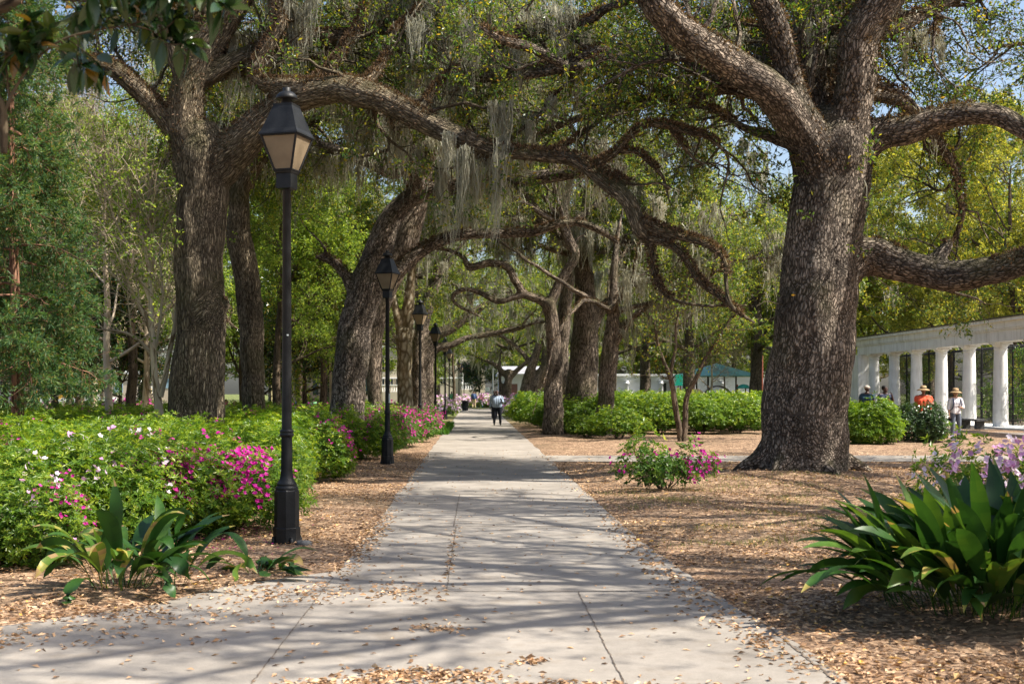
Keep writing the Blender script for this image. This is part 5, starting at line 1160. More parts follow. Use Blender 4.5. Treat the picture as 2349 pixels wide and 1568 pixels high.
# far beds on the left lawn
FA = dict(per=5, ln=.15, wd=.07, fr=.085, fn=2, stems=6)
fk = [shrub('azalea', 'f', (0, -100, 0), 1.5, 1.5, .95, 420, mat='azalea_dark', blooms=(('magenta', 14, None, 0, 0, 1),), **FA),
      shrub('azalea', 'f', (0, -104, 0), 1.6, 1.5, 1.0, 420, mat='azalea_leaf', blooms=(('pink', 40, None, 0, 0, 1),), **FA),
      shrub('azalea', 'f', (0, -108, 0), 1.5, 1.5, 1.0, 300, mat='azalea_dark', blooms=(('magenta', 80, None, 0, 0, 1),), **FA),
      shrub('azalea', 'f', (0, -112, 0), 1.5, 1.5, .9, 420, mat='azalea_dark', **FA),
      shrub('azalea', 'f', (0, -116, 0), 1.6, 1.6, 1.25, 260, mat='azalea_leaf', blooms=(('pink', 130, None, 0, 0, 1), ('white_pink', 110, None, 0, 0, 1)), **FA)]
LF = ['dark low azalea with scattered magenta in the far left beds', 'green azalea with pale pink flowers in the far left beds', 'magenta-flowering azalea in the far left beds', 'plain dark green azalea in the far left beds']
for row, Y in enumerate((58, 66, 75, 86, 98)):
    u = -60
    while u < 900:
        k_ = rng.integers(0, 4) if u < 480 else rng.choice([0, 3, 2, 3]); dup(fk[k_], (gx(u, Y), Y + rng.normal(), 0), rng.uniform(0, 6), rng.uniform(.85, 1.15), LF[k_], ['dark far azaleas', 'pale far azaleas', 'magenta far azaleas', 'plain far azaleas'][k_])
        u += rng.uniform(2.6, 4.2) / Y * F
LE = 'pale pink flowering azalea mound at the far end of the walk'
for u, Y in ((985, 112), (1010, 118), (1045, 127), (1070, 128), (1112, 128), (1130, 129), (1150, 127), (975, 98), (1095, 129), (1165, 118), (1178, 104)):
    dup(fk[4], (gx(u, Y), Y, 0), u, rng.uniform(.9, 1.1), LE, 'pale azaleas at the end of the walk')
dup(fk[4], (gx(1010, 84), 84, 0), 1, .8, 'lilac-pink azalea behind the bench')
# hedge right of the walk
HB = dict(per=6, ln=.10, wd=.042, mat='bush_bright')
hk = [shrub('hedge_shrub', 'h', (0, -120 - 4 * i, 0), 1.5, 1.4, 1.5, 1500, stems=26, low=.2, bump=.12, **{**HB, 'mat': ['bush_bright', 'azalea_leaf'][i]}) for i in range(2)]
LH = 'light green shrub in the broad clipped mass between the oak cluster and the great oak'
for row, (Y, ua, ub) in enumerate(((51, 1405, 1780), (54.5, 1400, 1790), (58.5, 1250, 1790), (63, 1230, 1790), (68, 1240, 1780), (74, 1230, 1780))):
    u = ua + rng.random() * 20
    while u < ub:
        if not (Y > 57 and 1240 < u < 1330): dup(hk[rng.integers(0, 2)], (gx(u, Y), Y + rng.normal() * .3, 0), rng.uniform(0, 6), (1, 1, rng.uniform(.93, 1.03)), LH, 'shrubs of the broad green mass right of the walk')
        u += rng.uniform(1.5, 2.0) / Y * F
for u, Y, s_, L_ in ((1290, 53.5, .85, 'yellow-green shrub standing before the widest oak of the cluster'), (1335, 51, .9, 'rounded shrub in front of the widest oak, touching its right neighbour'), (1225, 66, .8, 'green shrub beside the right green sign post'), (1260, 60, .85, 'shrub left of the widest oak of the cluster'), (1345, 46.8, .5, 'small dark shrub in front of the shortest lit oak'), (1420, 45.5, .7, 'dark-bottomed shrub just right of the shortest lit oak')):
    dup(hk[1 if s_ < .82 else 0], (gx(u, Y), Y, 0), u, s_, L_)
dup(fk[4], (gx(1205, 78), 78, 0), 2, (.8, .8, .9), 'pink and white azalea left of the right green sign')
dup(fk[4], (gx(1190, 88), 88, 0), 4, .85, 'pale azalea at the walk edge behind the right green sign')
shrub('nandina_bush', 'bright yellow-green rounded bush immediately right of the great oak', (gx(1990, 40.5), 40.5, 0), 1.0, .95, 1.26, 1500, 6, .105, .036, 'bush_bright', stems=20, low=.06, cat='bush')
shrub('nandina_bush', 'paler branch of bright bush reaching behind the great oak trunk', (gx(1925, 42), 42.5, 0), .85, .8, 1.2, 900, 6, .105, .036, 'bush_bright', stems=16, low=.06, cat='bush')
shrub('camellia_bush', 'dark glossy round bush right of the bright yellow-green one', (gx(2112, 42.5), 42.5, 0), .92, .9, 1.16, 1700, 5, .075, .042, 'bush_dark', stems=20, low=.06, cat='bush')
shrub('azalea', 'loose azalea with magenta flowers, alone between the walk and the great oak', (gx(1525, 21.4), 21.4, float(gz(3.15, 21.4))), .72, .55, .72, 260, 6, .085, .036, 'azalea_dark', blooms=(('magenta', 36, .75, -.4, .3, .35), ('magenta', 10, None, 0, 0, 1)), stems=16, inner=.3, bump=.3, low=.15)
shrub('azalea', 'tall twiggy sprig of pale leaves behind the loose magenta azalea', (gx(1485, 22.6), 22.6, float(gz(3.0, 22.6))), .35, .3, 1.0, 40, 6, .09, .038, 'azalea_leaf', stems=8, inner=.2, bump=.3, low=.3)
shrub('azalea', 'pale pink azalea behind the big strappy clump at the right edge', (gx(2285, 13.0), 13.0, 0), .80, .6, 1.15, 480, 6, .07, .026, 'azalea_leaf', blooms=(('pink', 46, -.05, -.5, .9, .7), ('white_pink', 26, -.4, -.5, .85, .7)), stems=16, inner=.4, bump=.2, fn=4, fr=.034)
for k_ in kinds + kinds_few + [kind_mag, kind_full, kind_pale] + fk + hk:      # the first of each kind leaves its building place
    for ch in list(k_.children): bpy.data.objects.remove(ch)
    bpy.data.objects.remove(k_)

# fallen petals under the magenta azaleas
pb = MB(); n = 260; x = rng.normal(size=n) * .5 - 3.0; y = 14.9 + rng.normal(size=n) * .9; k = ~inpath(x, y); lay(pb, x[k], y[k], .035, .022, .02)
tag(pb.build('fallen_petals', M['magenta']), 'magenta petals dropped on the litter beside the nearest lamp', kind='stuff')

# strappy cast-iron plants
M['strap'] = leaf_mat('strap_leaf', [(0, (.012, .04, .010)), (.55, (.03, .085, .014)), (.86, (.07, .14, .02)), (.955, (.10, .15, .022)), (.975, (.36, .31, .07)), (1, (.28, .19, .09))], .25, .42, 1.8, .3)


def strappy(name, label, cx, cy, rx, ry, n, lmin, lmax, tilt, seed, droop=.5, wd=.052):
    r_ = np.random.default_rng(seed)
    root = thing(name, label, 'plant', (cx, cy, float(gz(cx, cy))))
    a = r_.uniform(0, 6.28, n); q = np.sqrt(r_.random(n)); b = np.stack([np.cos(a) * q * rx, np.sin(a) * q * ry, r_.random(n) * 0], -1)
    out = np.stack([np.cos(a), np.sin(a), a * 0], -1) * (.25 + q[:, None] * .9) + r_.normal(size=(n, 3)) * .28; out[:, 2] = 0
    d = nrm(out * r_.uniform(tilt[0], tilt[1], n)[:, None] + [0, 0, 1.])
    L_ = r_.uniform(lmin, lmax, n); k = 15; P = np.zeros((n, k, 3)); P[:, 0] = b; dr = droop * r_.uniform(.3, 1.5, n)
    for s in range(1, k):
        P[:, s] = P[:, s - 1] + d * (L_ / (k - 1))[:, None]
        d = nrm(d + np.stack([out[:, 0] * .04, out[:, 1] * .04, -dr * (.05 + .32 * (s / k) ** 2)], -1) + r_.normal(size=(n, 3)) * .02)
    P[..., 2] = np.maximum(P[..., 2], .02 + r_.random((n, 1)) * .03)
    pr = np.array([.07, .07, .07, .07, .09, .30, .62, .85, .97, 1, .97, .86, .64, .34, .03])
    m = MB(); blades(m, P, wd * r_.uniform(.75, 1.25, n), k, nrmdir=nrm(np.stack([-out[:, 0], -out[:, 1], 1.2 + out[:, 0] * 0], -1) + r_.normal(size=(n, 3)) * .4)[:, None], rnd=r_.random(n), fold=.22, prof=pr)
    q = m.rnd[-1].reshape(n, -1); tip = r_.random(n) < .4; q[tip, -2:] = .97 + .03 * r_.random((int(tip.sum()), 2)); q += r_.normal(size=q.shape) * .045; m.rnd[-1] = np.clip(q, 0, 1).ravel()
    m.build('leaves', M['strap'], root)
    return root


strappy('cast_iron_plant', 'big dense clump of dark strappy leaves at the lower right corner', 3.92, 9.6, .88, .62, 400, .6, 1.22, (.1, .9), 3, .62, .062)
strappy('cast_iron_plant', 'smaller strappy clump joining the big one at the right frame edge', 4.75, 10.2, .6, .5, 90, .8, 1.2, (.2, .8), 9, .5, .062)
strappy('cast_iron_plant', 'open clump of strappy leaves before the azaleas at the lower left', -3.0, 10.75, .26, .22, 52, .5, 1.0, (.1, .7), 5, 1.25, .06)
strappy('cast_iron_plant', 'few strappy leaves between the open clump and the nearest lamp', -2.62, 10.95, .12, .12, 14, .55, .95, (.1, .45), 6, .9, .056)
strappy('cast_iron_plant', 'low flopped tuft of strappy leaves in front of the nearest lamp foot', -2.0, 11.65, .14, .12, 22, .40, .66, (.8, 1.9), 12, 1.3, .048)
print('plants', round(time.time() - T0, 1))
#PART5
# ------------------------------------------------------------------ street lamps
def frustum(mb, r0, z0, r1, z1, n=4, rot=math.pi / 4, mat=0, cap=True, smooth=False):
    lathe(mb, [(r0, z0), (r1, z1)], n, rot, smooth=smooth, mat=mat)


def pane(w0, z0, w1, z1, off, thick, side, mat, parent, name):
    """slanted trapezoid panel on one side of a square lantern; half widths w0 (bottom), w1 (top)"""
    m = MB(); v = []
    for o_ in (0, thick):
        v += [(-w0, -(off[0]) + o_, z0), (w0, -(off[0]) + o_, z0), (w1, -(off[1]) + o_, z1), (-w1, -(off[1]) + o_, z1)]
    v = np.array(v, float); a = side * math.pi / 2; c, s = math.cos(a), math.sin(a)
    v = np.stack([v[:, 0] * c - v[:, 1] * s, v[:, 0] * s + v[:, 1] * c, v[:, 2]], -1)
    m.add(v, np.array([[0, 1, 2, 3], [4, 7, 6, 5], [0, 4, 5, 1], [1, 5, 6, 2], [2, 6, 7, 3], [3, 7, 4, 0]]), smooth=False)
    return m.build(name, mat, parent)


def make_lamp(label, group):
    root = thing('street_lamp', label, 'street lamp', (0, 0, 0), group)
    b = MB(); o8 = math.pi / 8
    lathe(b, [(.150, -.02), (.150, .165), (.146, .172), (.138, .176), (.136, .57), (.128, .585)], 8, o8, smooth=False)
    b.build('base', M['black'], root)
    for k in range(4):
        a = math.pi / 4 + k * math.pi / 2; bb = MB(); lathe(bb, [(.022, -.01), (.022, .05), (.014, .055), (.014, .075)], 8, c=(math.cos(a) * .155, math.sin(a) * .155, 0)); bb.build('anchor_bolt', M['black'], root)
    c = MB(); lathe(c, [(.124, .585), (.126, .60), (.124, .615), (.108, .625), (.108, .638), (.112, .645), (.108, .655), (.098, .668), (.09, .68)], 20)
    zs = np.array([.68, .70, .74, .80, 1.17]); rs = np.array([.088, .080, .070, .064, .060])
    lathe(c, list(zip(rs, zs)), 64, flute=np.array([0, .05, .10, .12, .12]))
    lathe(c, [(.060, 1.165), (.078, 1.18), (.082, 1.195), (.070, 1.208), (.078, 1.222), (.080, 1.235), (.06, 1.25)], 20); c.build('fluted_shaft', M['black'], root)
    p = MB(); lathe(p, [(.058, 1.245), (.056, 1.3), (.046, 3.87), (.050, 3.875), (.050, 3.89)], 20); p.build('pole', M['black'], root)
    ln = MB(); r2 = math.sqrt(2)
    lathe(ln, [(.046 * r2, 3.885), (.088 * r2, 3.90), (.088 * r2, 4.06), (.098 * r2, 4.068), (.104 * r2, 4.085), (.10 * r2, 4.10)], 4, math.pi / 4, smooth=False)
    # corner bars of the lantern
    for sx in (-1, 1):
        for sy in (-1, 1):
            P = np.array([[sx * .098, sy * .098, 4.09], [sx * .212, sy * .212, 4.475]]); tubes(ln, P[None], np.array([[.013, .013]]), 6)
    for k in range(4):
        a = k * math.pi / 2; c_, s_ = math.cos(a), math.sin(a)
        for (w_, z_, t_) in ((.10, 4.10, .012), (.208, 4.468, .014)):
            P = np.array([[-w_, -w_, z_], [w_, -w_, z_]]); P = np.stack([P[:, 0] * c_ - P[:, 1] * s_, P[:, 0] * s_ + P[:, 1] * c_, P[:, 2]], -1); tubes(ln, P[None], np.array([[t_, t_]]), 6)
    lo = ln.build('lantern_frame', M['black'], root)
    for k in range(4): pane(.097, 4.10, .205, 4.465, (.096, .204), .006, k, M['glass'], root, 'glass_pane')
    rf = MB(); lathe(rf, [(.205 * r2, 4.472), (.232 * r2, 4.474), (.228 * r2, 4.492), (.205 * r2, 4.535), (.112 * r2, 4.80), (.112 * r2, 4.812), (.112 * r2, 4.825), (.060 * r2, 4.828)], 4, math.pi / 4, smooth=False); rf.build('roof', M['black'], root)
    for sx in (-1, 1):
        for sy in (-1, 1): pass
    cp = MB(); lathe(cp, [(.062, 4.82), (.062, 4.885), (.118, 4.888), (.122, 4.895), (.112, 4.925), (.085, 4.955), (.05, 4.972), (.042, 4.975), (.044, 5.01), (.040, 5.015)], 18); cp.build('finial', M['black'], root)
    return root


LAMPS = [(14.13, -2.09, 'nearest and tallest-looking black lamp post, standing in front of the azaleas'), (30.2, -2.09, 'second lamp post from the camera, before the leaning oak'), (46.2, -2.02, 'third lamp post, at the end of the magenta azaleas'), (61.8, -1.96, 'fourth lamp post, rising from the long grass patch'),
         (78, -1.88, 'fifth lamp post, beside the far end of the bench'), (94, -1.97, 'sixth lamp post, half hidden behind the fifth'), (112, -2.0, 'seventh lamp post, alone left of the dark bin'), (131, -1.75, 'eighth lamp post, just left of the dark bin'), (150, -1.75, 'ninth lamp post, over the dark bin'), (170, -1.6, 'farthest lamp post, before the arched mansion door')]
lamp = make_lamp(LAMPS[0][2], 'black lamp posts in a row left of the walk')
for i, (Y, X, L_) in enumerate(LAMPS):
    o = lamp if i == 0 else dup(lamp, (X, Y, 0), label=L_)
    o.location = (X, Y, .0 if i else float(gz(X, Y))); o.rotation_euler.z = D2R(-13 + (i * 37 % 9 - 4)) + (D2R(-4) if i else 0)
dup(lamp, (gx(620, 92), 92, 0), .3, 1, 'lone lamp post far off between the scarred trunk and the nearest post', 'lamp posts on other paths')
dup(lamp, (gx(1543, 120), 120, 0), .3, 1, 'lone dark lamp post far off near the teal tree-shaped panel', 'lamp posts on other paths')
st = MB(); P_, N_ = dome(1, .1, .1, .1); th = np.linspace(0, 6.283, 9)[:-1]; lathe(st, [(.09, 0), (.10, .03), (.07, .055), (.03, .06)], 9); s_ = st.build('stone_footing', M['stonec']); s_.location = (-1.88, 13.95, float(gz(-1.9, 13.95)) - .01); s_.scale = (1, .7, 1); tag(s_, 'small grey concrete lump beside the nearest lamp foot', 'stone')
sk = MB(); box(sk, .0, .022, -.002, 0, 0, .016); s_ = sk.build('sticker', M['signwhite']); s_.location = (-2.09 + .008, 14.13 - .052, 2.31); tag(s_, 'tiny pale sticker on the nearest lamp pole', 'sticker')
for i, (Y, X, z) in enumerate(((30.2, -2.09, 1.43),)):
    sk = MB(); box(sk, 0, .03, -.002, 0, 0, .22); s_ = sk.build('sticker', M['signwhite']); s_.location = (X + .035, Y - .055, z); tag(s_, 'narrow white sticker strip on the second lamp pole', 'sticker')

# bench, bin, signs
def make_bench():
    r = thing('park_bench', 'weathered slatted wooden bench facing the walk between the fourth and fifth lamps', 'bench', (-2.35, 70, 0), rz=math.pi / 2)
    s_ = MB()
    for k in range(5): box(s_, -.85, .85, -.28 + k * .115, -.28 + k * .115 + .09, .42, .455)
    s_.build('seat', M['benchw'], r)
    b = MB()
    for k in range(4): z = .52 + k * .13; y = .33 + k * .045; box(b, -.85, .85, y, y + .03, z, z + .10)
    b.build('backrest', M['benchw'], r)
    for sx in (-.75, .75):
        m = MB(); box(m, sx - .04, sx + .04, -.26, -.19, 0, .42); box(m, sx - .04, sx + .04, .25, .32, 0, .42); box(m, sx - .04, sx + .04, -.19, .25, .3, .40)
        P = np.array([[sx, .34, .40], [sx, .40, .70], [sx, .50, 1.02]]); tubes(m, P[None], np.full((1, 3), .028), 6); m.build('leg', M['brownpost'], r)


make_bench()


def make_bin(X, Y, label):
    r = thing('litter_bin', label, 'bin', (X, Y, 0))
    b = MB(); lathe(b, [(.27, 0), (.27, .03), (.24, .04), (.24, .80), (.10, .80)], 20); b.build('body', M['binm'], r)
    for k in range(24):
        pass
    s_ = MB()
    for k in range(24):
        a = k / 24 * 2 * math.pi; P = np.array([[math.cos(a) * q, math.sin(a) * q, z] for q, z in ((.26, .05), (.265, .4), (.265, .7), (.31, .84))]); tubes(s_, P[None], np.full((1, 4), .012), 5)
    s_.build('slats', M['binm'], r)
    m = MB(); lathe(m, [(.30, .81), (.325, .83), (.325, .87), (.28, .885), (.20, .89)], 24); m.build('rim', M['binm'], r)


make_bin(gx(1067, 113), 113, 'dark slatted litter bin at the left edge of the walk under the ninth lamp')
make_bin(gx(1032, 95), 95, 'dark litter bin beside the left green sign')


def lettering(mb, x0, x1, z, h, y, seed):
    r_ = np.random.default_rng(seed); x = x0
    while x < x1 - .01:
        w_ = r_.uniform(.012, .024); hh = h * (1 if r_.random() > .4 else .72)
        k = r_.integers(0, 3)
        if r_.random() > .14:
            box(mb, x, x + .006, y, y + .001, z, z + hh)
            if k: box(mb, x + .0065, min(x + w_, x1), y, y + .001, z + hh - .008 if k == 1 else z, z + hh if k == 1 else z + .008)
            if k == 2: box(mb, x + w_ + .0005, x + w_ + .006, y, y + .001, z, z + hh)
        x += w_ + .014


def green_sign(X, Y, w_, z0, z1, label, post=True):
    r = thing('green_sign', label, 'sign', (X, Y, 0))
    p = MB(); box(p, -w_ / 2, w_ / 2, 0, .03, z0, z1); p.build('panel', M['signgreen'], r)
    l = MB(); lettering(l, -w_ / 2 + .03, w_ / 2 - .03, z0 + (z1 - z0) * .60, .055, -.003, 1); lettering(l, -w_ * .2, w_ * .22, z0 + (z1 - z0) * .34, .045, -.003, 2); l.build('lettering', M['signwhite'], r)
    q = MB(); tubes(q, np.array([[[0, .06, 0], [0, .06, z1 + .1]]]), np.array([[.045, .045]]), 10); lathe(q, [(.06, z1 + .1), (.06, z1 + .13), (.02, z1 + .2)], 10, c=(0, .06, 0)); q.build('post', M['black'], r)


green_sign(gx(1190, 93), 93, .52, 1.10, 1.50, 'green sign with two white lines on a black post right of the standing man')
green_sign(gx(1036, 100), 100, .34, 1.15, 1.50, 'smaller bright green sign with white lines left of the walk behind the sixth lamp')
r = thing('street_sign', 'small pale blank panel on a post near the end of the walk', 'sign', (gx(1118, 134), 134, 0)); p = MB(); box(p, -.25, .25, 0, .02, 1.7, 2.1); p.build('panel', M['signwhite'], r); p = MB(); tubes(p, np.array([[[0, .04, 0], [0, .04, 2.1]]]), np.array([[.03, .03]]), 8); p.build('post', M['black'], r)
r = thing('utility_post', 'slim white post at the street behind the standing man', 'post', (gx(1131, 135), 135, 0)); p = MB(); tubes(p, np.array([[[0, 0, 0], [0, 0, 4.2]]]), np.array([[.09, .08]]), 10); p.build('shaft', M['white'], r); p = MB(); lathe(p, [(.12, 4.2), (.25, 4.3), (.25, 4.6), (.08, 4.75)], 10); p.build('head', M['bluegrey'], r)

# ------------------------------------------------------------------ colonnade with iron fence
cx0 = 23.85
cn = thing('colonnade', 'long white colonnade of round columns under a plain beam, right side of the park', 'colonnade', (cx0, 44, 0))
e = MB(); box(e, -.42, .42, -10, 34.6, 3.92, 4.42); box(e, -.47, .47, -10, 34.65, 4.423, 4.50); box(e, -.50, .50, -10, 34.7, 4.503, 4.80); box(e, -.62, .62, -10, 34.8, 4.803, 4.93); e.build('entablature', M['white'], cn)
e = MB(); box(e, -.66, .66, -10, 34.85, 4.935, 4.995); e.build('cap', M['stain'], cn)
for k, Y in enumerate((39.5, 43.2, 46.9, 50.7, 54.5, 58.2, 61.9, 65.6, 69.3, 73.0, 76.7)):
    c = MB(); z = np.linspace(.12, 3.55, 12); lathe(c, [(.37, 0), (.37, .12)] + [(.335 - .055 * (q / 3.55) ** 1.6, q) for q in z] + [(.285, 3.6), (.30, 3.605), (.30, 3.63), (.28, 3.64), (.285, 3.70), (.37, 3.80), (.385, 3.83)], 28)
    box(c, -.39, .39, -.39, .39, 3.833, 3.918); o = c.build('column', M['white'], cn); o.location = (0, Y - 44, 0)
c = MB(); box(c, -.55, .45, 34.0, 36.2, 0, 3.915); c.build('end_pier', M['white'], cn)
b = MB(); box(b, -.7, 1.9, -10, 35, 0, .10); b.build('step', M['white'], cn)
fn = thing('iron_fence', 'black iron bar fence with bars curling over at the top, behind the white columns', 'fence', (25.3, 44, 0))
m = MB(); ys_ = np.arange(-8, 33, .15); n = len(ys_)
P = np.zeros((n, 9, 3)); P[..., 1] = ys_[:, None]
P[..., 2] = np.array([.1, 1.2, 2.3, 3.2, 3.55, 3.75, 3.86, 3.90, 3.84]); P[..., 0] = np.array([0, 0, 0, 0, .04, .15, .32, .52, .72])
tubes(m, P, np.full((n, 9), .016), 5)
for z in (.35, 1.45, 2.75): box(m, -.012, .012, -8, 33, z, z + .035)
m.build('bars', M['black'], fn)
for Y in np.arange(-6, 33, 3.72):
    q = MB(); tubes(q, np.array([[[0, Y, 0], [0, Y, 3.75]]]), np.array([[.05, .05]]), 10); lathe(q, [(.06, 3.75), (.07, 3.8), (.03, 3.86), (.045, 3.9), (.0, 3.98)], 10, c=(0, Y, 0)); q.build('post', M['black'], fn)
vi = thing('fence_vine', 'leafy creeper climbing through the iron fence behind the columns', 'vine', (25.42, 44, 0))
n = 60; y0 = rng.uniform(4, 32, n); y0 = np.where(rng.random(n) < .55, rng.choice([9.5, 13, 15.8, 20.5, 26, 28.5, 30.5], n) + rng.normal(size=n) * .5, y0); k = 12; P = np.zeros((n, k, 3)); hz = rng.uniform(1.8, 3.9, n)
P[..., 1] = y0[:, None] + np.cumsum(rng.normal(size=(n, k)) * .14, 1); P[..., 2] = np.linspace(0, 1, k)[None] * hz[:, None]; P[..., 0] = rng.normal(size=(n, k)) * .05
m = MB(); tubes(m, P, np.full((n, k), .008), 4); b2, r2 = grow(P, np.full((n, k), .008), 900, .15, .6, k=5, t0=.1, wig=.25, trop=(0, 0, -.05)); tubes(m, b2, np.maximum(r2, .003), 3); m.build('stems', M['thin_bark'], vi, bark=True)
m = MB(); leaves(m, b2, 15, .10, .065, .05, .06); m.build('foliage', M['azalea_dark'], vi)
gt = thing('iron_gate', 'ornate black gate post with scrollwork at the right end of the fence', 'gate', (24.6, 55.2, 0))
m = MB(); tubes(m, np.array([[[0, 0, 0], [0, 0, 2.6]]]), np.array([[.10, .09]]), 10); lathe(m, [(.13, 0), (.13, .3), (.10, .34)], 10); lathe(m, [(.12, 2.6), (.12, 2.66), (.05, 2.72), (.09, 2.85), (.06, 2.98), (.03, 3.05), (.05, 3.15), (.01, 3.45)], 12); m.build('post', M['black'], gt)
m = MB()
for s_ in range(10):
    a = np.linspace(0, 5.2, 16); sg = 1 if s_ % 2 else -1; rr_ = .16 * np.exp(-a * .28); zc = .55 + (s_ // 2) * .42
    P = np.stack([sg * (.26 - rr_ * np.cos(a)), a * 0, zc + rr_ * np.sin(a)], -1); tubes(m, P[None], np.full((1, 16), .014), 5)
for x_ in (-.5, .5): tubes(m, np.array([[[x_, 0, 0], [x_, 0, 2.45]]]), np.array([[.03, .03]]), 8)
box(m, -.5, .5, -.012, .012, 2.42, 2.47); box(m, -.5, .5, -.012, .012, .2, .25); m.build('scrollwork', M['black'], gt)
wh = thing('garden_building', 'long white rendered building glimpsed behind the iron fence', 'building', (47, 70, 0))
m = MB(); box(m, 0, 8, -34, 40, 0, 3.2); m.build('wall', M['white2'], wh)
for k in range(9): m = MB(); y0 = -28 + k * 7; box(m, -.02, .1, y0, y0 + 2.2, .6, 2.6); m.build('window', M['bluegrey'], wh)
m = MB(); box(m, -.3, 8.3, -34.3, 40.3, 3.2, 3.5); m.build('roof', M['white'], wh)
for i, (Y, X, L_) in enumerate(((60, 27.3, 'green garden shrub behind the fence, right of the hatted woman in white'), (66, 27.2, 'flowering garden shrub behind the iron fence'), (56, 27.5, 'golden garden shrub behind the fence at the right edge'))):
    shrub('garden_shrub', L_, (X, Y, 0), 1.0, 1.3, 2.0, 420, 5, .14, .07, ['bush_bright', 'azalea_dark', 'yellow_leaf'][i], blooms=(('pink', 40, None, 0, 0, 1),) if i == 1 else (), fr=.06)
lb = MB(); box(lb, -.25, .25, -1.1, 1.1, .38, .46); lb2 = thing('stone_bench', 'low grey stone bench slab beside the nearest visible columns', 'bench', (22.3, 57.5, 0)); lb.build('seat', M['stonec'], lb2)
for q in (-.8, .8): m = MB(); box(m, -.18, .18, q - .12, q + .12, 0, .378); m.build('leg', M['stonec'], lb2)

# ------------------------------------------------------------------ mansion at the end of the walk
YM = 190


def XM(u): return (u - U0) / F * YM
def ZM(v): return CZ + (V0 - v) / F * YM


mn = thing('mansion', 'cream stone mansion with arched porch facing the end of the walk', 'building', (0, YM, 0))
m = MB(); x0, x1 = XM(862), XM(1113)
xs_a, xs_b = XM(1061) + .0, XM(1083)
box(m, x0, XM(1059), 0, 9, 0, ZM(800)); box(m, XM(1086), x1, 0, 9, 0, ZM(826)); box(m, XM(1059) + .003, XM(1086) - .003, 1.6, 9, 0, ZM(800) - .01)
box(m, XM(1059) + .003, XM(1086) - .003, 0, 1.597, ZM(836), ZM(800) - .01); m.build('wall', M['cream'], mn)
m = MB(); box(m, x0 - .3, x1 + .3, -.3, 9, ZM(800) + .003, ZM(793)); box(m, x0 - .15, XM(1059), -.12, -.003, ZM(868), ZM(865)); m.build('cornice', M['white'], mn)
m = MB(); cxa = (xs_a + xs_b) / 2; ra = (xs_b - xs_a) / 2; za = ZM(853); th = np.linspace(0, math.pi, 17)
for k in range(16):
    a, b_ = th[k], th[k + 1]; q = []
    for rr_ in (ra, ra + .45):
        for t_ in (a, b_): q.append((cxa + rr_ * math.cos(t_), za + rr_ * math.sin(t_) * .9))
    v = [(q[i][0], y_, q[i][1]) for y_ in (-.15, .2) for i in (0, 1, 3, 2)]
    m.add(np.array(v), BOXF, smooth=False)
m.build('arch', M['arch'], mn)
m = MB(); box(m, XM(1062), XM(1084), 1.45, 1.597, ZM(858), ZM(838)); m.build('tympanum', M['arch'], mn)
for xc in (XM(1060.5), XM(1084)): m = MB(); lathe(m, [(.35, .9), (.35, 1.1), (.26, 1.15), (.23, za - .4), (.33, za - .25), (.33, za - .1)], 16, c=(xc, -.1, 0)); m.build('column', M['white'], mn)
for k, (ua, ub, va, vb) in enumerate(((1064, 1078, 857, 880), (1089.5, 1104, 849, 882), (871, 882, 866, 884), (890, 902, 866, 884), (908, 918, 866, 884), (940, 952, 866, 884), (1010, 1022, 850, 880), (1036, 1044, 838, 876), (871, 882, 825, 850), (890, 902, 825, 850), (1010, 1022, 815, 840))):
    m = MB(); yo = 1.5 if k == 0 else -.05; box(m, XM(ua), XM(ub), yo, yo + .045, ZM(vb), ZM(va)); o = m.build('window', M['window'], mn)
    m = MB(); w_ = .06; xa, xb, za_, zb = XM(ua), XM(ub), ZM(vb), ZM(va)
    for g_ in (xa, (xa + xb) / 2, xb): box(m, g_ - w_ / 2, g_ + w_ / 2, yo - .05, yo - .003, za_, zb)
    m.build('frame', M['cream'], o)
def balus(mn, xa, xb, z, y, h=.8, step=.34):
    m = MB(); x_ = xa
    while x_ < xb: lathe(m, [(.06, z), (.10, z + h * .3), (.05, z + h * .6), (.08, z + h * .85)], 8, c=(x_, y, 0)); x_ += step
    box(m, xa - .1, xb + .1, y - .12, y + .12, z + h * .86, z + h); box(m, xa - .1, xb + .1, y - .12, y + .12, z - .1, z); m.build('balustrade', M['white'], mn)


balus(mn, XM(1058), XM(1084), ZM(892), -.5, .9); balus(mn, XM(868), XM(920), ZM(897), -1.2, 1.0)
m = MB(); box(m, XM(866), XM(922), -1.35, -.003, 0, ZM(898)); m.build('terrace', M['cream'], mn); m = MB(); box(m, XM(1056), XM(1090), -.7, -.003, 0, ZM(893)); m.build('terrace', M['cream'], mn)
yh = thing('yellow_house', 'yellow-columned house far behind the round dark evergreen', 'building', (0, 172, 0))
def X2(u, Y=172): return (u - U0) / F * Y
def Z2(v, Y=172): return CZ + (V0 - v) / F * Y


m = MB(); box(m, X2(610), X2(850), 1.8, 9, 0, 8.5); m.build('wall', plain('grey_brick', (.26, .22, .19), .9, 0, .15, 2), yh)
m = MB(); box(m, X2(605), X2(855), -.4, 9.3, 8.503, 9.2); m.build('roof', M['roofg'], yh)
for u, mt in ((625, 'yellowst'), (657, 'yellowst'), (698, 'yellowst'), (785, 'white'), (815, 'yellowst'), (745, 'white')): m = MB(); box(m, X2(u - 4), X2(u + 4), .2, 1.0, 0, 8.4); m.build('column', M[mt], yh)
for u in (640, 678, 720, 765, 800, 835): m = MB(); box(m, X2(u - 6), X2(u + 6), 1.72, 1.79, Z2(905), Z2(858)); m.build('window', M['window'], yh)
bh = thing('beige_building', 'low beige building with a blue-green doorway beyond the left lawn', 'building', (0, 168, 0))
def X3(u): return (u - U0) / F * 168
def Z3(v): return CZ + (V0 - v) / F * 168


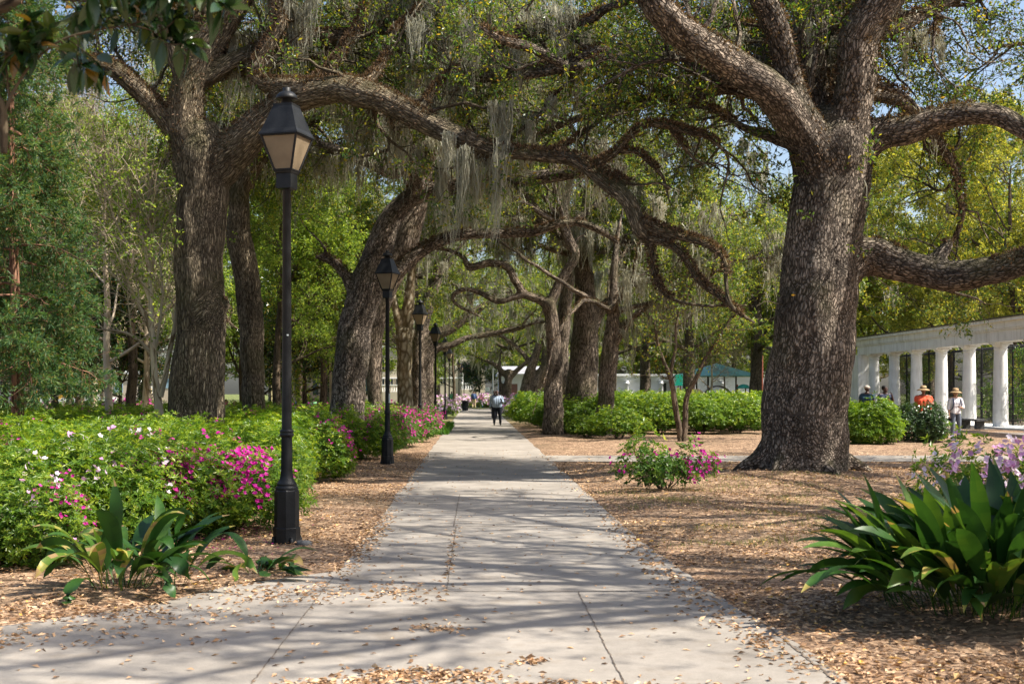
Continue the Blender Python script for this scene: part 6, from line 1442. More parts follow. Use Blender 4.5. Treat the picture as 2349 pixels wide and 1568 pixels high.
m = MB(); box(m, X3(110), X3(425), 0, 10, 0, Z3(858)); m.build('wall', M['beige'], bh)
for ua, ub, va, vb, mt in ((320, 334, 878, 905, 'window'), (338, 350, 878, 905, 'white'), (205, 222, 868, 884, 'window'), (226, 236, 868, 884, 'window'), (262, 282, 872, 900, 'bluegrey'), (152, 172, 868, 890, 'bluegrey'), (372, 392, 868, 890, 'bluegrey')):
    m = MB(); box(m, X3(ua), X3(ub), -.06, -.003, Z3(vb), Z3(va)); m.build('window' if mt != 'white' else 'door', M[mt], bh)
m = MB(); box(m, X3(105), X3(430), -.3, 10.2, Z3(858) + .003, Z3(850)); m.build('roof', M['white'], bh)
m = MB(); box(m, X3(332), X3(349), -1.2, -.2, 0, Z3(890)); o_ = m.build('wooden_crate', M['yellowst']); o_.location = (0, 168, 0); tag(o_, 'tan boxy crate standing by the blue-green doorway', 'crate')

# long white building on the right beyond the hedge
lw = thing('white_building', 'long low white building with pilasters behind the playground', 'building', (0, 140, 0))
def X4(u): return (u - U0) / F * 140
def Z4(v): return CZ + (V0 - v) / F * 140


m = MB(); box(m, X4(1145), X4(1515), 0, 8, 0, Z4(862)); box(m, X4(1540) , X4(1790), 0, 8, 0, Z4(862)); box(m, X4(1515) + .003, X4(1540) - .003, 1.2, 8, 0, Z4(862) - .01); m.build('wall', M['white2'], lw)
m = MB(); box(m, X4(1140), X4(1795), -.35, 8.3, Z4(862) + .003, Z4(857)); box(m, X4(1140), X4(1795), -.12, -.003, Z4(873), Z4(870)); m.build('cornice', M['white2'], lw)
for u in (1160, 1213, 1255, 1312, 1374, 1437, 1516, 1590, 1655, 1743): m = MB(); lathe(m, [(.28, 0), (.28, .15), (.22, .2), (.19, Z4(881)), (.27, Z4(880)), (.27, Z4(877)), (.20, Z4(876.5)), (.2, Z4(873.2))], 14, c=(X4(u), -.32, 0)); m.build('column', M['white2'], lw)
for ua, ub, va, vb, mt in ((1173, 1187, 880, 905, 'brownd'), (1524, 1532, 878, 903, 'window'), (1228, 1240, 881, 902, 'bluegrey'), (1196, 1206, 881, 902, 'bluegrey')): yo = 1.13 if ua == 1524 else -.06; m = MB(); box(m, X4(ua), X4(ub), yo, yo + .057, Z4(vb), Z4(va)); m.build('door' if mt == 'brownd' else 'window', M[mt], lw)
m = MB(); v = np.array([[X4(1140), -.5, Z4(857)], [X4(1300), -.5, Z4(857)], [X4(1300), 9, Z4(857)], [X4(1140), 9, Z4(857)], [X4(1155), 4, Z4(838)], [X4(1285), 4, Z4(838)]]); v[:, 2] += .005
m.add(v[[0, 1, 5, 4]], [[0, 1, 2, 3]], smooth=False); m.add(v[[2, 3, 4, 5]], [[0, 1, 2, 3]], smooth=False); m.add(v[[1, 2, 5]], [[0, 1, 2]], smooth=False); m.add(v[[3, 0, 4]], [[0, 1, 2]], smooth=False); m.build('roof', M['roofg'], lw)

# playground
YP = 116
pv = thing('playground_shelter', 'open shelter with a teal hipped roof on dark posts beyond the hedge', 'shelter', (gx(1643, YP), YP, 0))
m = MB(); lathe(m, [(4.15, 3.02), (4.18, 3.06), (.05, 4.22)], 8, math.pi / 8, smooth=False); m.build('roof', M['teal'], pv)
for k in range(8):
    a = k / 8 * 6.283 + .2; m = MB(); tubes(m, np.array([[[math.cos(a) * 1.9, math.sin(a) * 1.9, 0], [math.cos(a) * 1.9, math.sin(a) * 1.9, 3.6]]]), np.array([[.07, .07]]), 8); m.build('post', M['brownpost'], pv)
r = thing('climbing_arch', 'dark curved climbing arch under the teal shelter', 'play equipment', (gx(1646, 110), 110, 0)); a = np.linspace(.1, math.pi - .1, 20)
for y_ in (-.35, .35): m = MB(); tubes(m, np.stack([np.cos(a) * 1.55, a * 0 + y_, np.sin(a) * 2.1 + .05], -1)[None], np.full((1, 20), .06), 8); m.build('rail', M['brownpost'], r)
for k in range(3, 17, 1): m = MB(); P = np.array([[math.cos(a[k]) * 1.55, -.35, math.sin(a[k]) * 2.1 + .05], [math.cos(a[k]) * 1.55, .35, math.sin(a[k]) * 2.1 + .05]]); tubes(m, P[None], np.full((1, 2), .03), 6); m.build('rung', M['brownpost'], r)
r = thing('fir_cutout', 'teal panel cut like a layered fir tree on a dark post, left of the shelter', 'play equipment', (gx(1558, 108), 108, 0))
pts = [(0, 3.15)]; 
for k in range(5): z = 3.08 - k * .175; w_ = .30 + .03 * k; pts += [(.20, z), (w_ + .07, z - .09)]
pts += [(.42, 2.18)]; pr = np.array(pts + [(-x_, z_) for x_, z_ in pts[::-1][:-1]]); n = len(pr); m = MB()
v = np.concatenate([np.c_[pr[:, 0], np.zeros(n), pr[:, 1]], np.c_[pr[:, 0], np.full(n, .08), pr[:, 1]]]); i = np.arange(n); j = (i + 1) % n
m.add(v, np.stack([i, j, j + n, i + n], -1), smooth=False); 
for q in range(1, n // 2 + 0):
    a_, b_ = q, n - q
    if b_ - 1 > a_: m.add(v[[a_, a_ + 1, b_ - 1, b_]], [[0, 1, 2, 3]], smooth=False); m.add(v[[a_ + n, b_ + n, b_ - 1 + n, a_ + 1 + n]], [[0, 1, 2, 3]], smooth=False)
m.add(v[[0, 1, n - 1]], [[0, 1, 2]], smooth=False); m.build('panel', M['teal2'], r)
m = MB(); box(m, -.12, -.03, .1, .19, 0, 3.0); box(m, .08, .17, .1, .19, 0, 3.0); m.build('post', M['redpost'], r)
r = thing('play_rock', 'tan climbing boulder left of the climbing arch', 'play equipment', (gx(1598, 112), 112, 0)); P, Nn = dome(10, 1, 1, 1); m = MB(); lathe(m, [(.95, -.1), (1.0, .6), (.9, 1.3), (.62, 1.8), (.2, 2.02)], 11); o_ = m.build('rock', M['rock'], r); o_.scale = (.85, .6, .95)
r = thing('play_tower', 'small teal canopy piece on a red post at the right of the playground', 'play equipment', (gx(1706, 112), 112, 0)); m = MB(); lathe(m, [(.62, 1.95), (.66, 2.0), (.35, 2.25), (.1, 2.32)], 8, smooth=False); m.build('canopy', M['teal2'], r); m = MB(); box(m, -.62, -.5, -.05, .05, 0, 2.3); box(m, .1, .2, -.05, .05, 0, 2.0); m.build('post', M['redpost'], r)
r = thing('swing_support', 'tall red-brown swing post beside the great oak', 'play equipment', (gx(1748, 104), 104, 0)); m = MB(); tubes(m, np.array([[[0, 0, 0], [0, 0, 4.6]]]), np.array([[.10, .09]]), 8); m.build('post', M['redpost'], r); m = MB(); box(m, -.3, .5, -.2, .2, 1.2, 1.6); m.build('seat', M['teal2'], r)

# ------------------------------------------------------------------ vehicles on the street
def wheel(parent, x, y, r=.36, w=.22):
    m = MB(); a = np.linspace(0, 2 * math.pi, 21)[:-1]
    prof = [(r * .62, -w / 2), (r * .96, -w / 2), (r, -w / 4), (r, w / 4), (r * .96, w / 2), (r * .62, w / 2)]
    mm = MB(); lathe(mm, prof, 20); vv = mm.v[0]; V = np.stack([vv[:, 0], vv[:, 2], vv[:, 1]], -1) + [x, y, r]; mm.v = [V] + [np.stack([q[:, 0], q[:, 2], q[:, 1]], -1) + [x, y, r] for q in mm.v[1:]]
    o = mm.build('wheel', M['tyre'], parent)
    mm = MB(); lathe(mm, [(r * .6, -w / 2 - .01), (r * .3, -w / 2 - .03), (r * .3, w / 2 + .03), (r * .6, w / 2 + .01)], 14); mm.v = [np.stack([q[:, 0], q[:, 2], q[:, 1]], -1) + [x, y, r] for q in mm.v]; mm.build('rim', M['rim'], o)


def extrude(mb, prof, y0, y1, inset=0):
    pr = np.array(prof, float); n = len(pr); c = pr.mean(0)
    v = np.concatenate([np.c_[pr[:, 0], np.full(n, y0), pr[:, 1]], np.c_[pr[:, 0], np.full(n, y1), pr[:, 1]]]); i = np.arange(n); j = (i + 1) % n
    mb.add(v, np.stack([i, j, j + n, i + n], -1), smooth=False); mb.add(v[:n], [list(range(n))[::-1]], smooth=False); mb.add(v[n:], [list(range(n))], smooth=False)


def vehicle(name, label, X, Y, body, cabin, mat, wheels, cat, wd=1.8, flip=1, extra=None):
    r = thing(name, label, cat, (X, Y, .03))
    f = lambda p: [(x_ * flip, z_) for x_, z_ in p]
    m = MB(); extrude(m, f(body), -wd / 2, wd / 2); m.build('body', M[mat], r)
    m = MB(); extrude(m, f(cabin), -wd / 2 + .12, wd / 2 - .12); cb = m.build('cabin', M[mat], r)
    c = np.array(cabin); x0, x1, z0, z1 = c[:, 0].min(), c[:, 0].max(), c[:, 1].min(), c[:, 1].max()
    for k, (a_, b_) in enumerate(((.10, .47), (.53, .92))):
        m = MB(); xa, xb = sorted(((x0 + (x1 - x0) * a_) * flip, (x0 + (x1 - x0) * b_) * flip)); 
        for ys_ in (-1, 1): box(m, xa, xb, (wd / 2 - .118) * ys_ - .006, (wd / 2 - .118) * ys_ + .006, z0 + .08, z1 - .12)
        m.build('window', M['window'], cb)
    for x_ in wheels:
        for s_ in (-1, 1): wheel(r, x_ * flip, s_ * (wd / 2 - .12))
    for s_ in (-1, 1):
        m = MB(); xe = max(q[0] for q in body) * flip; box(m, min(xe, xe + .03 * flip), max(xe, xe + .03 * flip), s_ * (wd / 2 - .25) - .12, s_ * (wd / 2 - .25) + .12, .62, .78); m.build('headlight', M['signwhite'], r)
    return r


PK = [(-2.6, .38), (2.55, .38), (2.62, .7), (2.5, 1.02), (.95, 1.10), (-.75, 1.10), (-2.6, 1.05)]; PC = [(-.75, 1.10), (1.0, 1.10), (.55, 1.75), (-.6, 1.78)]
SB = [(-2.1, .35), (2.1, .35), (2.15, .6), (2.05, .82), (.95, .95), (-1.6, .98), (-2.1, .9)]; SCb = [(-1.55, .97), (1.0, .93), (.45, 1.42), (-1.0, 1.42)]
VB_ = [(-2.6, .4), (2.6, .4), (2.65, .9), (2.3, 1.2), (2.2, 1.25), (-2.6, 1.25)]; VC = [(-2.6, 1.25), (2.2, 1.25), (1.7, 2.3), (-2.55, 2.3)]
vehicle('pickup_truck', 'white crew-cab pickup truck on the street beyond the far left azaleas', gx(204, 131), 131, PK, PC, 'carwhite', (-1.6, 1.65), 'pickup truck', flip=-1)
vehicle('parked_car', 'white car low behind the far azaleas at the left', gx(95, 133), 133, SB, SCb, 'carwhite', (-1.3, 1.35), 'car')
vehicle('parked_car', 'silver car near the left edge of the street', gx(20, 134), 134, SB, SCb, 'carsilver', (-1.3, 1.35), 'car')
vehicle('delivery_van', 'yellow van behind the leaning grey trunk', gx(130, 139), 139, VB_, VC, 'caryellow', (-1.7, 1.75), 'van', flip=-1)
vehicle('parked_car', 'pale car half hidden between the leaning oak and the nearest lamp', gx(785, 146), 146, SB, SCb, 'carsilver', (-1.3, 1.35), 'car')
print('built', round(time.time() - T0, 1))


# ------------------------------------------------------------------ people
def chainmb(mb, pts, k=None, S=12):
    p = np.array(pts, float); k = k or max(4, len(p) * 3); o = spline(p, k)
    tubes(mb, o[:, :3][None], np.maximum(o[:, 3], .004)[None], S, rnd=0, cap=True)


def ball(mb, c, r, S=14, n=9):
    c = np.array(c, float); r = np.array(r if hasattr(r, '__len__') else (r,) * 3, float); t_ = np.linspace(.02, math.pi - .02, n)
    m2 = MB(); lathe(m2, [(math.sin(q), -math.cos(q)) for q in t_], S); V = [q * r + c for q in m2.v]; 
    for v_, f_ in zip(V, m2.f): mb.add(v_, f_ - f_.min(), rnd=0)


def solid(mb, name, mat, vox, parent, smooth=2):
    src = mb.build('tmp', mat); a = src.modifiers.new('w', 'WELD'); a.merge_threshold = .0002
    md = src.modifiers.new('r', 'REMESH'); md.mode = 'VOXEL'; md.voxel_size = vox; md.use_smooth_shade = True
    sm = src.modifiers.new('s', 'SMOOTH'); sm.iterations = smooth; sm.factor = .5
    dg = bpy.context.evaluated_depsgraph_get(); me = bpy.data.meshes.new_from_object(src.evaluated_get(dg)); me.materials.clear(); me.materials.append(mat); me.name = name
    bpy.data.objects.remove(src); o = bpy.data.objects.new(name, me); COL.objects.link(o); o.parent = parent; return o


def hand(mb, wrist, d, palm, curl=.5, s=1.0, thumb=1):
    """palm block, four bent fingers of unequal length and a thumb; d = pointing direction, palm = palm normal"""
    d = np.array(d, float); d /= np.linalg.norm(d); pn = np.array(palm, float); pn -= d * (pn @ d); pn /= np.linalg.norm(pn); sd_ = np.cross(d, pn); w_ = np.array(wrist, float)
    for k in (-1.2, -.4, .4, 1.2): chainmb(mb, [(*(w_ + sd_ * k * .010 * s), .016 * s), (*(w_ + d * .045 * s + sd_ * k * .017 * s), .015 * s), (*(w_ + d * .09 * s + sd_ * k * .020 * s), .0125 * s)], 6, 8)
    for k, L_ in ((-1.5, .062), (-.5, .078), (.5, .084), (1.5, .074)):
        b0 = w_ + d * .088 * s + sd_ * k * .0185 * s; c1 = curl * .8; c2 = curl * 1.6
        p1 = b0 + (d * math.cos(c1) + pn * math.sin(c1)) * L_ * .5 * s; p2 = p1 + (d * math.cos(c2) + pn * math.sin(c2)) * L_ * .32 * s; p3 = p2 + (d * math.cos(c2 * 1.3) + pn * math.sin(c2 * 1.3)) * L_ * .22 * s
        chainmb(mb, [(*b0, .0098 * s), (*p1, .0092 * s), (*p2, .0085 * s), (*p3, .0068 * s)], 9, 8)
    t0_ = w_ + d * .03 * s + sd_ * .024 * s * thumb; t1 = t0_ + (d * .6 + sd_ * .75 * thumb + pn * .3) * .035 * s; t2 = t1 + (d * .85 + sd_ * .25 * thumb + pn * .45) * .034 * s
    chainmb(mb, [(*t0_, .014 * s), (*t1, .0115 * s), (*t2, .0085 * s)], 7, 8)


def person(label, loc, rz=0, H=1.75, skin='dark', top=(.4, .45, .5), bottom=(.02, .02, .03), pose=None, build=1.0, vox=.012, hair=(.02, .015, .01), hat=None, extra=None, shoe=(.03, .025, .02), longsleeve=True, group=None, fingers=True, shorts=False, headpitch=0, headyaw=0, hairlen=0):
    """faces -Y before rotation; pose gives joint positions for a 1.75 m figure"""
    r = thing('person', label, 'person', loc, group, rz); s = H / 1.75
    J = dict(hipL=(.10, 0, .93), kneeL=(.12, -.02, .50), ankL=(.12, .02, .09), hipR=(-.10, 0, .93), kneeR=(-.12, -.02, .50), ankR=(-.12, .02, .09),
             shL=(.20, .01, 1.42), elL=(.25, .03, 1.14), wrL=(.25, -.03, .89), shR=(-.20, .01, 1.42), elR=(-.25, .03, 1.14), wrR=(-.25, -.03, .89),
             pel=(0, 0, .97), waist=(0, 0, 1.10), chest=(0, 0, 1.30), neck=(0, .005, 1.47), head=(0, -.01, 1.625), hdL=(0, 0, -1), hdR=(0, 0, -1))
    if pose: J.update(pose)
    J = {k: np.array(v, float) for k, v in J.items()}; b = build
    V = lambda n_, rr_: (*(J[n_]), rr_)
    def mix(a, c, t_, rr_): return (*(J[a] * (1 - t_) + J[c] * t_), rr_)
    m = MB()
    # trunk as two side-by-side chains, so that it is wider than deep
    for q in (-1, 0, 1):
        o_ = np.array([q * .075 * b, 0, 0]); chainmb(m, [(*(J['pel'] + o_ * .9), .105 * b), (*(J['waist'] + o_ * .75), .10 * b), (*(J['chest'] + o_ * 1.1), .112 * b), (*(J['chest'] + o_ * 1.3 + [0, 0, .09]), .085), (*((J['shL'] + J['shR']) / 2 + o_ * 1.1 + [0, 0, .01]), .05)], 12)
    for q_ in 'LR': chainmb(m, [(*(J['sh' + q_] * [.85, 1, 1] + [0, 0, .005]), .05), (*(J['sh' + q_] * .45 + J['neck'] * .55 + [0, .01, -.005]), .058), (*(J['neck'] + [0, .01, -.01]), .055)], 7)
    chainmb(m, [(*J['neck'] * [1, 1, 1], .062), (*(J['neck'] * .5 + J['head'] * .5 + [0, .005, -.02]), .056)], 5)
    for S_ in 'LR':
        chainmb(m, [V('hip' + S_, .098 * b), mix('hip' + S_, 'knee' + S_, .45, .082 * b), V('knee' + S_, .058), mix('knee' + S_, 'ank' + S_, .35, .056), V('ank' + S_, .036)], 14)
        a_ = J['ank' + S_]; chainmb(m, [(*(a_ + [0, .04, -.05]), .036), (*(a_ + [0, -.05, -.055]), .038), (*(a_ + [0, -.14, -.062]), .028)], 7)
        chainmb(m, [(*(J['sh' + S_] * [.72, 1, 1] + [0, 0, .01]), .058), V('sh' + S_, .060), mix('sh' + S_, 'el' + S_, .4, .050), V('el' + S_, .040), mix('el' + S_, 'wr' + S_, .3, .040), V('wr' + S_, .026)], 16)
        hd = J['hd' + S_] if np.linalg.norm(J['hd' + S_]) else J['wr' + S_] - J['el' + S_]
        sg = -1 if S_ == 'L' else 1
        if fingers: hand(m, J['wr' + S_], hd, (sg, .15, 0) if abs(hd[2]) > .6 else (0, 0, 1), .45, 1, thumb=-sg if abs(hd[2]) > .6 else sg)
        else: chainmb(m, [(*J['wr' + S_], .026), (*(J['wr' + S_] + nrm(hd) * .08), .034), (*(J['wr' + S_] + nrm(hd) * .16), .016)], 6)
    # head
    hc = J['head']; cy_, sy_ = math.cos(headyaw), math.sin(headyaw); cp_, sp_ = math.cos(headpitch), math.sin(headpitch)
    def hp(x_, y_, z_): y2, z2 = y_ * cp_ + z_ * sp_, -y_ * sp_ + z_ * cp_; return hc + np.array([x_ * cy_ - y2 * sy_, x_ * sy_ + y2 * cy_, z2])
    def hb(x_, y_, z_, rr_): ball(m, hp(x_, y_, z_), rr_)
    hb(0, .012, .03, (.078, .094, .092)); hb(0, -.018, -.035, (.062, .075, .082)); hb(0, -.052, -.082, (.036, .034, .030))
    chainmb(m, [(*hp(0, -.088, .015), .010), (*hp(0, -.108, -.022), .015)], 5, 8); hb(0, -.088, -.058, (.024, .012, .009)); hb(0, -.082, .028, (.05, .014, .008))
    for q in (-1, 1): hb(q * .078, .012, -.005, (.012, .022, .032))
    solid(m, 'body', M['skin_' + skin], vox, r)
    for q in (-1, 1):
        m = MB(); ball(m, hp(q * .030, -.0885, .010), (.012, .007, .007), 8, 6); m.build('eye', cloth('eye_dark', (.02, .015, .012), .3), r)
    m = MB(); ball(m, hp(0, -.0965, -.062), (.022, .007, .006), 8, 6); m.build('mouth', cloth('lip_tone_' + skin, (.30, .10, .08) if skin == 'light' else (.05, .02, .018), .5), r)
    # clothes
    m = MB(); g = 1.0
    for q_ in 'LR': chainmb(m, [(*(J['sh' + q_] * [.85, 1, 1] + [0, 0, .005]), .062), (*(J['sh' + q_] * .5 + J['neck'] * .5 + [0, .01, -.025]), .068), (*(J['neck'] + [0, .01, -.05]), .066)], 7)
    for q in (-1, 0, 1):
        o_ = np.array([q * .078 * b, 0, 0]); chainmb(m, [(*(J['pel'] + o_ + [0, 0, -.06]), .122 * b), (*(J['waist'] + o_ * .9), .122 * b), (*(J['chest'] + o_ * 1.12), .125 * b), (*(J['chest'] + o_ * 1.35 + [0, 0, .09]), .095), (*((J['shL'] + J['shR']) / 2 + o_ * 1.15 + [0, 0, .015]), .055)], 12)
    for S_ in 'LR':
        pts = [(*(J['sh' + S_] * [.7, 1, 1] + [0, 0, -.02]), .066), (*(J['sh' + S_] + [0, 0, -.015]), .068), mix('sh' + S_, 'el' + S_, .5, .064), V('el' + S_, .056)]
        if longsleeve: pts += [mix('el' + S_, 'wr' + S_, .5, .052), mix('el' + S_, 'wr' + S_, .93, .040)]
        elif longsleeve is None: pts += [mix('el' + S_, 'wr' + S_, .35, .052)]
        else: pts = pts[:3]
        chainmb(m, pts, 12)
    shirt = solid(m, 'shirt', cloth('cloth_%02d%02d%02d' % tuple(int(c * 99) for c in top), top), vox, r)
    m = MB(); chainmb(m, [(*(J['pel'] + [-.08 * b, 0, 0]), .105 * b), (*(J['pel'] + [.08 * b, 0, 0]), .105 * b)], 6)
    for S_ in 'LR':
        chainmb(m, [V('hip' + S_, .108 * b), mix('hip' + S_, 'knee' + S_, .45, .096 * b), V('knee' + S_, .076 * (b * .5 + .5))] + ([] if shorts else [mix('knee' + S_, 'ank' + S_, .4, .072), (*(J['ank' + S_] + [0, 0, -.01]), .060)]), 14)
    solid(m, 'trousers' if not shorts else 'shorts', cloth('cloth_%02d%02d%02d' % tuple(int(c * 99) for c in bottom), bottom), vox, r)
    for S_ in 'LR':
        m = MB(); a_ = J['ank' + S_]; chainmb(m, [(*(a_ + [0, .045, -.045]), .045), (*(a_ + [0, -.05, -.048]), .046), (*(a_ + [0, -.155, -.058]), .034)], 7); solid(m, 'shoe', cloth('shoe_%02d' % int(shoe[0] * 99), shoe, .5), vox, r)
    if hair is not None:
        m = MB(); ball(m, hp(0, .022, .045), (.085, .095, .088)); 
        if hairlen: chainmb(m, [(*hp(0, .06, .03), .07), (*hp(0, .08, -.07), .07), (*hp(0, .085, -.07 - hairlen), .04)], 8)
        solid(m, 'hair', cloth('hair_%02d%02d' % (int(hair[0] * 99), int(hair[2] * 99)), hair, .8), vox, r)
    if hat == 'straw':
        m = MB(); lathe(m, [(.21, -.055), (.222, -.045), (.16, .0), (.108, .012), (.102, .09), (.08, .118), (.03, .125)], 28); m.v = [np.stack([hc[0] + q[:, 0], hc[1] + q[:, 1] * .95 + .01, hc[2] + q[:, 2] + .055], -1) for q in m.v]; o_ = m.build('straw_hat', plain('straw', (.42, .28, .15), .85, 0, .15, 20, .2, .4, 60) if 'straw' not in bpy.data.materials else bpy.data.materials['straw'], r)
        m = MB(); lathe(m, [(.110, .0), (.113, .035)], 28); m.v = [np.stack([hc[0] + q[:, 0], hc[1] + q[:, 1] * .95 + .01, hc[2] + q[:, 2] + .068], -1) for q in m.v]; m.build('hat_band', cloth('band', (.06, .04, .03)), o_)
    if hat == 'cap':
        m = MB(); ball(m, hp(0, .012, .065), (.094, .108, .072)); chainmb(m, [(*hp(-.03, -.09, .06), .018), (*hp(-.02, -.16, .045), .012)], 5); chainmb(m, [(*hp(.03, -.09, .06), .018), (*hp(.02, -.16, .045), .012)], 5); chainmb(m, [(*hp(0, -.09, .06), .018), (*hp(0, -.17, .045), .012)], 5); solid(m, 'cap', cloth('cap_cloth', (.42, .36, .30)), .01, r)
    if extra: extra(r, J, hp, shirt)
    for ch in r.children:
        ch.scale = (s, s, s)
    return r


def phone(p, s=1):
    def f(r, J, hp, sh):
        m = MB(); box(m, -.037, .037, -.005, .005, -.075, .075); o = m.build('phone', cloth('phone_black', (.01, .01, .012), .25)); o.location = np.array(r.location) + np.array(p); o.rotation_euler = (-.9, 0, .1); tag(o, 'dark phone held up by the standing man on the walk', 'phone')
    return f


Y = 64
person('heavyset man in a grey-blue sweatshirt standing on the walk looking at his phone', (gx(1139, Y) + .02, Y, .008), 0, 1.78, 'dark', (.27, .33, .42), (.012, .014, .022),
       pose=dict(hipL=(.13, 0, .93), kneeL=(.15, -.02, .50), ankL=(.17, .02, .10), hipR=(-.13, 0, .93), kneeR=(-.13, -.02, .50), ankR=(-.13, .02, .10), shL=(.24, .0, 1.40), elL=(.30, -.04, 1.14), wrL=(.22, -.24, 1.20), shR=(-.25, .02, 1.40), elR=(-.32, .04, 1.13), wrR=(-.33, 0, .88), neck=(0, -.02, 1.46), head=(.0, -.085, 1.59), hdL=(-.35, -.6, .5), hdR=(-.05, -.1, -1), chest=(0, -.02, 1.28), waist=(0, -.05, 1.12)), build=1.32, vox=.011, hair=None, headpitch=.45, extra=phone((.19, -.37, 1.30)))
def pack(col, front=False, chest=False):
    def f(r, J, hp, sh):
        if not front:
            m = MB(); chainmb(m, [(0, .19, 1.02, .13), (0, .20, 1.22, .14), (0, .18, 1.38, .10)], 8); solid(m, 'backpack', cloth('pack_%02d' % int(col[2] * 99), col), .014, r)
        for q in (-1, 1):
            m = MB(); chainmb(m, [(q * .10, .08, 1.47, .018), (q * .13, -.08, 1.42, .018), (q * .145, -.135, 1.28, .018), (q * .16, -.11, 1.12, .017), (q * .18, .02, 1.02, .015)], 12, 8); m.build('strap', cloth('pack_%02d' % int(col[2] * 99), col), r)
        if chest: m = MB(); chainmb(m, [(-.145, -.142, 1.26, .012), (0, -.155, 1.255, .012), (.145, -.142, 1.26, .012)], 6, 6); m.build('chest_strap', cloth('pack_%02d' % int(col[2] * 99), col), r)
    return f


def white_extra(r, J, hp, sh):
    pack((.03, .04, .09), False, True)(r, J, hp, sh)
    m = MB(); 
    for q in (-1, 1): ball(m, hp(q * .032, -.094, .012), (.026, .012, .018), 10, 7)
    m.build('sunglasses', cloth('lens', (.01, .01, .01), .2), r)
    m = MB(); box(m, -.035, .035, -.06, .06, -.006, .006); o = m.build('booklet', cloth('booklet_brown', (.30, .12, .06))); o.location = np.array(r.location) + [.03, -.31, 1.13]; tag(o, 'small brown booklet in the hands of the woman in white', 'booklet')
    m = MB(); lathe(m, [(.05, .0), (.05, .10)], 12); box(m, -.09, .09, -.03, .03, .02, .10); o = m.build('camera_bag', cloth('bagblack', (.01, .01, .012))); o.location = np.array(r.location) + [-.24, -.06, .63]; tag(o, 'small black bag hanging from the hand of the woman in white', 'bag')


Y = 43.5
person('woman in white blouse and straw hat with dark sunglasses, standing in front of the columns', (gx(2192, Y), Y, .06), .15, 1.70, 'light', (.72, .70, .72), (.13, .15, .19), pose=dict(elL=(.27, -.02, 1.13), wrL=(.10, -.22, 1.12), hdL=(-1, -.3, .0), elR=(-.26, .02, 1.13), wrR=(-.26, -.04, .88)), vox=.012, hair=(.10, .05, .03), hairlen=.05, hat='straw', longsleeve=None, headyaw=-.25, build=.98, extra=white_extra)
Y = 45
person('stout person in an orange-red top and straw hat behind the dark round bush', (gx(2118, Y), Y, .05), -.1, 1.80, 'mid', (.72, .11, .05), (.10, .10, .12), pose=dict(elL=(.33, -.02, 1.15), wrL=(.16, -.22, 1.22), hdL=(-.5, -.4, .5), shL=(.23, 0, 1.41), shR=(-.23, 0, 1.41)), build=1.42, vox=.014, hair=(.03, .02, .02), hat='straw', longsleeve=False)
def redpatch(r, J, hp, sh):
    m = MB()
    for q in (-.06, 0, .06): ball(m, (q, -.09, 1.24), (.06, .075, .10), 12, 8)
    m.build('shirt_print', cloth('red_print', (.62, .04, .09)), r)
Y = 46
person('person in a dark shirt with a red front, looking right, above the bright bush', (gx(2029, Y), Y, .05), .35, 1.86, 'dark', (.02, .025, .05), (.05, .05, .06), pose=dict(elL=(.30, -.08, 1.18), wrL=(.16, -.18, 1.42), hdL=(-.4, -.1, .8)), build=1.25, vox=.014, hair=(.01, .01, .01), longsleeve=False, headyaw=.9, extra=redpatch)
person('man in a dark blue shirt and pale cap seen from behind at the far columns', (gx(1989, 47), 47, .05), 2.5, 1.86, 'dark', (.025, .06, .10), (.06, .06, .07), build=1.15, vox=.014, hair=None, hat='cap', longsleeve=False, headyaw=-.3)
S_ = dict(vox=.022, fingers=False)
person('walker with a blue backpack and khaki trousers at the far end of the walk', (gx(1087, 126), 126, .012), math.pi, 1.75, 'mid', (.05, .08, .16), (.45, .36, .20), pose=dict(kneeL=(.12, -.08, .50), ankL=(.12, .10, .12)), hair=(.02, .02, .02), extra=pack((.06, .10, .20)), **S_)
person('walker in pink top and blue trousers at the far end of the walk', (gx(1104, 127), 127, .012), math.pi + .3, 1.55, 'mid', (.55, .20, .32), (.03, .16, .26), pose=dict(kneeR=(-.12, -.1, .50), ankR=(-.12, .12, .12)), hair=(.02, .02, .02), build=1.2, **S_)
person('person in white shirt partly hidden behind the standing man', (gx(1134, 80), 80, .008), 0, 1.74, 'dark', (.65, .72, .74), (.05, .05, .07), hair=(.01, .01, .01), **S_)
person('woman in a purple top standing among the far left azaleas', (gx(212, 72), 72, 0), .2, 1.6, 'light', (.14, .10, .32), (.1, .1, .16), hair=(.25, .12, .06), hairlen=.12, **S_)
person('person in pale clothes with a dark backpack walking left on the far lawn', (gx(80, 84), 84, 0), -1.4, 1.72, 'light', (.60, .50, .52), (.4, .4, .42), hair=(.2, .15, .1), extra=pack((.04, .05, .07)), **S_)
person('person in a red shirt at the far left beside the conifer', (gx(56, 80), 80, 0), 1.2, 1.66, 'dark', (.65, .10, .06), (.1, .1, .12), hair=(.02, .02, .02), **S_)
SIT = dict(hipL=(.10, 0, .52), kneeL=(.12, -.42, .50), ankL=(.12, -.42, .10), hipR=(-.10, 0, .52), kneeR=(-.12, -.42, .50), ankR=(-.12, -.42, .10), pel=(0, 0, .56), waist=(0, .01, .68), chest=(0, .02, .87), neck=(0, .02, 1.04), head=(0, 0, 1.19), shL=(.20, .02, 1.0), shR=(-.20, .02, 1.0), elL=(.25, -.02, .74), elR=(-.25, -.02, .74), wrL=(.15, -.25, .62), wrR=(-.15, -.25, .62), hdL=(0, -1, 0), hdR=(0, -1, 0))
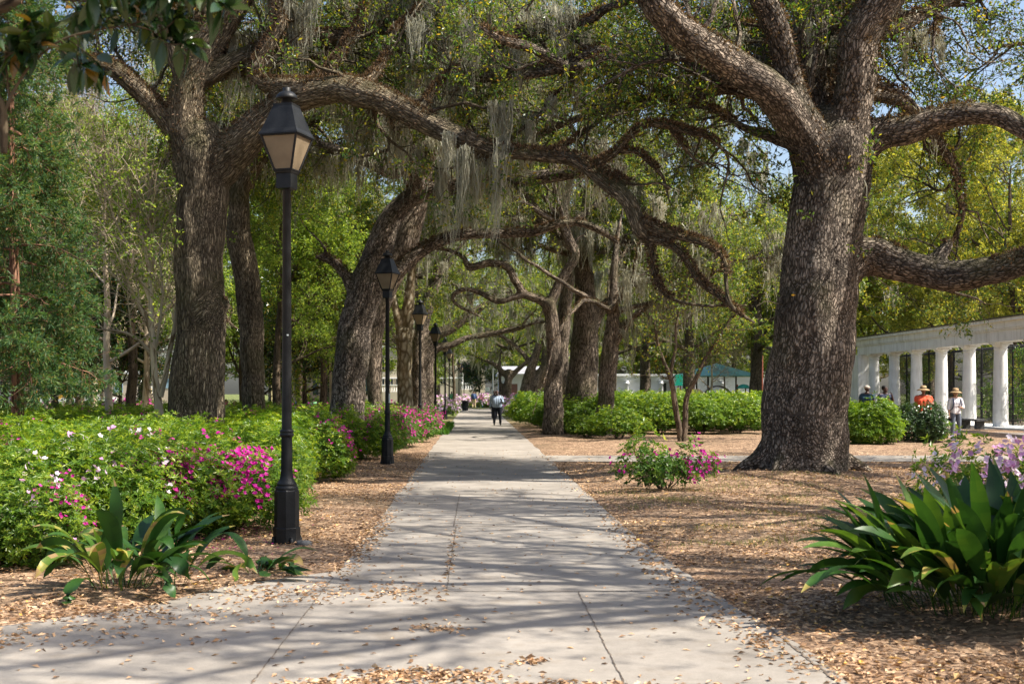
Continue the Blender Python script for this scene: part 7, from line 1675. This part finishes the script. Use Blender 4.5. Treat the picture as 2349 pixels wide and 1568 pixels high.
def bench2(X, Y, rz, w_, label):
    r = thing('park_bench', label, 'bench', (X, Y, 0), rz=rz); m = MB(); box(m, -w_ / 2, w_ / 2, -.25, .2, .38, .42); m.build('seat', M['benchw'], r); m = MB()
    for k in range(3): box(m, -w_ / 2, w_ / 2, .23, .26, .5 + k * .14, .6 + k * .14)
    m.build('backrest', M['benchw'], r)
    for q in (-1, 1): m = MB(); box(m, q * w_ * .45 - .03, q * w_ * .45 + .03, -.22, -.16, 0, .378); box(m, q * w_ * .45 - .03, q * w_ * .45 + .03, .2, .228, 0, .9); m.build('leg', M['brownpost'], r)


bench2(gx(529, 62), 62, 0, 1.9, 'far bench carrying the couple just right of the burled oak')
person('seated person in a pale blue shirt on the far bench right of the burled oak', (gx(519, 62), 62, 0), .5, 1.75, 'light', (.45, .55, .62), (.06, .07, .1), pose=SIT, hair=(.03, .02, .02), **S_)
person('seated blond person in a light top on the far bench leaning to their companion', (gx(538, 62), 62, 0), -.6, 1.65, 'light', (.60, .52, .50), (.1, .1, .12), pose=SIT, hair=(.45, .28, .12), hairlen=.1, **S_)
bench2(gx(705, 84), 84, 0, 3.2, 'long far bench with three people left of the leaning oak')
for u, c_, L_ in ((684, (.02, .05, .14), 'seated person in dark blue, leftmost of three on the far bench'), (700, (.01, .10, .45), 'seated person in bright blue, middle of three on the far bench'), (719, (.20, .45, .22), 'seated person in green, rightmost of three on the far bench')):
    person(L_, (gx(u, 84), 84, 0), math.pi, 1.7, 'dark', c_, (.05, .05, .07), pose=SIT, hair=(.015, .012, .01), **S_)
bench2(gx(1494, 96), 96.4, 0, 2.2, 'far bench behind the hedge near the playground')
person('seated person in a light top, head just above the hedge left of the teal panel', (gx(1489, 96), 96, .62), math.pi, 1.7, 'light', (.6, .52, .5), (.05, .05, .07), pose=SIT, hair=(.02, .015, .012), **S_)
person('person in dark blue standing behind the hedge under the far lamp', (gx(1514, 98), 98, 0), math.pi, 1.72, 'dark', (.03, .05, .14), (.05, .05, .07), hair=(.02, .015, .012), **S_)
person('pale-haired person bending behind the shrubs right of the sign', (gx(1209, 84), 84, 0), -.8, 1.6, 'light', (.6, .58, .56), (.2, .2, .25), hair=(.55, .50, .46), pose=dict(head=(0, -.12, 1.50), neck=(0, -.08, 1.42)), **S_)
print('all', round(time.time() - T0, 1), 'objects', len(bpy.data.objects))
